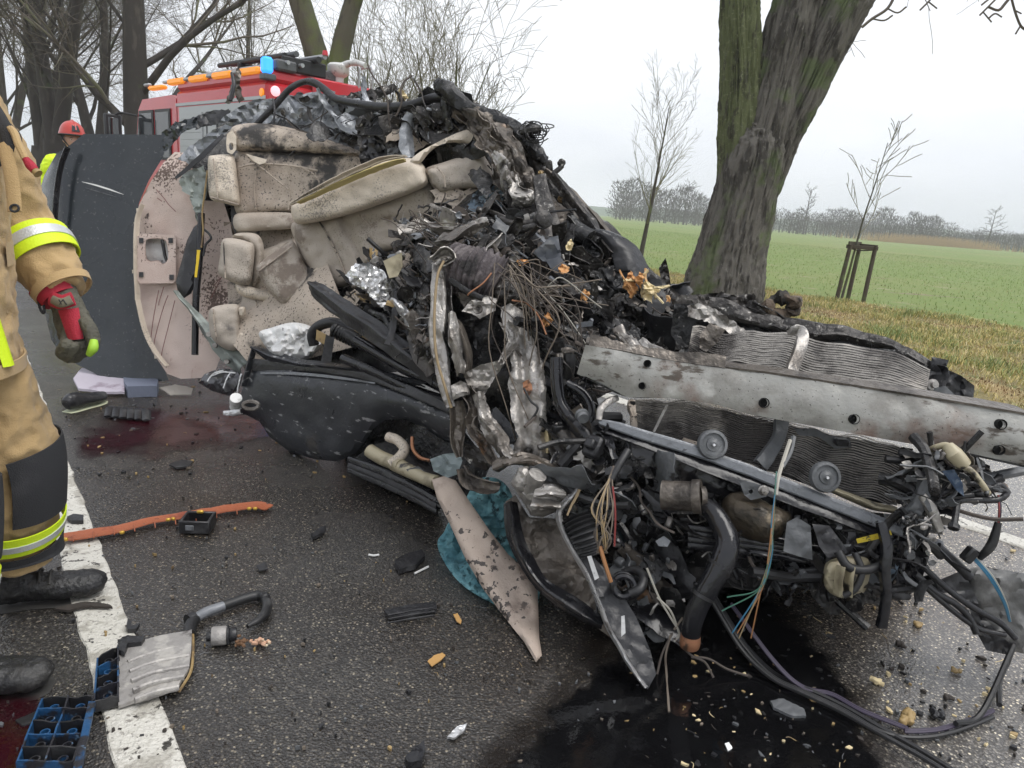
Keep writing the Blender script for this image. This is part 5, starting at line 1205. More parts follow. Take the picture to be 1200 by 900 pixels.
rib('strut_ridge', M_STEEL, [(628,578,2.52),(645,576,2.51),(662,580,2.51)], [4, 5, 3], prof=VEE, crum=(.015, 20)); rib('strut_ridge', M_STEEL, [(624,590,2.52),(642,590,2.51),(656,592,2.51)], [3, 4, 3], prof=VEE, crum=(.015, 20))
mb = MB(); mb.lathe([(0, -.05), (.016, -.05), (.018, -.02), (.026, 0), (.03, .03), (0, .03)], W(626, 564, 2.56), V((.3, -.3, .9)), 14); mb.build('strut_bolt', M_STEEL, CAR)
pp('wheel_house', M_STEELB, [(592,588),(604,580),(620,606),(654,608),(670,642),(698,700),(722,752),(703,738),(662,694),(628,684),(606,642)], lambda x, y: 2.70-(y-590)*.0010, thick=.012, step=5, crum=(.04, 7), seed=29, ang=30)
rib('arch_strip', M_BLKW, [(598,590,2.66),(602,624,2.62),(614,652,2.58),(634,684,2.52),(668,708,2.46),(708,730,2.42)], [7, 9, 9, 8, 9, 6], prof=VEE, crum=(.012, 9), sub=4, seed=30)
rib('bright_moulding', M_ALU, [(680,562,2.58),(672,578,2.56),(656,598,2.54),(660,622,2.50),(676,652,2.46),(694,686,2.42),(712,732,2.36),(734,772,2.31),(757,806,2.27)], [2, 2.4, 2.6, 2.6, 2.2, 2, 1.6, 1.4, .8], prof=VEE, crum=(.006, 16), n=8, seed=31)
rib('tan_harness', M_WT, [(672,548,2.57),(682,558,2.55),(676,580,2.53),(664,604,2.51)], [1.4, 1.6, 1.6, 1.2], crum=(.006, 20))
LP = pp('plastic_leaf', M_BLKP, [(668,630),(684,640),(706,664),(728,694),(746,724),(762,762),(769,790),(759,808),(744,784),(716,736),(696,690),(678,654)], lambda x, y: 2.46-(y-630)*.00112, thick=.01, step=5, crum=(.02, 9), seed=32)
pp('white_label', M_FOIL, [(688,652),(693,651),(702,677),(697,680)], 2.375, thick=.002, step=5, parent=LP); pp('white_label', M_FOIL, [(728,722),(732,721),(733,742),(728,746)], 2.30, thick=.002, step=5, parent=LP)
# turquoise cloth and the beige pillar trim
pp('insulation_sheet', M_TURQ, [(520,624),(526,612),(540,600),(548,580),(560,562),(580,560),(596,572),(606,600),(618,640),(640,660),(668,672),(664,686),(636,686),(628,712),(600,716),(560,698),(534,678),(516,650),(513,634)], lambda x, y: min(3.04, TG(x, y)-.02), thick=.03, step=4, crum=(.06, 11), bulge=.02, brad=10, round_=True, seed=33, ang=34)
PT = pp('pillar_trim', M_PILLAR, [(506,562),(520,558),(534,563),(552,590),(574,622),(596,650),(618,668),(630,688),(631,720),(632,748),(635,768),(628,776),(614,752),(590,722),(566,690),(546,656),(526,612),(512,584)], lambda x, y: min(3.0-(y-560)*.0024, TG(x, y)-.03), thick=.012, step=5, crum=(.022, 6), bulge=.022, brad=9, seed=34, ang=50, label='beige tar spotted pillar trim hanging to the road')
# root fibres hanging over the pile
rng = random.Random(12)
def fibres(n, sx, sy, ex, ey, r, mats, t0, sag=10, name='root_fibre'):
    for k in range(n):
        x0, y0 = rng.gauss(*sx), rng.gauss(*sy); x1, y1 = rng.gauss(*ex), rng.gauss(*ey); t = t0+rng.uniform(-.06, .08)
        mx_, my_ = (x0+x1)/2+rng.gauss(0, 20), (y0+y1)/2-rng.uniform(0, sag*1.6)+rng.gauss(0, 8)
        pipe(name, rng.choice(mats), [(x0, y0, t), (mx_*.5+x0*.5, my_*.5+y0*.5-4, t-.03), (mx_, my_, t-.03), (x1*.6+mx_*.4, y1*.6+my_*.4, t), (x1, y1, t+.03)], rng.uniform(.0012, .0028), n=4, seg=4)
fibres(20, (604, 14), (316, 10), (668, 24), (410, 34), 0, [M_STRAW, M_STRAWD, M_STRAWD], 2.86)
fibres(8, (594, 10), (312, 8), (618, 14), (450, 50), 0, [M_STRAW, M_STRAWD], 2.80, 4)
fibres(14, (630, 20), (340, 14), (690, 20), (360, 26), 0, [M_STRAW, M_STRAWD, M_WW], 2.92)
fibres(12, (480, 16), (262, 10), (540, 24), (300, 16), 0, [M_STRAW, M_STRAWD], 3.25)
pipe('pink_wire', M_COP, [(576,320,2.88),(566,332,2.87),(552,342,2.87),(548,346,2.88)], .003); pipe('pink_wire', M_COP, [(600,352,2.82),(618,356,2.8),(632,372,2.8),(640,392,2.8)], .003)
# splintered wood wedged in the wreck
def splinters(x, y, t, n, s, mats, seed, lean=0, name='wood_splinter'):
    r2 = random.Random(seed)
    for k in range(n):
        c = W(x+r2.gauss(0, s*.5), y+r2.gauss(0, s*.5), t+r2.uniform(-.05, .05)); d = flow_dir(-90+lean, r2, 48, .9)
        mb = MB(); P = wander(c, d, r2.uniform(.03, .09)*s/9, 4, r2, .12); wribbon(mb, P, r2.uniform(.003, .011), r2, (.012, 45), .005, cols=4, twist=50, seed=k); mb.build(name, r2.choice(mats), CAR, ang=30)
def chunk(x, y, w, h, t, mm, seed):
    r2 = random.Random(seed); ol = [(x+w*math.cos(a)*r2.uniform(.6, 1.25), y+h*math.sin(a)*r2.uniform(.6, 1.25)) for a in [k*6.283/11 for k in range(11)]]
    pp('wood_chunk', mm, ol, t, thick=.03, step=2.2, crum=(.05, 26), jag=1.1, seed=seed, ang=22)
for a in ((740,334,9,15,3.05,M_SPLIN,1),(760,342,8,13,3.04,M_SPLIP,2),(750,328,5,9,3.03,M_SPLIN,3),(686,346,7,6,2.97,M_SPLIN,4),(641,374,5,7,2.85,M_SPLIN,5),(612,307,7,4,3.0,M_SPLIN,6),(660,316,8,6,3.0,M_SPLIN,7),(668,288,5,8,3.08,M_SPLIP,8),(634,203,4,4,3.6,M_TAN,9),(783,350,3,5,3.1,M_SPLIN,10),(470,112,8,7,4.28,M_SPLIP,11),(528,101,4,3,3.97,M_YEL,12),(656,234,3,5,3.5,M_TAN,13)): chunk(*a)
splinters(744, 330, 3.05, 5, 10, [M_SPLIN, M_SPLIP], 1, -8); splinters(764, 340, 3.04, 4, 9, [M_SPLIP], 2, 12); splinters(686, 346, 2.97, 3, 6, [M_SPLIN], 3); splinters(640, 374, 2.86, 3, 6, [M_SPLIN], 4, 10)
pp('grey_fibre_lump', M_CHAR, [(772,314),(780,302),(784,318),(786,334),(776,334)], 3.16, thick=.04, step=3, crum=(.03, 20))

# ------------------------------------------------------------------ front end: bumper beam, radiator, crossmember
M_HOLE = mat('unlit bolt hole', (0.004, 0.004, 0.004), .9)  # shade inside the beam's holes put into the colour of black cups
def beam_t(x, y): return 2.60-(x-690)*.00066
def hole(x, y, r=5.0): return [(x+r*math.cos(k*.785), y+r*math.sin(k*.785)*1.02) for k in range(8)]
BB = pp('bumper_beam', M_BEAM, [(686,404),(720,410),(760,418),(820,428),(900,438),(980,450),(1050,461),(1130,474),(1206,487),(1206,549),(1150,536),(1100,526),(1000,508),(940,497),(880,486),(840,474),(790,467),(735,465),(704,452),(676,438)], beam_t, thick=.010, step=6, crum=(.013, 3.4), seed=41, holes=[hole(758,426,4), hole(752,452,4), hole(894,472,5.2), hole(999,491,5.2), hole(1170,497,5.2), hole(1168,527,5)],
    dent=lambda x, y: -.012*math.sin(max(0, min(1, (y-(404+(x-690)*.162))/60))*math.pi) + .03*max(0, (740-x)/60)*((y-430)/30))
def flange(parent, line, dy, depth, mm, name, th=.006, crum=(.006, 10), seed=0):
    """a flange folded back from the beam's edge"""
    g = []
    pts = cr([(x, y, 0) for x, y in line], 6)
    for p in pts:
        a = W(p.x, p.y, beam_t(p.x, p.y)); row = []
        for j in range(5):
            u = j/4; v = a+V((.12, .98, 0))*(depth*u)+V((0, 0, dy*u)); v = v+V((0, 0, crum[0]*crumple(v, crum[1], seed)*u)); row.append(v)
        g.append(row)
    mb = MB(); mb.grid(g, th); mb.build(name, mm, parent, ang=30)
flange(BB, [(686,404),(760,418),(820,428),(900,438),(980,450),(1050,461),(1130,474),(1206,487)], .006, .07, M_STEELB, 'top_flange')
flange(BB, [(676,438),(704,452),(735,465),(790,467),(840,474),(880,486),(940,497),(1000,508),(1100,526),(1206,549)], -.004, .09, M_CHARB, 'bottom_flange')
flange(BB, [(690,406),(730,412),(790,424),(850,432)], .03, .02, M_STEELB, 'curled_lip', crum=(.03, 14))
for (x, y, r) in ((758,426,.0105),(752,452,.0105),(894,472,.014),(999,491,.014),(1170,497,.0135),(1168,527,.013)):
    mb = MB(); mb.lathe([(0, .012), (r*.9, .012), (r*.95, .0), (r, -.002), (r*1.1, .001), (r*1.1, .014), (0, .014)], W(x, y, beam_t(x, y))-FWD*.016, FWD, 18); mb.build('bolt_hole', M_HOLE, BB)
def finset(name, parent, top, bot, n, wave, t, mm, hw=1.0, roll=35, thick=.0015):
    mb = MB(); TL = cr([(x, y, 0) for x, y in top], 10); BL = cr([(x, y, 0) for x, y in bot], 10)
    m_ = min(len(TL), len(BL))
    for k in range(n):
        u = (k+.5)/n; pts = []
        for i in range(0, m_, 2):
            x = TL[i].x*(1-u)+BL[i].x*u; y = TL[i].y*(1-u)+BL[i].y*u
            pts.append((x, y+wave(x, u), t(x, y)))
        ribbon(mb, pts, hw, crum=(.003, 20), thick=thick, n=2, roll=roll, sub=1, seed=k)
    return mb.build(name, mm, parent, ang=50, kind='stuff')
# upper part of the radiator, above the beam
RAD = pp('radiator', M_CHARB, [(832,362),(870,372),(940,386),(1000,398),(1060,412),(1096,432),(1088,470),(1030,462),(940,446),(860,432),(800,420),(806,390)], lambda x, y: 2.98-(x-830)*.0008+(470-y)*.0012, thick=.05, step=8, crum=(.015, 6), seed=42)
def wv(x, u): return (7*math.sin((x-835)*.045+u*1.6)+3.5*math.sin((x-835)*.11+u*2))*max(.12, 1-(x-835)/170)
finset('fins', RAD, [(812,392),(850,384),(905,388),(945,398),(1000,404),(1050,414),(1090,434)], [(806,416),(850,422),(905,434),(945,444),(1000,452),(1050,462),(1084,468)], 17, wv, lambda x, y: 2.90-(x-830)*.0008+(470-y)*.0012, M_FIN, 1.3, -35)
rib('header_tank', M_CHAR, [(830,356,3.05),(880,368,3.02),(940,386,2.96),(1000,394,2.92),(1050,406,2.88),(1098,432,2.82)], [9, 9, 10, 8, 8, 5], prof=((-1, -.03), (-.9, -.005), (-.2, .004), (.1, -.004), (.9, -.012), (1, -.04)), crum=(.035, 9), n=8, sub=2, parent=RAD)
rib('side_tank', M_CHARB, [(1092,428,2.82),(1104,436,2.8),(1100,455,2.78),(1088,470,2.78)], [3, 5, 5, 4], prof=VEE, crum=(.012, 14), parent=RAD)
pp('side_bracket', M_BLKP, [(1092,418),(1112,422),(1108,432),(1126,440),(1142,452),(1140,478),(1122,474),(1098,462),(1088,446)], 2.78, thick=.05, step=4, crum=(.03, 12), seed=5)
pp('side_bracket', M_GREYP, [(1092,455),(1108,452),(1130,474),(1120,486),(1095,472)], 2.72, thick=.01, step=4, crum=(.015, 12), seed=6)
mb = MB(); mb.lathe([(0, -.012), (.010, -.012), (.011, 0), (.02, .002), (.02, .01), (0, .01)], W(1094, 451, 2.72), FWD, 12); mb.build('bolt', M_STEEL, RAD)
rib('hook_bracket', M_STEEL, [(928,392,2.86),(936,388,2.82),(941,396,2.78),(936,415,2.74),(930,432,2.70),(929,442,2.68)], [4, 6, 6, 6, 6, 5], prof=CHAN, crum=(.006, 12), roll=[50, 40, 10, 0, 0, 0])
pp('torn_cover', M_STEEL, [(806,358),(820,355),(838,362),(862,378),(880,392),(872,398),(850,388),(826,376),(806,370)], 3.0, thick=.01, step=4, crum=(.05, 9), jag=1.2, seed=43, ang=30)
pp('torn_cover', M_CHAR, [(786,352),(800,346),(840,344),(880,352),(920,366),(922,380),(900,386),(860,374),(820,362),(796,368)], 3.12, thick=.012, step=5, crum=(.05, 8), jag=1, seed=44, ang=30)
pp('torn_cover', M_CHAR, [(836,350),(846,342),(860,346),(884,344),(888,358),(870,362),(848,360)], 3.1, thick=.03, step=4, crum=(.05, 12), jag=1, seed=45, ang=30)
pp('torn_cover', M_CHARB, [(790,356),(822,356),(818,400),(800,410),(786,392)], 3.06, thick=.01, step=5, crum=(.03, 8), seed=46)
pp('torn_cover', M_STEELB, [(820,392),(832,378),(850,386),(842,400),(828,412),(820,408)], 2.94, thick=.01, step=4, crum=(.03, 12), seed=47)
mb = MB(); RG = [W(916+15*math.cos(a)-3*math.sin(a), 357+10*math.sin(a)+2, 3.06+.02*math.sin(2*a)) for a in [k*6.283/12 for k in range(12)]]
mb.tube(cr(RG, 4, True)+[RG[0]], [.022+.008*math.sin(i*.6) for i in range(49)], 8, wob=.02, ws=25); mb.build('burnt_ring', mat('burnt brown clamp', (0.09, 0.065, 0.045), .7, .2, layers=[((.2, .16, .12), 14, .55, .1, 6), ((.02, .018, .016), 8, .5, .1, 6)], bump=.8, bscale=60), CAR)
rib('torn_cover', M_CHAR, [(880,358,3.08),(900,370,3.05),(918,378,3.02)], [4, 6, 4], prof=CUP, crum=(.03, 14))
for k, (p0, p1, ww) in enumerate((((724,384),(748,416),5), ((736,394),(752,414),4), ((750,400),(776,414),4), ((744,470),(748,506),7))):
    rib('burnt_slat', M_STEEL if k != 3 else M_LEATHS, [(p0[0], p0[1], 2.8), ((p0[0]+p1[0])/2, (p0[1]+p1[1])/2, 2.74), (p1[0], p1[1], 2.7)], ww, prof=CHAN, crum=(.015, 20), seed=k)
# lower core, below the beam
CO = pp('condenser', M_CHARB, [(738,470),(800,474),(860,484),(930,500),(1000,514),(1070,526),(1066,560),(1050,592),(1000,586),(940,566),(870,540),(800,520),(750,506)], lambda x, y: 2.78-(x-740)*.0007, thick=.04, step=8, crum=(.012, 6), seed=48)
finset('fins', CO, [(744,466),(800,470),(860,480),(930,496),(1000,510),(1066,526)], [(748,506),(800,522),(860,540),(930,562),(1000,584),(1050,594)], 26, lambda x, y: 2.6*math.sin(x*.06)+1.8*math.sin(x*.13+y*4), lambda x, y: 2.71-(x-740)*.0007, M_FIN, .85, -35)
rib('end_tank', M_STEELB, [(1064,528,2.46),(1060,556,2.44),(1052,590,2.43)], [3, 3.5, 3], prof=CHAN, crum=(.006, 14), parent=CO)
rib('lower_tank', M_BEIGEP, [(958,566,2.52),(990,580,2.49),(1020,592,2.47),(1050,598,2.45)], [2, 3, 3.5, 3], prof=VEE, crum=(.006, 20), parent=CO)
rib('lower_tank', M_LEATHS, [(800,516,2.64),(822,524,2.62),(846,536,2.6)], [2, 2.5, 2], prof=VEE, crum=(.004, 20), parent=CO)
rib('core_brace', M_GREYP, [(918,486,2.58),(914,510,2.56),(904,530,2.53),(892,546,2.50)], [7, 6, 7, 8], prof=CHAN, crum=(.008, 12))
pp('core_plate', M_GREYP, [(930,502),(956,502),(970,510),(996,514),(998,524),(978,526),(960,512),(936,510)], 2.52, thick=.02, step=4, crum=(.01, 14), seed=3)
mb = MB(); mb.box(W(986, 518, 2.49), (.04, .03, .022), ch=.004); mb.build('plug', M_BLKP, CAR)
rib('core_strut', M_STEEL, [(782,474,2.62),(774,490,2.62),(766,506,2.62)], [1.4, 1.6, 1.4], crum=(.003, 14))
for (x, y, t) in ((835,521,2.48), (967,559,2.40)):
    mb = MB(); R_ = .046*1.02
    mb.lathe([(0, -.014), (.006, -.016), (.010, -.012), (.020, -.010), (.021, -.006), (.034, -.005), (.035, -.012), (.043, -.010), (R_, -.002), (R_, .006), (.030, .016), (.02, .03), (0, .03)], W(x, y, t), -(-FWD+V((0, 0, .12))), 28); mb.build('horn_disc', M_GREYP, CAR)
    mb = MB(); mb.lathe([(0, -.006), (.004, -.006), (.005, 0), (0, 0)], W(x, y, t)-FWD*.014, FWD, 10); mb.build('horn_pin', M_ALU, CAR)
# crossmember
CM = rib('crossmember', M_LSTRIP, [(702,494,2.56),(722,500,2.55),(760,512,2.52),(830,534,2.48),(900,560,2.44),(970,588,2.41),(1040,616,2.38),(1104,640,2.35)], [2, 4, 5, 5.5, 5.5, 5.5, 5.5, 5], prof=((-1, -.025), (-.97, .0), (-.9, .001), (.55, .001), (.6, -.004), (.95, -.006), (1, -.04)), crum=(.006, 12), n=8, sub=1)
rib('crossmember_lip', M_BLKW, [(706,504,2.55),(760,522,2.51),(830,546,2.47),(900,572,2.43),(970,600,2.40),(1040,628,2.37)], [3, 5, 8, 9, 8, 5], prof=((-1, .0), (0, -.01), (1, -.03)), crum=(.006, 10), parent=CM)
rib('crossmember_tab', M_STEEL, [(702,492,2.55),(704,480,2.56),(714,470,2.58),(724,466,2.6)], [2, 2.5, 2.5, 2], prof=CHAN, crum=(.004, 14), parent=CM)
pp('front_apron', M_BLKW, [(740,520),(780,530),(840,548),(868,566),(866,580),(848,582),(812,572),(786,556),(760,546),(742,534)], 2.52, thick=.02, step=5, crum=(.02, 9), seed=7)
pp('bolt_bracket', M_GREYP, [(866,562),(884,566),(900,572),(898,582),(880,586),(872,580)], 2.40, thick=.015, step=4, crum=(.01, 18), seed=8, holes=[hole(880, 576, 2.4)])
mb = MB(); mb.lathe([(0, -.014), (.010, -.012), (.012, 0), (.016, .002), (0, .004)], W(895, 575, 2.37), FWD, 12); mb.build('bolt', M_STEEL, CAR)

# ------------------------------------------------------------------ engine bay
ED = lambda x, y: 2.70-(x-650)*.0005
Z_ENG = [(650,470),(700,490),(760,540),(840,580),(880,600),(870,640),(840,680),(800,700),(770,750),(735,740),(720,690),(690,640),(660,600),(648,540)]
clutter(Z_ENG, 31, 64, ['hose', 'block', 'plate', 'cable', 'boss', 'shard', 'plate'], [M_BLKW, M_CHARB, M_BLKP, M_CHARB, M_STEELB, M_GREYP], off=(-.14, .04), L=(.08, .26), w=(.010, .028), flow=35, sp=60, crumbs=200, cm=[M_CHARB, M_BLKW, M_BLKP, M_STEEL, M_GREYP], dfn=ED)
Z_ENG2 = [(880,590),(960,610),(1060,630),(1100,640),(1080,690),(1020,700),(960,690),(900,690),(860,680)]
clutter(Z_ENG2, 32, 52, ['hose', 'block', 'rod', 'cable', 'shard', 'boss'], [M_BLKW, M_CHARB, M_BLKP, M_GREYP], off=(-.16, .02), L=(.08, .24), w=(.010, .03), flow=20, sp=60, crumbs=220, cm=[M_CHARB, M_BLKW, M_BLKP, M_GREYP], dfn=ED)
Z_LEFTENG = [(640,400),(690,440),(700,480),(690,560),(660,520),(645,470)]
clutter(Z_LEFTENG, 33, 30, ['hose', 'hose', 'rod', 'cable', 'block'], [M_BLKW, M_CHARB, M_BLKP], off=(-.05, .1), L=(.12, .3), w=(.010, .03), flow=60, sp=30, crumbs=160, cm=[M_CHARB, M_BLKW, M_CHAR])
pipe('coolant_hose', M_BLKW, [(652,420,2.74),(653,450,2.72),(658,475,2.7),(672,495,2.66),(688,512,2.62),(704,530,2.6)], [.022, .022, .022, .026, .028, .028])
pipe('coolant_hose', M_BLKW, [(664,450,2.76),(684,462,2.74),(692,480,2.72),(688,498,2.7)], .018)
pipe('drive_shaft', M_CHAR, [(650,500,2.7),(676,530,2.66),(704,556,2.6)], [.03, .034, .03])
rib('shield', M_CHAR, [(650,520,2.7),(668,545,2.66),(690,570,2.62)], [8, 12, 9], prof=CUP, crum=(.015, 14))
pp('alloy_casting', M_STEEL, [(676,530),(690,524),(704,538),(712,552),(700,556),(684,546)], 2.58, thick=.03, step=4, crum=(.03, 18), seed=3)
# big drooping air hose
pipe('air_hose', M_BLKW, [(826,592,2.42),(840,606,2.38),(852,632,2.34),(848,656,2.32),(834,682,2.32),(820,706,2.33),(812,728,2.34),(809,748,2.36)], [.026, .030, .034, .036, .033, .031, .029, .027], seg=18, n=8)
for (x, y, t, dx, dy, rr_) in ((846,660,2.32,-10,22,.037), (824,696,2.325,-12,22,.034)):
    mb = MB(); a = W(x, y, t); b = W(x+dx*.16, y+dy*.16, t); mb.tube([a, b], rr_, 18); mb.build('hose_clip', M_RUB, CAR)
pipe('hose_end', M_COP, [(809.5,744,2.355),(808.5,752,2.36),(808,757,2.365)], [.028, .030, .028], seg=18)
mb = MB(); mb.lathe([(.030, -.004), (.038, 0), (.038, .015), (.032, .018), (.032, .03), (.038, .033), (.036, .06), (.024, .06), (.022, .0), (.030, -.004)], W(731, 688, 2.36), V((.1, 1, -.3)), 24); mb.build('pipe_mouth', M_BLKW, CAR)
pipe('elbow_hose', M_RUB, [(738,696,2.36),(750,690,2.36),(754,676,2.4),(744,668,2.44),(730,672,2.46)], .014)
mb = MB(); P = cr([W(676,606,2.5), W(684,626,2.48), W(692,650,2.47)], 16); mb.tube(P, [.048+.005*math.cos(i*1.6) for i in range(len(P))], 20); mb.build('drive_boot', M_RUB, CAR)
mb = MB(); P = [W(776,580,2.46), W(796,581,2.44), W(816,582,2.43)]; mb.tube(P, .045, 20); mb.tube([W(812,582,2.43), W(822,582,2.42)], .052, 20); mb.tube([W(820,582,2.42), W(826,582,2.42)], .032, 18); mb.build('compressor', M_STEELB, CAR)
mb = MB(); mb.tube(cr([W(846,592,2.5), W(872,604,2.46), W(900,612,2.44), W(924,604,2.46)], 5), [.02, .05, .06, .062, .064, .066, .066, .066, .064, .06, .056, .05, .044, .034, .02, .01], 18, wob=.02, ws=12); mb.build('exhaust_bulge', mat('brown oily casting', (0.075, 0.06, 0.042), .4, .5, layers=[((.03, .026, .02), 6, .5, .1, 6), ((.16, .13, .09), 9, .6, .1, 5)], bump=.4, bscale=50), CAR)
for k in range(4):
    rib('cooler_rib', M_BLKW, [(806,618+k*7,2.48),(840,622+k*7,2.46),(900,632+k*6,2.43),(950,642+k*5,2.42)], [2.4, 3, 3, 2.4], prof=CHAN, crum=(.004, 10))
pp('splash_plate', M_GREYP, [(922,612),(934,606),(950,616),(952,656),(936,652),(918,646)], 2.33, thick=.012, step=4, crum=(.02, 9), seed=9)
pp('splash_plate', M_BLKP, [(952,614),(972,616),(990,640),(994,648),(970,654),(960,640)], 2.33, thick=.012, step=4, crum=(.02, 9), seed=10)
BO = pp('fluid_bottle', M_BEIGEP, [(966,664),(974,656),(992,652),(1016,654),(1020,668),(1014,692),(1000,702),(978,698),(966,686)], 2.36, thick=.10, step=4, crum=(.012, 14), bulge=.035, brad=10, round_=True, seed=11, ang=30)
for x in (984, 996): rib('bottle_rib', M_BEIGEP, [(x,662,2.30),(x-3,678,2.30),(x-4,694,2.31)], 2, prof=VEE, crum=(.002, 20), parent=BO)
pp('blue_part', M_BLUEW, [(1020,680),(1046,662),(1056,650),(1050,676),(1034,694)], 2.40, thick=.03, step=4, crum=(.015, 18), seed=12)
rib('yellow_label', mat('yellow label', (0.50, 0.38, 0.02), .5, layers=[((.03, .03, .02), 60, .56, .06, 3)]), [(1004,634,2.32),(1022,630,2.31),(1044,624,2.31)], [2.6, 3.2, 2.6], crum=(.002, 10), thick=.002)
pipe('bottle_hose', M_RUB, [(982,646,2.30),(994,664,2.28),(1014,668,2.28),(1034,662,2.29)], .013); pipe('bottle_hose', M_RUB, [(1002,648,2.30),(1010,670,2.28),(1002,690,2.28),(988,698,2.29)], .010)
rib('hanging_strap', M_BLKW, [(1033,612,2.28),(1040,640,2.26),(1038,670,2.26),(1040,700,2.27),(1034,736,2.29)], [3.5, 4.4, 4.2, 3.6, 4.5], prof=CHAN, crum=(.006, 12))
pp('side_cover', M_BLKW, [(1052,632),(1084,628),(1090,650),(1080,680),(1060,700),(1020,706),(1050,690)], 2.42, thick=.10, step=5, crum=(.02, 9), seed=13)
pp('lower_lug', M_CHARB, [(946,684),(962,676),(972,700),(988,708),(984,720),(972,720),(952,700)], 2.46, thick=.05, step=4, crum=(.03, 12), seed=14)
# wiring
rng = random.Random(8)
for k in range(11):
    x = 716+rng.uniform(-3, 3)
    pipe('loom_wire', rng.choice([M_WT, M_WT, M_STRAW, M_STRAWD]), [(722+rng.uniform(-4, 4),546,2.40),(x,562,2.38),(x-8+rng.uniform(-14, 14),596,2.34),(702+rng.uniform(-8, 16),630+rng.uniform(-8, 8),2.34),(704+rng.uniform(-6, 8),648,2.36)], .0024, seg=5)
pipe('loom_wire', M_WO, [(703,640,2.35),(710,664,2.34),(716,682,2.34)], .006, seg=6); pipe('loom_wire', M_WR, [(718,570,2.36),(721,600,2.34),(720,640,2.34)], .003, seg=5); pipe('loom_sleeve', M_RUB, [(736,528,2.44),(726,544,2.41),(716,562,2.39)], .012)
for mm, e in ((M_WG, (846,716)), (M_WB, (858,742)), (M_WT, (866,748)), (M_WO, (880,748)), (M_WG, (852,700)), (M_WO, (864,742))):
    pipe('loose_wire', mm, [(910,552,2.28),(908,580,2.25),(906+rng.uniform(-2, 2),616,2.24),(903+rng.uniform(-3, 3),650,2.24),(892+rng.uniform(-4, 6),690,2.25),(e[0],e[1],2.28)], .0021, seg=5)
pipe('loom_sleeve', M_WW, [(926,516,2.4),(918,540,2.34),(912,560,2.28),(909,580,2.26)], .006, seg=6); pipe('loom_sleeve', M_GREYP, [(930,512,2.42),(926,530,2.38),(916,548,2.32)], .008, seg=6)
for pts in ([(758,666),(772,700),(786,724),(796,742),(790,752)], [(786,744),(780,768),(781,790),(784,834)], [(790,748),(810,768),(826,776),(836,794)], [(796,742),(786,716),(770,700)], [(788,742),(776,766),(770,790)], [(800,724),(790,738)], [(810,770),(830,772),(852,784),(876,792)]):
    pipe('loose_wire', rng.choice([M_STRAW, M_WW, M_STRAWD]), [(x, y, min(2.38, TG(x, y)-.015)) for x, y in pts], .0034, seg=5)
pp('silver_connector', M_LSTRIP, [(768,634),(778,628),(786,634),(782,641),(772,640)], 2.42, thick=.03, step=4, crum=(.012, 20))
# cable run from the engine across the road
for k, (mm, dy, r) in enumerate(((M_RUB, 0, .008), (M_RUB, 4, .006), (M_WP, -4, .0055), (M_WP, -2, .004), (M_RUB, 7, .007))):
    pts = [(828, 736), (868, 764), (905, 788), (940, 805), (985, 826), (1030, 852)] if mm is M_RUB else [(850, 752), (905, 790), (940, 808), (975, 817), (1010, 836), (1060, 856)]
    tail = [(1080, 880), (1120, 905)] if k in (0, 4) else [(1062, 860), (1100, 858), (1140, 846), (1164, 836)]
    P = [G(x, y+dy, r+.004+.003*k) for x, y in pts+tail]; P[0].z = .14; P[1].z = max(P[1].z, .05)
    mb = MB(); mb.tube(cr(P, 6), r, 7); mb.build('harness_cable', mm, CAR)
# tangled stalks and the torn liner hanging by wires at the outer corner
pp('connector_cluster', M_CHARB, [(1066,546),(1090,530),(1120,522),(1150,536),(1176,570),(1160,580),(1120,580),(1090,600),(1070,620),(1056,600)], 2.38, thick=.08, step=5, crum=(.05, 10), jag=2, seed=15)
clutter([(1060,540),(1110,524),(1170,560),(1160,590),(1110,600),(1090,640),(1060,640)], 34, 26, ['shard', 'block', 'cable', 'hose', 'rod'], [M_BLKP, M_GREYP, M_CHARB, M_STEEL], off=(-.10, .02), L=(.06, .18), w=(.008, .024), flow=30, sp=70, crumbs=120, cm=[M_BLKP, M_GREYP, M_STEEL], dfn=lambda x, y: 2.34)
pipe('pale_pipe', M_BEIGEP, [(1084,530,2.3),(1098,524,2.26),(1110,522,2.24),(1118,530,2.23)], .009); mb = MB(); mb.tube([W(1111,523,2.22), W(1118,532,2.2), W(1130,545,2.2)], [.016, .022, .02], 14); mb.build('sensor', M_BEIGEP, CAR)
pipe('pale_pipe', M_BEIGEP, [(1120,546,2.24),(1136,550,2.22),(1150,566,2.21),(1158,578,2.22)], .008); pp('blue_plug', mat('dark blue plastic', (0.03, 0.055, 0.10), .4, layers=[((.10, .13, .17), 30, .58, .08, 4)]), [(1104,552),(1118,550),(1128,566),(1130,582),(1120,574)], 2.22, thick=.03, step=4, crum=(.012, 20))
rib('corner_bracket', M_GREYP, [(1090,548,2.30),(1086,570,2.28),(1080,590,2.27),(1066,602,2.28)], [4, 6, 7, 5], prof=CHAN, crum=(.012, 14)); rib('corner_bracket', M_STEEL, [(1082,580,2.26),(1094,600,2.25),(1102,622,2.26)], [3, 4, 3], prof=CHAN, crum=(.008, 14))
for pts, r in (([(1100,580),(1130,566),(1160,572),(1180,576),(1168,586),(1130,586),(1100,594)], .009), ([(1160,574),(1172,568),(1182,578)], .008), ([(1090,596),(1112,584),(1140,580)], .009)):
    pipe('black_frame', M_BLKP, [(x, y, 2.26) for x, y in pts], r, n=3)
for mm, o in ((M_WR, 0), (M_WP, 2), (M_RUB, 4)): pipe('corner_wire', mm, [(1170+o*.4,580,2.26),(1171+o*.4,600,2.25),(1169,622,2.26)], .003, seg=5)
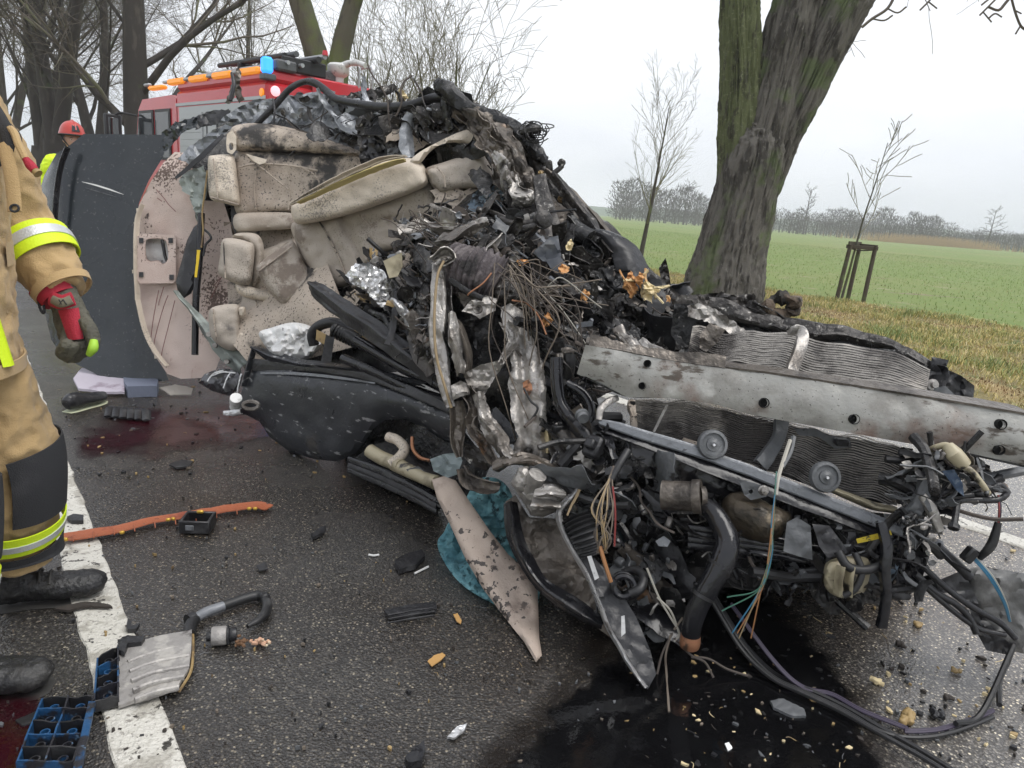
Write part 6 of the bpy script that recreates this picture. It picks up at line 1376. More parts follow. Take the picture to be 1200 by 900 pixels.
pipe('corner_sleeve', M_RUB, [(1170,612,2.26),(1162,638,2.27),(1148,654,2.3)], [.009, .013, .009]); mb = MB(); mb.box(W(1136, 650, 2.3), (.03, .03, .045), Matrix.Rotation(.5, 3, 'Y'), ch=.005); mb.build('corner_plug', M_RUB, CAR)
for mm, o in ((M_WB, 0), (M_WB, 3), (M_WW, 5)): pipe('corner_wire', mm, [(1140+o,654,2.3),(1160+o,678,2.28),(1176+o*.6,706,2.3),(1183+o*.3,728,2.34)], .003, seg=5)
LN = pp('torn_liner', mat('dusty grey liner', (0.085, 0.085, 0.082), .35, layers=[((.19, .19, .185), 7, .52, .14, 7), ((.03, .03, .03), 10, .58, .1, 6)], rvar=.1, bump=.3, bscale=50), [(1128,668),(1146,664),(1180,668),(1212,674),(1216,740),(1200,766),(1180,762),(1160,748),(1146,720),(1134,694)], lambda x, y: min(2.42, TG(x, y)-.05), thick=.02, step=5, crum=(.03, 7), bulge=.03, brad=14, seed=16)
pp('liner_arm', M_BLKP, [(1076,686),(1100,680),(1128,668),(1140,690),(1152,722),(1172,744),(1190,760),(1182,768),(1156,762),(1146,744),(1136,714),(1120,694),(1092,696)], lambda x, y: min(2.38, TG(x, y)-.04), thick=.03, step=4, crum=(.02, 14), seed=17, parent=LN)
for pts, r in (([(1072,672),(1096,694),(1120,708),(1136,724),(1144,742)], .010), ([(1082,664),(1110,690),(1140,712),(1172,730),(1190,748)], .009), ([(1098,640),(1120,660),(1136,676)], .014), ([(1076,680),(1112,712),(1146,736),(1178,744)], .008)):
    pipe('liner_stay', M_BLKP, [(x, y, min(2.34, TG(x, y)-.03)) for x, y in pts], r, parent=LN)
for pts in ([(1188,756),(1180,778),(1171,800),(1171,826)], [(1171,824),(1150,836),(1120,848)]):
    P = [G(x, y, .03) for x, y in pts]; P[0] = W(1188, 756, 2.36); mb = MB(); mb.tube(cr(P, 6), .008, 7); mb.build('liner_cable', M_RUB, LN)

# seat seams, creases and a seat belt
seam(H1, [(250,186),(252,205),(255,232)], 4.585, w=.004); seam(H2, [(262,284),(263,305),(264,326)], 4.485, w=.004); seam(H4, [(250,362),(251,380),(254,398)], 4.455, w=.004)
seam(S3, [(372,256),(384,276),(398,304),(408,330)], 4.30, w=.005); seam(S3, [(420,250),(436,270),(444,292)], 4.22, w=.004); seam(S3, [(512,196),(520,206),(522,220)], 3.92, w=.004)
seam(S1, [(300,200),(298,222),(300,246)], 4.66, w=.004); seam(S1, [(338,200),(340,224),(338,246)], 4.655, w=.004); seam(S2, [(300,352),(302,380),(306,420)], 4.56, w=.004)

# ================================================================== FIREFIGHTERS
M_COAT = mat('tan turnout cloth', (0.50, 0.345, 0.165), 0.85, layers=[((0.45, 0.305, 0.14), 5, 0.5, 0.2, 5), ((0.36, 0.24, 0.11), 7, 0.60, 0.2, 6)], bump=.35, bscale=300, sheen=.2)
M_PATCH = mat('charcoal reinforcement cloth', (0.035, 0.036, 0.04), 0.8, layers=[((0.06, 0.06, 0.065), 6, .5, .2, 5)], bump=.4, bscale=300)
M_HIVIS = mat('fluorescent yellow tape', (0.70, 0.92, 0.02), 0.6, emit=None, bump=.2, bscale=200)
M_REFL = mat('silver reflective tape', (0.62, 0.64, 0.65), 0.35, .3, bump=.2, bscale=200)
M_BOOT = mat('black boot leather', (0.018, 0.018, 0.019), 0.42, layers=[((0.05, 0.048, 0.045), 8, .52, .15, 7, .6)], bump=.4, bscale=120)
M_SOLE = mat('boot sole rubber', (0.045, 0.043, 0.04), 0.7, layers=[((0.06, 0.055, 0.05), 12, .55, .1, 5)])
M_GRED = mat('red glove cloth', (0.42, 0.022, 0.045), 0.75, layers=[((0.30, 0.015, 0.03), 8, .5, .2, 5)], bump=.4, bscale=260)
M_GOLV = mat('olive grey glove leather', (0.105, 0.10, 0.075), 0.75, layers=[((0.06, 0.057, 0.045), 9, .5, .15, 6)], bump=.5, bscale=160)
M_LIME = mat('lime glove tip', (0.36, 0.62, 0.05), 0.6)
M_SKIN = mat('skin', (0.52, 0.30, 0.22), 0.5, bump=.1, bscale=200)
M_HELM = mat('scuffed red helmet', (0.50, 0.045, 0.03), 0.35, coat=.4, layers=[((0.25, .03, .02), 8, .58, .1, 6)])
M_HAIR = mat('dark hair', (0.03, 0.022, 0.016), 0.6)
M_EYE = mat('eye', (0.6, 0.6, 0.58), .2); M_PUP = mat('pupil', (0.02, 0.015, 0.01), .2); M_LIP = mat('lips', (0.40, 0.16, 0.13), .5)

def sector(mb, pts, radii, a0, a1, ex, ns=20, m=0, thick=.004):
    """a band or patch wrapped round a limb, between two angles"""
    n = len(pts); g = []; prev = None
    for i, p in enumerate(pts):
        t = (pts[min(i+1, n-1)]-pts[max(i-1, 0)]).normalized()
        a = t.cross(FWD).normalized() if prev is None else (prev-t*prev.dot(t)).normalized()
        prev = a; b = t.cross(a); r = radii[i]; ra, rb = r if isinstance(r, (tuple, list)) else (r, r)
        g.append([p+a*((ra+ex)*math.cos(rad(a0+(a1-a0)*k/ns)))+b*((rb+ex)*math.sin(rad(a0+(a1-a0)*k/ns))) for k in range(ns+1)])
    mb.grid(g, -thick, m)
def head_mesh(mb, c, f, s, sc_=1.0):
    """skull, brow, nose, chin, ears; eyes sit at half the height"""
    z = V((0, 0, 1)); vs = []; nu, nv = 36, 28
    for i in range(nv+1):
        ph = math.pi*i/nv; cz = math.cos(ph); sr = math.sin(ph)
        for k in range(nu):
            th = 2*math.pi*k/nu; x = math.cos(th)*sr; y = math.sin(th)*sr
            r = 1.0; lx = .098; ly = .076; lz = .118
            fx = x*lx; fy = y*ly; fz = cz*lz
            if cz < -.2: fy *= 1-.35*(-cz-.2); fx *= 1-.10*(-cz-.2)
            front = max(0, x)
            nose = .030*math.exp(-((fy)/.012)**2)*math.exp(-((fz+.02)/.022)**2)*(front > .3)
            brow = .006*math.exp(-((fz-.028)/.012)**2)*front
            sock = -.010*math.exp(-((abs(fy)-.031)/.014)**2-((fz-.008)/.012)**2)*front
            chin = .010*math.exp(-((fz+.10)/.02)**2-(fy/.025)**2)*front
            mouth = .005*math.exp(-((fz+.060)/.010)**2-(fy/.024)**2)*front
            fx += nose+brow+sock+chin+mouth
            vs.append(c+(f*fx+s*fy+z*fz)*sc_)
    mb.add(vs, [(i*nu+k, i*nu+(k+1) % nu, (i+1)*nu+(k+1) % nu, (i+1)*nu+k) for i in range(nv) for k in range(nu)])
    for sg in (-1, 1):
        e = c+s*(sg*.078*sc_)-f*.008; mb.tube([e-s*sg*.01, e+s*sg*.006, e+s*sg*.012-f*.008], [(.03*sc_, .018*sc_), (.032*sc_, .02*sc_), (.02*sc_, .012*sc_)], 12)
def face_parts(body, c, f, s):
    z = V((0, 0, 1))
    for sg in (-1, 1):
        mb = MB(); e = c+f*.080+s*(sg*.031)+z*.008; mb.lathe([(0, .006), (.006, .005), (.0105, .001), (.011, -.004)], e, f, 14); ey = mb.build('eye', M_EYE, body)
        mb = MB(); mb.lathe([(0, .0075), (.004, .0068), (.005, .0055)], e, f, 12); mb.build('pupil', M_PUP, ey)
        mb = MB(); mb.tube([c+f*.094+s*(sg*.018)+z*.026, c+f*.090+s*(sg*.034)+z*.031, c+f*.080+s*(sg*.048)+z*.026], [.003, .004, .002], 6); mb.build('eyebrow', M_HAIR, body)
    mb = MB(); mb.tube(cr([c+f*.080+s*.022-z*.062, c+f*.096-z*.060, c+f*.080-s*.022-z*.062], 5), [(.004, .004)]*11, 8); mb.build('mouth', M_LIP, body)
def helmet(parent, c, f, s, mm):
    c = c+V((0, 0, .034))
    z = V((0, 0, 1)); mb = MB(); vs = []; nu, nv = 36, 14
    for i in range(nv+1):
        ph = (math.pi*.56)*i/nv
        for k in range(nu):
            th = 2*math.pi*k/nu; rx, ry, rz = .150, .122, .135
            fl = .014*max(0, (i-nv+3))/3
            vs.append(c+z*.045+f*(math.cos(th)*math.sin(ph)*(rx+fl))+s*(math.sin(th)*math.sin(ph)*(ry+fl))+z*(math.cos(ph)*rz))
    mb.add(vs, [(i*nu+k, i*nu+(k+1) % nu, (i+1)*nu+(k+1) % nu, (i+1)*nu+k) for i in range(nv) for k in range(nu)])
    h = mb.build('helmet', mm, parent, ang=70)
    mb = MB(); mb.tube(cr([c+z*.025+f*(.162*math.cos(a))+s*(.134*math.sin(a)) for a in [k*6.283/20 for k in range(20)]], 2, True)+[c+z*.025+f*.162], (.008), 8); mb.build('helmet_rim', M_PATCH, h)
    mb = MB(); mb.tube(cr([c+z*.075+f*.150, c+z*.150+f*.095, c+z*.185, c+z*.15-f*.10], 5), [(.012, .006)]*16, 8); mb.build('helmet_ridge', mm, h)
    mb = MB(); mb.grid([[c+z*(.06+.05*i)+f*(.160-.022*i*i)+s*(.028*(j-1.5)*(1-.25*i)) for j in range(4)] for i in range(3)], .006, d=f*.006); mb.build('front_plate', M_PATCH, h)
    for sg in (-1, 1):
        mb = MB(); mb.tube(cr([c+s*(sg*.115)+z*.03, c+s*(sg*.088)-z*.04+f*.02, c+s*(sg*.03)-z*.115+f*.055, c-z*.12+f*.06], 4), (.008), 6); mb.build('chin_strap', M_PATCH, h)
    return h
def limb(mb, P, R_, n=6, seg=22):
    pts = cr(P, n); ra = crs([r[0] if isinstance(r, tuple) else r for r in R_], n); rb = crs([r[1] if isinstance(r, tuple) else r for r in R_], n)
    mb.tube(pts, list(zip(ra, rb)), seg); return pts, list(zip(ra, rb))
def boot(parent, heel, toe, z_h=.24, seed=0, shaft=None):
    f = (toe-heel); L = f.length; f.normalize(); s = V((-f.y, f.x, 0)); z = V((0, 0, 1)); mb = MB()
    sec = [(.00, .034, .060, .05), (.06, .044, .075, .055), (.14, .045, .105, .06), (.22, .042, .098, .055), (.34, .043, .080, .045), (.50, .050, .066, .036), (.66, .056, .058, .032), (.82, .055, .056, .031), (.93, .046, .050, .030), (1.0, .022, .032, .028)]
    P = [heel+f*(L*a)+z*(.018+hh*.5) for a, w, hh, c in sec]; R_ = [(w, hh*.5+.010) for a, w, hh, c in sec]
    mb.tube(cr(P, 4), [(a.x, a.y) for a in cr([(r[0], r[1], 0) for r in R_], 4)], 20, ref=V((0, 0, 1)))
    sh = shaft or (heel+f*(.10*L)+z*z_h)
    mb.tube(cr([heel+f*(.15*L)+z*.05, heel+f*(.14*L)+z*.13, sh], 5), [.058, .058, .057, .056, .056, .057, .058, .060, .062, .064, .066], 20)
    o = mb.build('boot', M_BOOT, parent); baked(o, .006, 3, (.008, 22, seed))
    mb = MB(); g = []
    for a, w, hh, c in sec: g.append([heel+f*(L*a*1.015)+s*(w*1.06*k/3)+z*.002 for k in range(-3, 4)])
    mb.grid(g, .026, d=z*.026); so = mb.build('sole', M_SOLE, o)
    for k in range(3):
        mb = MB(); c0 = heel+f*(L*(.42+.09*k))+z*(.108-.011*k); mb.tube(cr([c0-s*.042-z*.022, c0+z*.002, c0+s*.042-z*.022], 4), .0045, 6); mb.build('lace', M_SOLE, o)
    return o

# ---- the firefighter standing beside the wreck, cut by the edge of the photograph
F_ = V((.975, .22, 0)).normalized(); S_ = V((-F_.y, F_.x, 0)); Z_ = V((0, 0, 1))
heelF, toeF = G(-6, 712), G(124, 695); heelF.z = toeF.z = 0.0
toeN = G(60, 806); toeN.z = 0; heelN = toeN-F_*.31
O_ = (heelF+heelN)*.5-F_*.02
FF = thing('person', V((O_.x, O_.y, 0)), 'firefighter in tan turnout gear with yellow bands and a red glove', 'person', 'firefighters')
hipF, hipN = O_+S_*.10+Z_*.92, O_-S_*.10+Z_*.92
ankF, ankN = heelF+F_*.06+Z_*.12, heelN+F_*.06+Z_*.12
kneeF, kneeN = hipF.lerp(ankF, .5)+F_*.07, hipN.lerp(ankN, .5)+F_*.05
chest = O_+Z_*1.32+F_*.02; neck = O_+Z_*1.52+F_*.03; headc = O_+Z_*1.70+F_*.07
shF = O_+S_*.20+Z_*1.47+F_*.05; elF = W(26, 262, 2.30); wrF = W(77, 344, 2.28)
shN = O_-S_*.20+Z_*1.47; elN = O_-S_*.30+Z_*1.20-F_*.06; wrN = O_-S_*.26+Z_*.98+F_*.08
mb = MB()
limb(mb, [O_+Z_*.88, O_+Z_*1.05, chest, O_+Z_*1.46+F_*.02], [(.13, .17), (.12, .15), (.13, .18), (.10, .13)])
limb(mb, [O_+Z_*1.42+F_*.02, neck, headc-Z_*.08], [.075, .062, .06])
for a, b, c in ((hipF, kneeF, ankF), (hipN, kneeN, ankN)): limb(mb, [a, a.lerp(b, .5), b, b.lerp(c, .4), c], [.095, .085, .062, .058, .042])
for a, b, c in ((shF, elF, wrF), (shN, elN, wrN)): limb(mb, [O_+Z_*1.43, a, a.lerp(b, .5), b, b.lerp(c, .5), c], [.07, .065, .052, .045, .042, .032])
head_mesh(mb, headc, F_, S_)
BODY = mb.build('body', M_SKIN, FF); baked(BODY, .012, 2)
face_parts(BODY, headc, F_, S_); helmet(BODY, headc, F_, S_, M_HELM)
# trousers
mb = MB()
lP, lR = limb(mb, [hipF+Z_*.06, hipF.lerp(kneeF, .5), kneeF, kneeF.lerp(ankF, .45), ankF+Z_*.10-F_*.0, ankF+Z_*.035], [(.155, .15), (.148, .145), (.130, .13), (.126, .126), (.116, .116), (.118, .118)], 8)
nP, nR = limb(mb, [hipN+Z_*.06, hipN.lerp(kneeN, .5), kneeN, kneeN.lerp(ankN, .45), ankN+Z_*.10, ankN+Z_*.035], [(.15, .15), (.135, .135), (.118, .118), (.115, .115), (.105, .105), (.108, .108)], 8)
limb(mb, [O_+Z_*.86, O_+Z_*.98, O_+Z_*1.08], [(.14, .20), (.15, .21), (.15, .20)])
TR = mb.build('trousers', M_COAT, FF); baked(TR, .008, 2, (.020, 6.5, 3))
def band(parent, pts, R_, i0, i1, ex=.012, nm='reflective_band'):
    n = i1-i0; k = max(1, round(n*.30))
    mb = MB(); sector(mb, pts[i0:i1+1], R_[i0:i1+1], 0, 360, ex, 40); b = mb.build(nm, M_HIVIS, parent)
    mb = MB(); sector(mb, pts[i0+k:i1-k+1], R_[i0+k:i1-k+1], 0, 360, ex+.003, 40); mb.build('silver_stripe', M_REFL, b)
def fine(pts, R_, a, b, n=12):
    """resample a limb between fractions a and b"""
    m = len(pts)-1; P = []; Q = []
    for i in range(n+1):
        u = (a+(b-a)*i/n)*m; k = min(int(u), m-1); w = u-k
        P.append(pts[k].lerp(pts[k+1], w)); Q.append((R_[k][0]*(1-w)+R_[k+1][0]*w, R_[k][1]*(1-w)+R_[k+1][1]*w))
    return P, Q
for pts, R_ in ((lP, lR), (nP, nR)):
    p, r = fine(pts, R_, .62, .70); band(TR, p, r, 0, 12, .016)
    p, r = fine(pts, R_, .38, .58); mb = MB(); sector(mb, p, r, -70, 55, .015, 16); mb.build('knee_patch', M_PATCH, TR)
    p, r = fine(pts, R_, .73, .93); mb = MB(); sector(mb, p, r, -40, 75, .015, 16); mb.build('gaiter', M_PATCH, TR)
# jacket: torso, skirt flap and both sleeves welded
mb = MB()
limb(mb, [O_+Z_*.80-F_*.02, O_+Z_*1.0, O_+Z_*1.2+F_*.01, O_+Z_*1.38+F_*.02, O_+Z_*1.50+F_*.02, O_+Z_*1.57+F_*.03], [(.225, .25), (.20, .24), (.18, .245), (.175, .24), (.12, .17), (.085, .095)], 8, 30)
sP, sR = limb(mb, [shF-S_*.06-Z_*.0, shF+Z_*.0, shF.lerp(elF, .5)+S_*.02, elF, elF.lerp(wrF, .5), elF.lerp(wrF, .98)], [.088, .094, .090, .080, .078, .062], 8, 24)
limb(mb, [shN+S_*.06, shN, shN.lerp(elN, .5), elN, elN.lerp(wrN, .5), wrN], [.09, .098, .094, .088, .080, .066], 8, 24)
JK = mb.build('jacket', M_COAT, FF); baked(JK, .008, 2, (.024, 6, 7))
p, r = fine(sP, sR, .70, .82); band(JK, p, r, 0, 12, .014)
p, r = fine(sP, sR, .955, .995); mb = MB(); sector(mb, p, r, 0, 360, .010, 30); mb.build('cuff', M_COAT, JK)
def torso_band(z0, z1, nm):
    pts = [O_+Z_*(z0+(z1-z0)*i/8)+F_*.012 for i in range(9)]; R_ = [(.182, .247)]*9
    band(JK, pts, R_, 0, 8, .014, nm)
mb = MB(); mb.grid([[O_+F_*(.232-.030*u-.9*(v-.5)**2*.06)+S_*(-.03+.05*(v-.5))+Z_*(.815+.15*u) for v in (0, .33, .66, 1)] for u in [k/8 for k in range(9)]], .012, d=-F_*.012); mb.build('front_tape', M_HIVIS, JK)
mb = MB(); hp_ = [O_+Z_*(.785+.035*i/4)-F_*.02 for i in range(5)]; sector(mb, hp_, [(.226, .254)]*5, 0, 360, .012, 40); mb.build('hem', M_COAT, JK)
def on_chest(fa, sa, za): return O_+F_*fa+S_*sa+Z_*za
# chest pocket, flap, radio lead with a red tip
for (sa, za, w, h) in ((-.13, 1.02, .13, .17), (.10, 1.02, .12, .17)):
    mb = MB(); g = [[on_chest(.20-.35*((sa+w*(j/6-.5))**2)*4, sa+w*(j/6-.5), za+h*(i/6-.5)) for j in range(7)] for i in range(7)]; mb.grid(g, .02, d=-F_*.02); pk = mb.build('pocket', M_COAT, JK)
    mb = MB(); g = [[on_chest(.212-.35*((sa+w*(j/6-.5))**2)*4, sa+w*1.05*(j/6-.5), za+h*.5-.05+.06*i/3) for j in range(7)] for i in range(4)]; mb.grid(g, .01, d=-F_*.01); mb.build('pocket_flap', M_COAT, pk)
mb = MB(); mb.tube(cr([W(-14,140,2.02), W(2,150,2.0), W(14,160,2.0), W(16,168,2.0)], 5), [(.022, .006)]*16, 10); mb.build('shoulder_strap', M_PATCH, JK)
mb = MB(); mb.tube(cr([W(-10,126,2.0), W(0,142,1.98), W(8,160,1.98), W(6,178,1.98), W(-8,190,1.98)], 5), [(.020, .006)]*21, 10); mb.build('chest_tape', M_PATCH, JK)
mb = MB(); mb.tube(cr([W(-4,148,2.0), W(14,152,1.98), W(22,170,1.97), W(30,186,1.97)], 6), .009, 8); mb.build('radio_lead', M_COAT, JK)
mb = MB(); mb.tube([W(30,186,1.97), W(36,194,1.97), W(41,200,1.97)], [.008, .012, .010], 10); mb.build('lead_toggle', M_GRED, JK)
mb = MB(); mb.tube([W(41,200,1.97), W(45,204,1.97)], [.009, .011], 10); mb.build('toggle_bead', M_TAN, JK)
mb = MB(); mb.tube(cr([W(4,168,1.98), W(12,200,1.97), W(16,230,1.97), W(17,248,1.97)], 5), [(.018, .006)]*16, 10); mb.build('strap', M_COAT, JK)
mb = MB(); mb.tube(cr([W(17+5*math.cos(a), 244+4*math.sin(a), 1.96) for a in [k*6.283/8 for k in range(8)]], 3, True)+[W(22, 244, 1.96)], .003, 6); mb.build('buckle', M_PATCH, JK)
# glove: palm, four fingers closed, thumb along the side
mb = MB(); t0 = 2.27
def gp(x, y, d=0): return W(x, y, t0+d)
limb(mb, [gp(70,342), gp(78,356), gp(84,374,.0), gp(90,392,.0)], [(.042, .040), (.040, .036), (.048, .034), (.050, .032)], 5, 18)
for k, (bx, by, L1, tx, ty, d) in enumerate(((79,396,0,76,420,-.03), (86,400,0,84,424,-.015), (94,400,0,92,424,.012), (101,396,0,101,418,.035))):
    limb(mb, [gp(bx, by-8, d*.6), gp(bx-1, by+8, d*.9-.012), gp(tx-3, ty-6, d-.038), gp(tx+1, ty-16, d-.065), gp(tx+5, ty-20, d-.052)], [.018, .0175, .017, .016, .012], 4, 12)
limb(mb, [gp(94,372,-.02), gp(104,384,-.05), gp(110,398,-.065), gp(110,410,-.062)], [.019, .0185, .017, .012], 4, 12)
GL = mb.build('glove', M_GOLV, FF); baked(GL, .0035, 2, (.006, 30, 2))
mb = MB(); g = []
for i in range(9):
    u = i/8; cx_, cy_ = 80+9*u, 362+36*u; hw = 12.5-3.5*u
    g.append([W(cx_+hw*(j/6-.5)*2*.98, cy_-hw*(j/6-.5)*.25, t0-.050-.016*math.cos((j/6-.5)*2.6)) for j in range(7)])
mb.grid(g, .02, d=FWD*.02); mb.build('glove_back', M_GRED, GL)
mb = MB(); mb.tube(cr([gp(60,350,-.05), gp(72,354,-.068), gp(86,350,-.062)], 5), [(.020, .008)]*11, 12); sp_ = mb.build('wrist_strap', M_GRED, GL)
mb = MB(); mb.tube(cr([gp(62,351,-.060), gp(72,355,-.078), gp(84,351,-.072)], 5), [(.013, .006)]*11, 12); mb.build('strap_label', mat('grey olive webbing', (0.20, 0.18, 0.13), .8), sp_)
for x in (71, 76): mb = MB(); mb.tube([gp(x-2, 351, -.084), gp(x+2, 357, -.084)], .0016, 5); mb.build('strap_mark', M_PATCH, sp_)
for x in (72,): mb = MB(); mb.tube([gp(x+2, 351, -.084), gp(x-2, 357, -.084)], .0016, 5); mb.build('strap_mark', M_PATCH, sp_)
p = [gp(62,336,-.0), gp(66,343), gp(71,350)]; mb = MB(); mb.tube(cr(p, 4), [.062, .060, .057, .055, .053, .052, .051, .050, .05], 24); mb.build('glove_cuff', M_GRED, GL)
mb = MB(); limb(mb, [gp(110,399,-.078), gp(109,408,-.086), gp(104,416,-.08)], [.010, .013, .008], 4, 10); mb.build('glove_tip', M_LIME, GL)
mb = MB(); mb.tube(cr([gp(44,340,-.03), gp(45,352,-.03), gp(48,364,-.03), gp(52,366,-.03), gp(50,352,-.03)], 4), .004, 6); mb.build('glove_loop', M_PATCH, GL)
mb = MB(); hd = (wrN-elN).normalized(); hs = hd.cross(S_).normalized()
limb(mb, [wrN-hd*.03, wrN+hd*.03, wrN+hd*.09], [(.034, .030), (.042, .028), (.044, .024)], 4, 16)
for k, ln in enumerate((.062, .072, .068, .052)):
    a = wrN+hd*.085+hs*((k-1.5)*.021); limb(mb, [a, a+hd*(ln*.5)+S_*.006, a+hd*(ln*.85)+S_*.026, a+hd*(ln*.9)+S_*.045], [.0125, .012, .011, .009], 3, 10)
limb(mb, [wrN+hd*.02-hs*.035, wrN+hd*.06-hs*.058+S_*.01, wrN+hd*.09-hs*.060+S_*.03], [.014, .013, .010], 3, 10)
GN = mb.build('glove', M_GOLV, FF); baked(GN, .004, 2, (.005, 30, 5))
boot(FF, heelF, toeF, .25, 1, shaft=ankF+Z_*.10); boot(FF, heelN, toeN, .25, 2, shaft=ankN+Z_*.10)

# ---- the firefighter behind the roof panel
fb = V((0, 0, 0)); hc = W(85, 165, 9.0)
O2 = V((hc.x, hc.y, 0)); hgt = hc.z
to_cam = (V((0, 0, 0))-O2); to_cam.z = 0; f2 = to_cam.normalized(); f2 = (f2+V((.35, 0, 0))).normalized(); s2 = V((-f2.y, f2.x, 0))
F2 = thing('person', O2, 'firefighter in a red helmet looking over the dark roof panel', 'person', 'firefighters')
mb = MB(); k = hgt/1.70
def B(fa, sa, za): return O2+f2*fa+s2*sa+Z_*(za*k)
limb(mb, [B(0, 0, .88), B(0, 0, 1.05), B(0, 0, 1.3), B(0, 0, 1.45)], [(.17, .13), (.16, .12), (.20, .13), (.14, .10)])
limb(mb, [B(0, 0, 1.42), B(.02, 0, 1.54), B(.02, 0, 1.62)], [.075, .062, .06])
for sg in (-1, 1):
    limb(mb, [B(0, sg*.1, .92), B(.03, sg*.1, .7), B(.04, sg*.11, .48), B(.0, sg*.12, .28), B(-.02, sg*.12, .03)], [.095, .085, .062, .058, .045])
    limb(mb, [B(-.04, sg*.12, .04), B(.06, sg*.13, .04), B(.16, sg*.14, .03)], [.045, .045, .03])
    limb(mb, [B(0, 0, 1.43), B(0, sg*.2, 1.44), B(-.03, sg*.25, 1.28), B(-.02, sg*.27, 1.13), B(.06, sg*.26, 1.0), B(.12, sg*.24, .90)], [.07, .065, .052, .045, .042, .03])
    for q in range(4): limb(mb, [B(.12, sg*.24+(q-1.5)*.018, .90), B(.15, sg*.24+(q-1.5)*.02, .85), B(.15, sg*.24+(q-1.5)*.02, .80)], [.012, .010, .008], 3, 8)
    limb(mb, [B(.12, sg*.22, .92), B(.16, sg*.19, .89), B(.18, sg*.18, .86)], [.012, .010, .008], 3, 8)
head_mesh(mb, hc, f2, s2)
B2 = mb.build('body', M_SKIN, F2); baked(B2, .010, 2)
face_parts(B2, hc, f2, s2); helmet(B2, hc, f2, s2, M_HELM)
mb = MB()
limb(mb, [B(0, 0, .82), B(0, 0, 1.05), B(0, 0, 1.3), B(0, 0, 1.46), B(.01, 0, 1.55)], [(.24, .18), (.23, .17), (.25, .17), (.17, .13), (.085, .085)])
for sg in (-1, 1): limb(mb, [B(0, sg*.15, 1.44), B(0, sg*.21, 1.43), B(-.03, sg*.26, 1.28), B(-.02, sg*.28, 1.13), B(.06, sg*.27, 1.0), B(.11, sg*.25, .93)], [.09, .09, .085, .08, .075, .06])
J2 = mb.build('jacket', M_HIVIS, F2); baked(J2, .012, 2, (.02, 9, 4))
mb = MB(); pts = [B(0, 0, 1.36+.10*i/8) for i in range(9)]; sector(mb, pts, [(.22-.006*i, .165-.004*i) for i in range(9)], 0, 360, .03, 40); mb.build('yellow_collar', M_HIVIS, J2)
mb = MB()
for sg in (-1, 1): limb(mb, [B(0, sg*.1, .95), B(.03, sg*.1, .7), B(.04, sg*.11, .48), B(.0, sg*.12, .28), B(-.02, sg*.12, .10)], [.14, .13, .115, .11, .105])
T2 = mb.build('trousers', M_COAT, F2); baked(T2, .012, 2, (.02, 9, 6))

# ================================================================== FIRE ENGINE
M_TRED = mat('fire engine red paint', (0.62, 0.022, 0.035), 0.28, coat=.5, layers=[((0.50, 0.016, 0.03), 1.2, .5, .3, 3)])
M_TGLS = mat('cab glass', (0.03, 0.035, 0.04), 0.06, spec=.8)
M_TMET = mat('grey shutter aluminium', (0.45, 0.46, 0.47), 0.4, .5)
M_TORG = mat('orange side lamp', (0.85, 0.27, 0.02), 0.3, emit=((1.0, .35, .03), .35))
M_TBLU = mat('lit blue beacon', (0.05, 0.35, 0.9), 0.2, emit=((.03, .28, 1.0), 1.0))
M_TPNK = mat('lit pale lamp', (0.8, 0.45, 0.5), .3, emit=((1.0, .55, .6), .6))
M_TWHT = mat('white lettering', (0.8, 0.8, 0.8), .4)
M_TDRK = mat('truck dark trim', (0.02, 0.02, 0.022), .5)
M_TYRE = mat('truck tyre', (0.02, 0.02, 0.02), .8)
TH = 3.25; r0 = ray(312, 78); A0 = CAMP+r0*((TH-CAM_H)/r0.z); A0.z = 0
yaw = rad(137); td = V((math.cos(yaw), math.sin(yaw), 0)); tn = V((td.y, -td.x, 0)); TW = 2.15
TRK = thing('fire_engine', A0, 'red fire engine with orange side lamps and a lit blue beacon', 'fire engine')
TM = Matrix((td, tn, Z_)).transposed()
def T(l, w, h): return A0+td*l+tn*w+Z_*h
def tbox(name, l, w, h, mm, parent=None, ch=.02):
    mb = MB(); mb.box(T((l[0]+l[1])/2, (w[0]+w[1])/2, (h[0]+h[1])/2), (l[1]-l[0], w[1]-w[0], h[1]-h[0]), TM, ch=ch); return mb.build(name, mm, parent or TRK, ang=30)
BODYT = tbox('rear_body', (0, 3.7), (0, TW), (.75, TH-.22), M_TRED, ch=.05)
tbox('roof_rim', (.02, 3.7), (.02, TW-.02), (TH-.217, TH), M_TRED, BODYT, .06)
tbox('chassis', (.2, 6.0), (.35, TW-.35), (.5, .748), M_TDRK)
# cab with raked front
mb = MB(); sec = []
pr = [(3.75, .6), (6.15, .6), (6.22, 1.5), (6.10, 1.75), (5.80, 2.75), (5.55, 2.95), (3.95, 2.98), (3.75, 2.90)]
vs = [T(l, .02, h) for l, h in pr]+[T(l, TW-.02, h) for l, h in pr]; k = len(pr)
mb.add(vs, [tuple(range(k)), tuple(range(2*k-1, k-1, -1))]+[(i, (i+1) % k, k+(i+1) % k, k+i) for i in range(k)])
CAB = mb.build('cab', M_TRED, TRK, ang=25)
def side_panel(name, pts, w, mm, parent, th=.02):
    mb = MB(); n = len(pts); vs = [T(l, w, h) for l, h in pts]+[T(l, w+th, h) for l, h in pts]
    mb.add(vs, [tuple(range(n)), tuple(range(2*n-1, n-1, -1))]+[(i, (i+1) % n, n+(i+1) % n, n+i) for i in range(n)]); return mb.build(name, mm, parent, ang=25)
side_panel('door_window', [(5.0, 1.75), (5.95, 1.75), (5.68, 2.66), (5.0, 2.66)], -.01, M_TGLS, CAB); side_panel('door_window', [(4.1, 1.75), (4.78, 1.75), (4.78, 2.66), (4.1, 2.66)], -.01, M_TGLS, CAB)
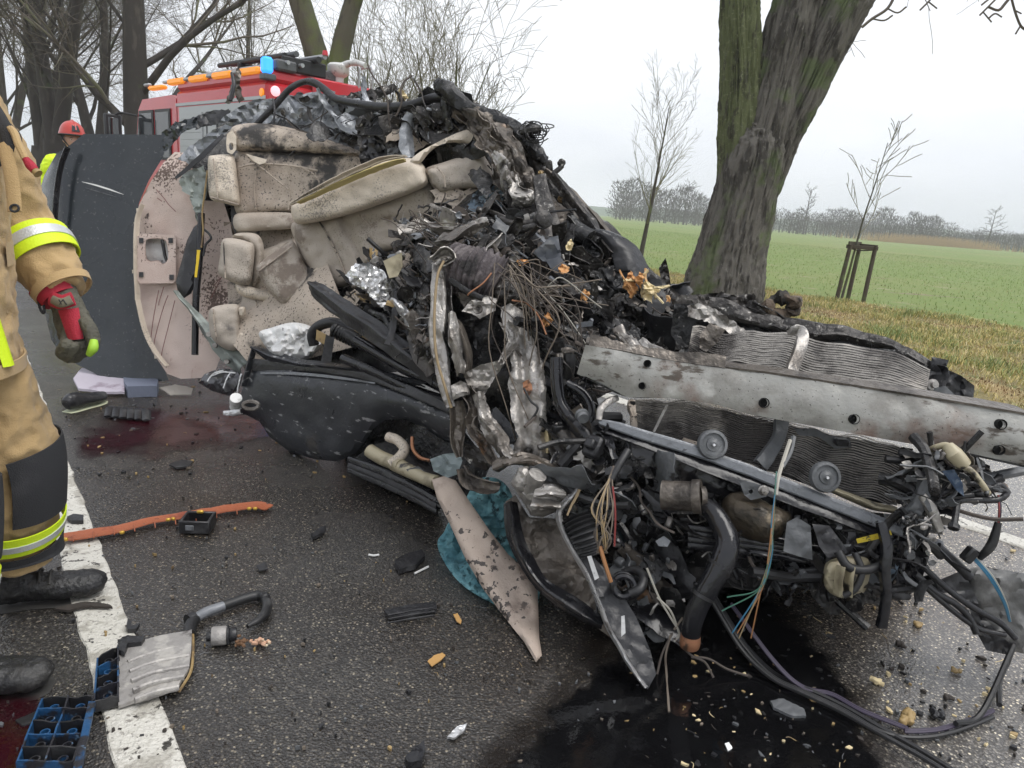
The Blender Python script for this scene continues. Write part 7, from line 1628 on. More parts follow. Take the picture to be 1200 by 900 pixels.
side_panel('window_frame', [(4.93, 1.7), (6.02, 1.7), (5.72, 2.72), (4.93, 2.72)], -.004, M_TDRK, CAB); side_panel('window_frame', [(4.04, 1.7), (4.84, 1.7), (4.84, 2.72), (4.04, 2.72)], -.004, M_TDRK, CAB)
mb = MB(); mb.add([T(6.12, .15, 1.76), T(6.12, TW-.15, 1.76), T(5.80, TW-.15, 2.72), T(5.80, .15, 2.72), T(6.14, .15, 1.76), T(6.14, TW-.15, 1.76), T(5.82, TW-.15, 2.72), T(5.82, .15, 2.72)], [(0, 1, 2, 3), (7, 6, 5, 4), (0, 4, 5, 1), (1, 5, 6, 2), (2, 6, 7, 3), (3, 7, 4, 0)]); mb.build('windscreen', M_TGLS, CAB)
mb = MB(); mb.tube(cr([T(5.85, 0, 2.62), T(6.15, -.22, 2.66), T(6.22, -.34, 2.60)], 4), .025, 8); mb.tube(cr([T(6.0, 0, 1.72), T(6.2, -.2, 1.62), T(6.22, -.34, 1.72)], 4), .02, 8); MIR = mb.build('mirror_arm', M_TDRK, TRK)
mb = MB(); mb.box(T(6.24, -.38, 2.16), (.12, .36, .92), TM, ch=.03); mb.build('mirror', M_TDRK, MIR)
mb = MB(); mb.box(T(6.185, -.38, 2.24), (.012, .20, .60), TM, ch=.004); mb.build('mirror_glass', mat('mirror glass', (0.5, .5, .5), .04, 1.0), MIR)
# lockers in the side of the body
tbox('locker_frame', (.25, 3.55), (-.012, .02), (1.0, 2.72), M_TMET, BODYT, .004)
tbox('shutter', (2.45, 3.45), (-.024, .0), (1.05, 2.60), M_TMET, BODYT, .004); tbox('shutter', (.35, 1.15), (-.024, .0), (1.05, 2.60), M_TMET, BODYT, .004)
for l0, l1 in ((2.45, 3.45), (.35, 1.15)):
    for k in range(12): tbox('shutter_slat', (l0+.01, l1-.01), (-.032, -.022), (1.08+k*.128, 1.19+k*.128), M_TMET, BODYT, .003)
LK = tbox('open_locker', (1.3, 2.3), (-.022, .0), (1.05, 2.60), M_TDRK, BODYT, .004)
rng = random.Random(3)
for k, (l, h, sl, sh, mm) in enumerate(((1.5, 1.5, .3, .3, M_YEL), (1.9, 1.55, .3, .45, M_TRED), (1.75, 2.0, .7, .07, M_TMET), (1.55, 2.25, .25, .25, M_GREYP), (1.95, 2.25, .35, .2, M_TMET), (1.8, 2.48, .8, .1, M_BLKP))):
    tbox('equipment', (l-sl/2, l+sl/2), (-.075, -.024), (h-sh/2, h+sh/2), mm, LK, .015)
tbox('side_band', (.02, 3.7), (-.018, .0), (2.74, 2.80), M_TMET, BODYT, .004)
tbox('red_panel', (.04, .24), (-.016, 0), (1.0, 2.7), M_TRED, BODYT, .004)
# orange lamps along the roof edge, chrome rails between
for k in range(5):
    l0 = .25+k*1.02; tbox('side_lamp', (l0, l0+.72), (-.05, .10), (TH-.09-.05*(k > 3), TH+.02-.08*(k > 3)), M_TORG, TRK, .03)
    tbox('roof_rail', (l0+.74, l0+1.0), (-.03, .06), (TH-.05, TH+.01), M_TMET, TRK, .02)
tbox('beacon_base', (-.04, .16), (-.05, .17), (TH-.20, TH-.10), M_GREYP, TRK, .02)
tbox('blue_beacon', (-.05, .12), (-.06, .12), (TH-.10, TH+.16), M_TBLU, TRK, .04)
tbox('beacon_cap', (-.05, .30), (.16, .55), (TH-.02, TH+.16), M_GREYP, TRK, .03)
def disc(name, o, ax, r, th, mm, parent, seg=24):
    mb = MB(); mb.lathe([(0, th), (r*.8, th), (r, th*.6), (r, 0), (0, 0)], o, ax, seg); return mb.build(name, mm, parent)
disc('tail_lamp', T(-.0, .16, TH-.36), -td, .085, .03, M_TPNK, TRK); disc('side_marker', T(.14, 0, TH-.40), -tn, .07, .03, M_TORG, TRK)
dl = disc('work_lamp', T(0, .62, TH-.38), -td, .08, .04, M_TDRK, TRK); disc('lens', T(-.04, .62, TH-.40), -td, .04, .01, M_TWHT, dl)
tbox('rear_hood', (-.07, .0), (.85, TW-.06), (TH-.30, TH-.02), M_TRED, BODYT, .03); tbox('slot_panel', (-.05, .0), (.95, TW-.1), (TH-.44, TH-.31), M_TDRK, BODYT, .004)
for k in range(7): tbox('slot', (-.056, -.04), (1.0+k*.145, 1.10+k*.145), (TH-.42, TH-.35), M_TMET, BODYT, .003)
for i, (w, w2, h, h2) in enumerate(((.25, TW-.25, .9, 2.3),)): tbox('rear_shutter', (-.02, 0), (w, w2), (h, h2), M_TMET, BODYT, .004)
def letters(txt, size, place, ax_r, ax_u, nrm, mm, parent, name):
    cu = bpy.data.curves.new(name, 'FONT'); cu.body = txt; cu.size = size; cu.extrude = .004
    o = bpy.data.objects.new(name+'_tmp', cu); COL.objects.link(o)
    me = bpy.data.meshes.new_from_object(o.evaluated_get(bpy.context.evaluated_depsgraph_get())); bpy.data.objects.remove(o)
    M = Matrix((ax_r, ax_u, nrm)).transposed(); mb = MB()
    mb.add([place+M @ v.co for v in me.vertices], [tuple(p.vertices) for p in me.polygons]); return mb.build(name, mm, parent)
letters('411', .26, T(-.008, .16, TH-.74), tn, Z_, -td, M_TWHT, BODYT, 'number')
letters('411', .17, T(.24, -.02, TH-.82), -td, Z_, -tn, M_TWHT, BODYT, 'number')
# gear on the roof
LD = tbox('roof_box', (.2, 1.6), (.75, 1.5), (TH+.002, TH+.18), M_GREYP, TRK, .03)
for k, (w, h, l0, l1, r, mm) in enumerate(((.35, .12, -.1, 3.6, .035, M_TMET), (.62, .12, -.1, 3.6, .035, M_TMET), (.40, .26, .1, 2.6, .045, M_TDRK), (.56, .30, .0, 2.4, .05, M_GREYP), (.9, .26, -.15, 1.9, .055, M_TDRK), (1.05, .34, -.1, 1.8, .045, M_TMET))):
    mb = MB(); mb.tube([T(l0, w, TH+h), T(l1, w, TH+h)], r, 12); mb.build('ladder_rail' if k < 2 else 'suction_tube', mm, TRK)
for k in range(11):
    mb = MB(); mb.tube([T(.1+k*.32, .35, TH+.12), T(.1+k*.32, .62, TH+.12)], .018, 8); mb.build('rung', M_TMET, TRK)
tbox('tube_cradle', (.0, .06), (.3, 1.15), (TH+.0, TH+.24), M_TDRK, TRK, .02); tbox('tube_cradle', (1.6, 1.66), (.3, 1.15), (TH+.0, TH+.24), M_TDRK, TRK, .02)
disc('red_cap', T(-.1, 1.05, TH+.36), Z_, .05, .08, M_TRED, TRK, 12)
mb = MB(); mb.lathe([(0, 0), (.10, 0), (.10, .10), (.16, .14), (.2, .2), (.2, .3), (.16, .34), (0, .34)], T(.25, 1.55, TH), Z_, 20); mb.build('foam_monitor', M_WHITE, TRK); mb = MB(); mb.tube(cr([T(.25, 1.55, TH+.28), T(-.1, 1.65, TH+.36), T(-.35, 1.72, TH+.30)], 5), [.06]*4+[.05]*7, 14); mb.build('monitor_barrel', M_WHITE, TRK)
for k in range(2):
    mb = MB(); w = TW-.06-k*.3; mb.tube(cr([T(-.04, w, TH-.2), T(-.06, w, TH+.28), T(.1, w, TH+.36), T(.3, w, TH+.36)], 5), .022, 8); mb.build('grab_rail', M_TMET, TRK)
for l in (1.0, 5.0):
    for w in (.16, TW-.16):
        mb = MB(); ax = -tn if w < 1 else tn; mb.lathe([(.30, -.14), (.46, -.14), (.50, -.10), (.50, .10), (.46, .14), (.30, .14), (.27, .10), (.27, -.10), (.30, -.14)], T(l, w, .5), ax, 32); ty = mb.build('wheel', M_TYRE, TRK)
        mb = MB(); mb.lathe([(0, .05), (.10, .06), (.12, .02), (.24, .04), (.275, .11), (.275, -.1), (0, -.1)], T(l, w, .5), ax, 28); mb.build('rim', M_TMET, ty)
for w in (.12, TW-.12): tbox('headlight', (6.17, 6.22), (w-.1, w+.1), (.9, 1.15), M_TWHT, TRK, .02)
tbox('bumper', (6.0, 6.35), (.0, TW), (.45, .8), M_TDRK, TRK, .05)

# ================================================================== FLUIDS ON THE ROAD
def film_material(name, col, rough, th, so, scale, bump=.0, detail=7):
    """a liquid film: opaque where it is deep, broken up where it runs thin"""
    mm = bpy.data.materials.new(name); mm.use_nodes = True; n = mm.node_tree; L = n.links; b = n.nodes['Principled BSDF']; out = n.nodes['Material Output']
    b.inputs['Base Color'].default_value = (*col, 1); b.inputs['Roughness'].default_value = rough
    t = nd(n, 'ShaderNodeTexCoord'); z = nd(n, 'ShaderNodeTexNoise'); z.inputs['Scale'].default_value = scale; z.inputs['Detail'].default_value = detail; z.inputs['Roughness'].default_value = .62
    L.new(t.outputs['Object'], z.inputs['Vector'])
    at = nd(n, 'ShaderNodeAttribute', attribute_name='edge')
    ad = nd(n, 'ShaderNodeMath', operation='ADD'); L.new(z.outputs['Fac'], ad.inputs[0]); L.new(at.outputs['Fac'], ad.inputs[1])
    mr = nd(n, 'ShaderNodeMapRange'); mr.inputs[1].default_value = th; mr.inputs[2].default_value = th+so; L.new(ad.outputs[0], mr.inputs[0])
    tr = nd(n, 'ShaderNodeBsdfTransparent'); mx_ = nd(n, 'ShaderNodeMixShader')
    L.new(mr.outputs[0], mx_.inputs[0]); L.new(tr.outputs[0], mx_.inputs[1]); L.new(b.outputs[0], mx_.inputs[2]); L.new(mx_.outputs[0], out.inputs[0])
    if bump:
        z3 = nd(n, 'ShaderNodeTexNoise'); z3.inputs['Scale'].default_value = 60; z3.inputs['Detail'].default_value = 3; L.new(t.outputs['Object'], z3.inputs['Vector'])
        bp = nd(n, 'ShaderNodeBump'); bp.inputs['Strength'].default_value = bump; bp.inputs['Distance'].default_value = .004; L.new(z3.outputs['Fac'], bp.inputs['Height']); L.new(bp.outputs[0], b.inputs['Normal'])
    return mm
def pool(name, outline, z, mm, label, cat, soft=60, step=12):
    """liquid lying on the road; 'edge' falls off towards the rim so that the rim breaks up"""
    ol = [(p.x, p.y) for p in cr([(x, y, 0) for x, y in outline], 5, True)]
    bd = resample(ol, step); pts = [V(p) for p in bd]; edges = [(i, (i+1) % len(bd)) for i in range(len(bd))]
    y = min(p[1] for p in bd)
    while y < max(p[1] for p in bd):
        x = min(p[0] for p in bd)
        while x < max(p[0] for p in bd):
            if inside((x, y), bd) and edge_dist((x, y), bd) > step*.5: pts.append(V((x, y)))
            x += step
        y += step
    r = geometry.delaunay_2d_cdt(pts, edges, [], 0, 1e-4)
    fs = [tuple(f) for f in r[2] if inside(sum((r[0][i] for i in f), V((0, 0)))/len(f), bd)]
    mb = MB(); mb.add([G(p[0], p[1], z) for p in r[0]], fs)
    o = mb.build(name, mm, None, label=label, cat=cat, kind='stuff')
    at = o.data.attributes.new('edge', 'FLOAT', 'POINT')
    at.data.foreach_set('value', [-.45+.55*min(1, edge_dist(p, bd)/soft) for p in r[0]])
    return o
M_OIL = film_material('black engine oil', (0.004, 0.004, 0.0045), .05, .34, .16, 9, .12, 9)
M_DAMP = film_material('brown oily damp', (0.012, 0.009, 0.007), .16, .38, .45, 5, .4)
M_REDF = film_material('dark red fluid', (0.026, 0.003, 0.006), .08, .28, .34, 4, .2)
pool('damp_stain', [(520,905),(560,840),(610,790),(640,740),(600,690),(660,640),(900,660),(960,700),(1020,760),(1060,830),(1085,905),(1050,990),(560,990)], .004, M_DAMP, 'brown oily damp fringe round the black oil', 'stain', 50, 16)
pool('oil_puddle', [(552,905),(590,862),(634,812),(672,775),(700,742),(690,690),(760,650),(880,660),(930,690),(975,735),(1010,775),(1030,825),(1052,880),(1066,930),(1040,1000),(560,1000)], .007, M_OIL, 'black shiny oil puddle spreading under the engine', 'puddle', 44, 12)
pool('red_fluid', [(70,520),(90,490),(140,466),(210,456),(290,462),(350,480),(360,510),(300,530),(230,545),(150,556),(95,556)], .005, M_REDF, 'dark red fluid pooled on the asphalt under the roof panel', 'puddle', 34, 12)
pool('red_fluid', [(-60,800),(0,790),(50,800),(80,830),(70,880),(40,930),(-60,940)], .005, M_REDF, 'dark red fluid smeared on the road by the near boot', 'puddle', 30, 12)

# ================================================================== LOOSE DEBRIS ON THE ROAD
def gpath(pts, z): return [G(x, y, z) for x, y in pts]
def gslab(name, outline, z0, th, mm, parent=None, crum=(.004, 20), step=5, tilt=0.0, seed=1, ang=40, holes=(), **kw):
    """a flat piece lying on the road: outline in photo pixels dropped onto the ground"""
    bd = resample(outline, step); hl = [resample(h, step) for h in holes]
    pts = [V(p) for p in bd]; edges = [(i, (i+1) % len(bd)) for i in range(len(bd))]
    for h in hl:
        o = len(pts); pts += [V(p) for p in h]; edges += [(o+i, o+(i+1) % len(h)) for i in range(len(h))]
    y = min(p[1] for p in bd)
    while y < max(p[1] for p in bd):
        x = min(p[0] for p in bd)
        while x < max(p[0] for p in bd):
            if inside((x, y), bd) and edge_dist((x, y), bd) > step*.45 and not any(inside((x, y), h) for h in hl): pts.append(V((x, y)))
            x += step
        y += step
    r = geometry.delaunay_2d_cdt(pts, edges, [], 0, 1e-4)
    fs = [tuple(f) for f in r[2] if inside(sum((r[0][i] for i in f), V((0, 0)))/len(f), bd) and not any(inside(sum((r[0][i] for i in f), V((0, 0)))/len(f), h) for h in hl)]
    ys = [p[1] for p in bd]; y0, y1 = min(ys), max(ys)
    lo, hi = [], []
    for p in r[0]:
        zz = z0+tilt*(y1-p[1])/(y1-y0+1e-6); q = G(p[0], p[1], zz); q.z += abs(crum[0]*crumple(q, crum[1], seed)); lo.append(q); hi.append(q+V((0, 0, th)))
    N = len(lo); cnt = set()
    for f in fs:
        for k in range(len(f)): cnt.add((f[k], f[(k+1) % len(f)]))
    mb = MB(); mb.add(hi+lo, fs+[tuple(N+i for i in reversed(f)) for f in fs]+[(b, a, N+a, N+b) for a, b in cnt if (b, a) not in cnt])
    return mb.build(name, mm, parent, ang=ang, **kw)
def gtube(name, pts, r, mm, parent=None, z=None, n=5, seg=10, **kw):
    mb = MB(); mb.tube(cr(gpath(pts, (r if not isinstance(r, list) else max(r))+.002 if z is None else z), n), r if not isinstance(r, list) else crs(r, n), seg, ref=V((0, 0, 1))); return mb.build(name, mm, parent, **kw)
M_ORNG = mat('copper coloured trim', (0.36, 0.105, 0.045), 0.45, .15, layers=[((0.24, 0.06, 0.03), 12, .5, .14, 6), ((0.05, 0.03, 0.025), 30, .62, .06, 5)], bump=.3, bscale=90)
M_GOLD = mat('brass clip', (0.60, 0.38, 0.06), 0.35, .5)
M_BLUE = mat('blue moulded plastic', (0.015, 0.07, 0.17), 0.4, layers=[((0.02, 0.02, 0.025), 14, .48, .08, 6), ((.12, .2, .3), 22, .62, .08, 5)], bump=.4, bscale=70)
M_GRIL = mat('scraped grey plate', (0.30, 0.285, 0.27), 0.5, .2, layers=[((0.42, 0.40, 0.37), 18, .5, .1, 7), ((0.10, 0.09, 0.085), 9, .57, .08, 8)], bump=.5, bscale=60)
# copper trim strip with clips
ts = thing('trim_strip', G(190, 618), 'long copper coloured trim strip lying across the white line', 'trim strip')
mb = MB(); P = cr(gpath([(70,633),(100,629),(140,622),(185,611),(230,604),(270,598),(300,594),(315,597)], .012), 6); g = []
for i, p in enumerate(P):
    t = (P[min(i+1, len(P)-1)]-P[max(i-1, 0)]).normalized(); s = V((-t.y, t.x, 0)); w = .032+.010*noise.noise(p*5)-.006*(i/len(P))
    g.append([p+s*(w*(j/4*2-1))+V((0, 0, .010*(1-((j/4*2-1))**2)+.006*crumple(p, 8)+(.012 if j in (0, 4) else 0))) for j in range(5)])
mb.grid(g, -.004); sb = mb.build('strip_body', M_ORNG, ts)
for x, y in ((77,632),(143,624),(197,609),(203,608),(299,596),(292,596)):
    mb = MB(); mb.box(G(x, y, .030), (.016, .012, .012), Matrix.Rotation(.4*x, 3, 'Z'), ch=.003); mb.build('clip', M_GOLD, ts)
for k in range(9):
    x, y = 85+k*24, 630-k*4.0; mb = MB(); a = G(x, y-3.5, .026); b = G(x+1, y+4.5, .026); mb.tube([a, b], .0022, 5); mb.build('rib', M_ORNG, ts)
bk = thing('bracket', G(232, 620), 'square black plastic bracket sitting on the copper trim strip', 'bracket')
c = G(232, 612, .03); q = Matrix.Rotation(.12, 3, 'Z')
for o, s in (((0, -.045, 0), (.11, .012, .05)), ((0, .045, 0), (.11, .012, .05)), ((-.05, 0, 0), (.012, .078, .05)), ((.05, 0, 0), (.012, .078, .05))):
    mb = MB(); mb.box(c+q @ V(o), s, q, ch=.003); mb.build('wall', M_BLKP, bk)
mb = MB(); mb.box(c+q @ V((0, 0, -.018)), (.088, .078, .010), q, ch=.002); mb.build('base', M_BLKP, bk)
mb = MB(); mb.box(c+q @ V((0, .03, .03)), (.025, .012, .012), q, ch=.003); mb.build('clip', M_GOLD, bk); mb = MB(); mb.box(c+q @ V((-.015, -.052, 0)), (.03, .004, .02), q, ch=.001); mb.build('pale_label', M_LSTRIP, bk)
# scraped metal plate with grooves
pl = thing('vent_plate', G(180, 800), 'scraped grey grooved plate lying on the white line', 'plate')
gslab('plate_body', [(139,768),(160,756),(190,748),(225,742),(224,768),(221,788),(208,808),(190,817),(160,824),(139,831)], .010, .010, M_GRIL, pl, (.010, 14), 5, .02)
for k in range(5):
    y0 = 775+k*11; x1 = 222-max(0, k-2)*6; y1 = y0-22+k*1.2
    mb = MB(); mb.tube(cr(gpath([(150+k*2, y0+2), (180, (y0+y1)/2+2), (x1, y1+4)], .030), 4), [(.007, .009)]*9, 8, ref=V((0, 0, 1))); mb.build('groove_rib', M_GRIL, pl)
mb = MB(); mb.tube(cr(gpath([(226,740),(226,766),(223,788),(210,810)], .024), 5), .004, 6); mb.build('edge_rod', M_TAN, pl)
# blue trays
def tray(corner, nx, ny, label, seed, blue):
    """a moulded tray of open cells with round cups; corner: four photo points"""
    rg = random.Random(seed); a, b, c, d = [G(x, y, .012) for x, y in corner]
    def q(u, v, z=0): return a*(1-u)*(1-v)+b*u*(1-v)+c*u*v+d*(1-u)*v+V((0, 0, z))
    t = thing('plastic_tray', q(.5, .5), label, 'tray')
    mb = MB(); mb.grid([[q(i/8, j/8, .002*noise.noise(V((i, j, seed)))) for j in range(9)] for i in range(9)], .008, d=V((0, 0, -.008))); mb.build('floor_plate', M_BLKP, t)
    for i in range(nx+1):
        mb = MB(); u = i/nx; mb.grid([[q(u, j/6, .0), q(u, j/6, .028+.008*rg.random())] for j in range(7)], .004); mb.build('cell_wall', M_BLUE if (i+seed) % 2 or blue else M_BLKP, t)
    for j in range(ny+1):
        mb = MB(); v = j/ny; mb.grid([[q(i/6, v, .0), q(i/6, v, .028+.008*rg.random())] for i in range(7)], .004); mb.build('cell_wall', M_BLUE if j % 2 else M_BLKP, t)
    for i in range(nx):
        for j in range(ny):
            o = q((i+.5)/nx, (j+.5)/ny, .001); mb = MB(); r = .011; mb.lathe([(r*.7, .0), (r*.7, .018), (r, .018), (r, .0)], o, V((0, 0, 1)), 14); mb.build('cup', M_BLUE if rg.random() < .6 else M_BLKP, t)
    return t
tray([(52,830),(112,828),(88,906),(22,906)], 2, 5, 'blue and black moulded tray with round cups beside the white line', 3, True)
tray([(116,782),(140,768),(140,826),(112,834)], 1, 4, 'narrow broken blue plastic strip against the grooved plate', 4, True)
gslab('rail_piece', [(104,826),(112,826),(96,905),(86,905)], .045, .010, M_BLUE, None, (.006, 20), 6, 0, 3, label='bright blue edge rail on top of the tray', cat='plastic piece')
gslab('plastic_flap', [(18,846),(52,832),(58,838),(50,846),(26,852)], .004, .005, M_BLKP, None, (.006, 20), 4, label='flat black flap beside the blue tray', cat='plastic piece')
gslab('broken_clip', [(138,756),(150,750),(170,752),(166,758),(150,760),(146,770),(140,768)], .035, .015, M_BLKP, None, (.01, 30), 3, label='broken black clip at the top corner of the grooved plate', cat='plastic piece')
# pipe with sleeve
hp = thing('bent_pipe', G(262, 715), 'bent black pipe with a silver sleeve above the grooved plate', 'pipe')
gtube('pipe_foot', [(222,744),(223,734),(228,726)], .018, M_RUB, hp, .025); gtube('sleeve', [(226,727),(240,718),(262,710)], [.013, .016, .015], M_LSTRIP, hp, .022); gtube('pipe_bend', [(262,710),(285,702),(303,698),(312,704),(312,716),(304,726),(290,734)], [.016, .016, .016, .016, .015, .012, .006], M_RUB, hp, .022)
mb = MB(); mb.box(G(310, 700, .025), (.03, .03, .03), Matrix.Rotation(.6, 3, 'Z'), ch=.006); mb.build('pipe_end', M_RUB, hp); gtube('collar', [(220,728),(228,724)], .021, M_BLKP, hp, .026)
# canister
cn = thing('canister', G(262, 750), 'small silver canister with black caps beside the bent pipe', 'canister')
a, b = G(246, 746, .028), G(278, 743, .028); ax = (b-a).normalized(); L_ = (b-a).length
for nm, u0, u1, r, mm in (('cap', -.12, .06, .014, M_BLKP), ('shell', .06, .62, .027, M_GRIL), ('band', .62, .70, .029, M_BLKP), ('neck', .70, .98, .020, M_BLKP)):
    mb = MB(); mb.lathe([(0, 0), (r*.92, 0), (r, .004), (r, (u1-u0)*L_-.004), (r*.92, (u1-u0)*L_), (0, (u1-u0)*L_)], a+ax*(u0*L_), ax, 20); mb.build(nm, mm, cn)
M_PINK = mat('pale pink crumbs', (0.55, 0.33, 0.22), .8, layers=[((.6, .5, .35), 30, .5, .1, 4), ((.35, .08, .04), 40, .58, .08, 4)])
def crumb_pile(x, y, n, s, mm, seed, label):
    rg = random.Random(seed); mb = MB()
    for k in range(n):
        c = G(x+rg.gauss(0, s), y+rg.gauss(0, s*.6), .008+rg.random()*.02); e = rg.uniform(.004, .010)
        mb.box(c, (e*rg.uniform(1, 2), e, e), Matrix.Rotation(rg.uniform(0, 3), 3, 'Z') @ Matrix.Rotation(rg.uniform(0, 3), 3, 'X'), ch=e*.2)
    mb.build('crumbs', mm, None, label=label, cat='crumbs', kind='stuff')
crumb_pile(306, 752, 22, 5, M_PINK, 1, 'pale pink broken crumbs right of the silver canister'); crumb_pile(282, 752, 18, 3.5, mat('brown crumbs', (.15, .08, .04), .8), 2, 'brown crumbs touching the silver canister')
# shoe, vent slats, foam block, boards behind
sh = thing('shoe', G(100, 478), 'dark trainer lying on its side near the red fluid', 'shoe')
he, to = G(78, 484), G(124, 470); f = (to-he); Ls = f.length; f.normalize(); s = V((-f.y, f.x, 0)); mb = MB()
sec = [(.0, .03, .05), (.12, .04, .075), (.28, .042, .07), (.45, .044, .055), (.65, .05, .045), (.85, .045, .038), (1.0, .015, .028)]
mb.tube(cr([he+f*(Ls*a)+Z_*(.02+h*.5) for a, w, h in sec], 4), [(q.x, q.y) for q in cr([(w, h*.5+.01, 0) for a, w, h in sec], 4)], 18, ref=Z_); up_ = mb.build('upper', M_BLKP, sh); baked(up_, .006, 2, (.005, 26, 1))
mb = MB(); mb.grid([[he+f*(Ls*a)+s*(w*1.08*k/3)+Z_*.002 for k in range(-3, 4)] for a, w, h in sec], .02, d=Z_*.024); mb.build('sole', mat('pale lime sole', (0.55, .58, .40), .6), sh)
for k in range(3): mb = MB(); c0 = he+f*(Ls*(.38+.1*k))+Z_*(.085-.008*k); mb.tube([c0-s*.03-Z_*.012, c0, c0+s*.03-Z_*.012], .004, 6); mb.build('lace', mat('pale lace', (.6, .6, .5), .7) if k == 0 else bpy.data.materials['pale lace'], sh)
vt = thing('vent_grille', G(152, 484), 'black slatted vent lying in the red fluid', 'vent')
for k in range(6):
    a, b = G(130+k*8, 477+k*.6, .02), G(126+k*9, 488+k*.9, .02); mb = MB(); mb.tube(cr([a, (a+b)/2+Z_*.02, b], 4), [(.018, .007)]*9, 8, ref=Z_); mb.build('slat', M_BLKP, vt)
mb = MB(); mb.grid([[G(127+u*50, 477+u*3+v*12, .006) for v in (0, .5, 1)] for u in (0, .25, .5, .75, 1)], .006, d=Z_*.006); mb.build('backing', M_BLKP, vt)
gslab('foam_block', [(145,453),(180,452),(186,458),(184,465),(150,466),(146,460)], .0, .07, mat('blue grey foam', (.17, .19, .25), .8, bump=.3, bscale=90), None, (.004, 14), 4, label='blue grey foam block under the lower edge of the roof', cat='foam block')
gslab('pale_board', [(86,446),(96,434),(128,436),(146,446),(146,462),(118,462),(92,458)], .02, .015, mat('pale lilac board', (.50, .46, .52), .5, layers=[((.3, .25, .3), 6, .55, .1, 6)]), None, (.012, 9), 5, .05, label='pale lilac board beside the shoe', cat='board')
gslab('paper_scrap', [(186,456),(205,452),(226,456),(224,464),(200,464)], .01, .006, mat('wet paper', (.42, .38, .33), .8), None, (.02, 14), 4, .04, label='crumpled wet paper under the headliner', cat='paper')
# named small pieces
small = [('plastic_clip', [(462,664),(474,655),(494,650),(498,656),(486,668),(468,673)], .02, M_BLKP, 'black moulded clip in front of the turquoise cloth', 'clip'),
    ('plastic_strip', [(450,719),(478,713),(510,709),(512,717),(484,724),(456,727)], .012, M_BLKP, 'ribbed black strip in the middle of the bare asphalt', 'strip'),
    ('dead_leaf', [(501,776),(508,770),(518,766),(522,769),(514,777),(506,782)], .003, mat('tan dead leaf', (.42, .24, .08), .8), 'tan dead leaf on the asphalt below the black strip', 'leaf'),
    ('dead_leaf', [(531,721),(536,720),(541,728),(540,732),(535,729)], .003, bpy.data.materials['tan dead leaf'], 'small tan leaf beside the black strip', 'leaf'),
    ('black_piece', [(474,896),(486,884),(496,876),(498,886),(494,900),(478,902)], .02, M_BLKW, 'black curled piece at the lower edge of the photograph', 'plastic piece'),
    ('metal_sliver', [(524,866),(536,854),(547,851),(544,858),(532,868)], .006, M_ALU, 'bright metal sliver near the edge of the oil', 'metal piece'),
    ('rubber_piece', [(198,546),(212,541),(226,542),(222,548),(206,550)], .008, M_RUB, 'grey rubber scrap above the copper trim strip', 'rubber piece'),
    ('black_chip', [(364,630),(374,622),(382,620),(380,626),(368,633)], .012, M_BLKP, 'black chip with an orange crumb in front of the door trim', 'plastic piece'),
    ('grey_slab', [(902,824),(918,822),(942,834),(944,842),(928,842),(906,832)], .008, M_GREYP, 'grey flat scrap floating in the oil puddle', 'plastic piece'),
    ('white_scrap', [(849,873),(854,871),(858,878),(853,881)], .003, M_FOIL, 'small white scrap in the oil puddle', 'scrap'),
    ('black_flap', [(300,664),(312,660),(314,668),(304,670)], .004, M_BLKP, 'small flat black flap right of the copper trim', 'plastic piece'),
    ('black_curl', [(148,738),(150,730),(154,732),(154,738),(164,735),(160,741),(150,742)], .012, M_BLKP, 'small black curl by the white line', 'plastic piece'),
    ('bark_strip', [(64,716),(78,712),(100,708),(128,711),(132,714),(104,713),(80,718)], .008, M_BARKD, 'thin dark strip of bark across the white line by the boot', 'bark'),
    ('ring_clip', [(78,610),(86,606),(98,608),(98,614),(84,614)], .014, M_BLKP, 'black comb shaped clip above the copper trim', 'clip')]
for nm, ol, th, mm, lb, ct in small: gslab(nm, ol, .006, th, mm, None, (.008, 26), 3, .006, len(lb), label=lb, cat=ct)
for k, (x0, y0, x1, y1, x2, y2) in enumerate(((478,656,484,657,490,655),(432,650,438,651,444,650),(486,672,494,668,502,664))):
    mb = MB(); mb.tube(cr(gpath([(x0, y0), (x1, y1), (x2, y2)], .02 if k == 0 else .006), 4), .004, 6); mb.build('white_wire', M_WHITE, None, label=('white wire loop on the black moulded clip', 'short white wire up-road of the black clip', 'straight pale wire stub below the black clip')[k], cat='wire')
for k in range(3):
    mb = MB(); y = 712+k*4.5; mb.tube(gpath([(455, y+9), (482, y+4), (509, y)], .022), .003, 5); mb.build('strip_rib', M_BLKP, bpy.data.objects['plastic_strip'])
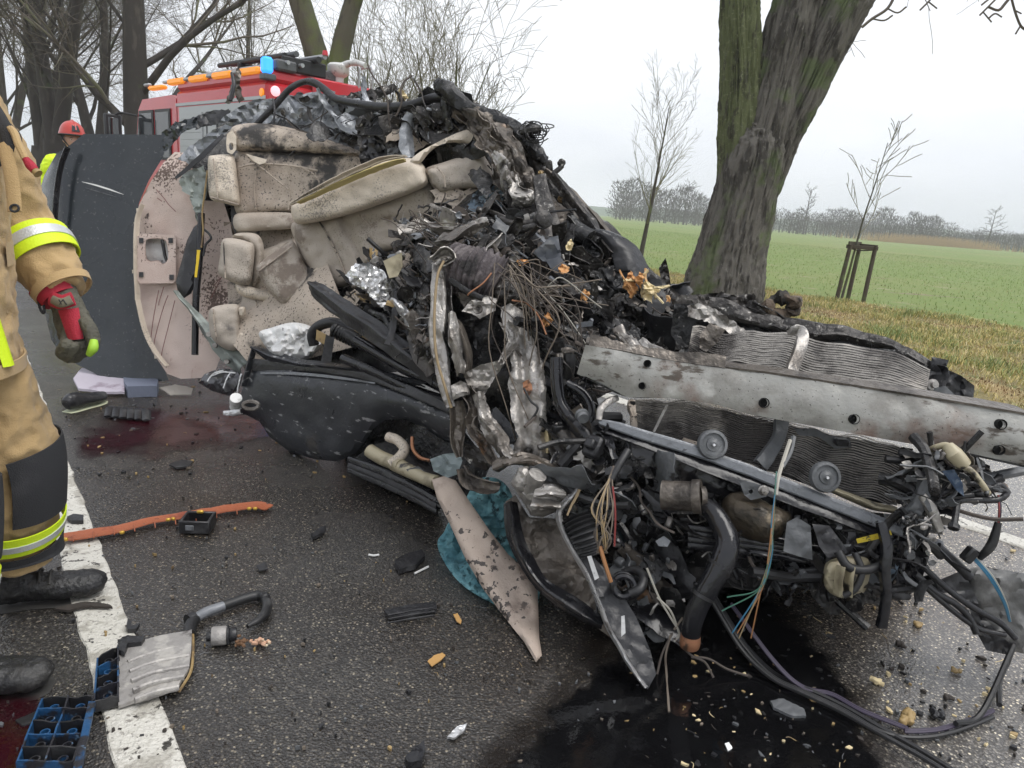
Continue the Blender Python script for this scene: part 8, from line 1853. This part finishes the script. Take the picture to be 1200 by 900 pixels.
# crumbs and splinters nobody could count
rng = random.Random(99)
def strew(name, n, poly, mats, smin, smax, label, seed):
    rg = random.Random(seed); mb = MB()
    for (x, y) in zone_points(poly, n, rg):
        c = G(x, y, .004); e = rg.uniform(smin, smax)*(.6+.4*c.y/3); k = rg.random(); mi = rg.randrange(len(mats)); R3 = Matrix.Rotation(rg.uniform(0, 6.3), 3, 'Z')
        if k < .5:
            m = rg.randint(4, 6); th = rg.uniform(.002, .006)
            top = [c+R3 @ V((e*rg.uniform(.5, 1.3)*math.cos(6.283*i/m), e*.6*rg.uniform(.5, 1.3)*math.sin(6.283*i/m), th+rg.uniform(0, .004))) for i in range(m)]
            bot = [V((p.x, p.y, .002)) for p in top]
            mb.add(top+bot, [tuple(range(m)), tuple(range(2*m-1, m-1, -1))]+[(i, (i+1) % m, m+(i+1) % m, m+i) for i in range(m)], mi)
        elif k < .8:
            mb.box(c+Z_*.002, (e*1.2, e*.6, e*.5), R3 @ Matrix.Rotation(rg.uniform(-.5, .5), 3, 'X'), mi, ch=e*.08)
        else:
            mb.tube(cr([c, c+R3 @ V((e*1.5, e*rg.uniform(-.8, .8), .004)), c+R3 @ V((e*3, e*rg.uniform(-1, 1), .002))], 3), e*.10, 4, mi)
    mb.build(name, mats, None, label=label, cat='debris', kind='stuff', ang=30)
strew('strewn_fragments', 420, [(-40,560),(90,480),(420,540),(520,600),(560,700),(640,780),(560,900),(300,960),(-60,960)], [M_BLKP, M_BLKP, M_BARKD, M_GREYP, M_TAN, M_BARKD, M_STRAW], .003, .010, 'tiny dark and pale fragments strewn over the near asphalt', 5)
strew('strewn_fragments', 420, [(820,740),(900,700),(1010,700),(1240,620),(1260,960),(760,960)], [M_BLKP, M_BARKD, M_CHARB, M_TAN, M_GREYP, M_SPLIP], .004, .015, 'dark crumbs and wood chips strewn over the wet asphalt beyond the oil', 6)
strew('strewn_fragments', 60, [(640,800),(780,770),(900,780),(1000,820),(1030,900),(600,900)], [M_GREYP, M_STRAW, M_TAN, M_BLKP], .003, .009, 'pale specks and scraps floating in the oil', 7)
strew('strewn_fragments', 160, [(60,440),(420,440),(500,560),(300,560),(80,560)], [M_BLKP, M_GREYP, M_TAN, M_BARKD, M_BLKP], .004, .014, 'fragments strewn around the red fluid below the seats', 8)
for i, (x, y, sz, mm, lb) in enumerate(((1028,800,.024,M_SPLIP,'tan wood chip at the rim of the oil'), (1112,818,.018,M_BARKD,'dark bark lump on the wet asphalt below the torn liner'), (1062,840,.034,M_TAN,'brown clod beside the purple cable'), (1098,836,.026,M_BLKP,'black plastic corner standing beside the purple cable'), (1076,732,.02,M_TAN,'small brown clod on the wet asphalt below the bottle'), (1158,808,.014,M_SPLIP,'small tan chip near the hanging cable'), (1055,756,.022,M_BARKD,'dark splinter group under the liner stays'), (1120,785,.018,M_TAN,'tan lump on the asphalt under the torn liner'))):
    rg = random.Random(i); mb = MB(); c = G(x, y, sz*.4)
    for k in range(5): mb.box(c+V((rg.uniform(-1, 1), rg.uniform(-1, 1), rg.uniform(-.2, .3)))*sz*.5, (sz, sz*.6, sz*.5), Matrix.Rotation(rg.uniform(0, 3), 3, 'Z') @ Matrix.Rotation(rg.uniform(0, 3), 3, 'X'), ch=sz*.1)
    o = mb.build('wood_chip' if mm in (M_SPLIP, M_BARKD) else 'clod', mm, None, label=lb, cat='fragment'); baked(o, sz*.1, 2, (sz*.15, 60, i))

# ------------------------------------------------------------------ haze: damp air over the field
hz_m = bpy.data.materials.new('damp air'); hz_m.use_nodes = True
n = hz_m.node_tree; n.nodes.clear()
o_ = n.nodes.new('ShaderNodeOutputMaterial'); pv = n.nodes.new('ShaderNodeVolumePrincipled')
pv.inputs['Color'].default_value = (0.96, 0.97, 1.0, 1); pv.inputs['Density'].default_value = 0.0011; pv.inputs['Anisotropy'].default_value = 0.0
n.links.new(pv.outputs[0], o_.inputs['Volume'])
mb = MB(); mb.box((0, 0, 15.5), (1300, 1300, 34)); mb.build('haze', hz_m, None, flat=True, kind='stuff', base=V((0, 0, -1.5)), label='thin pale damp air over the field and road', cat='haze')
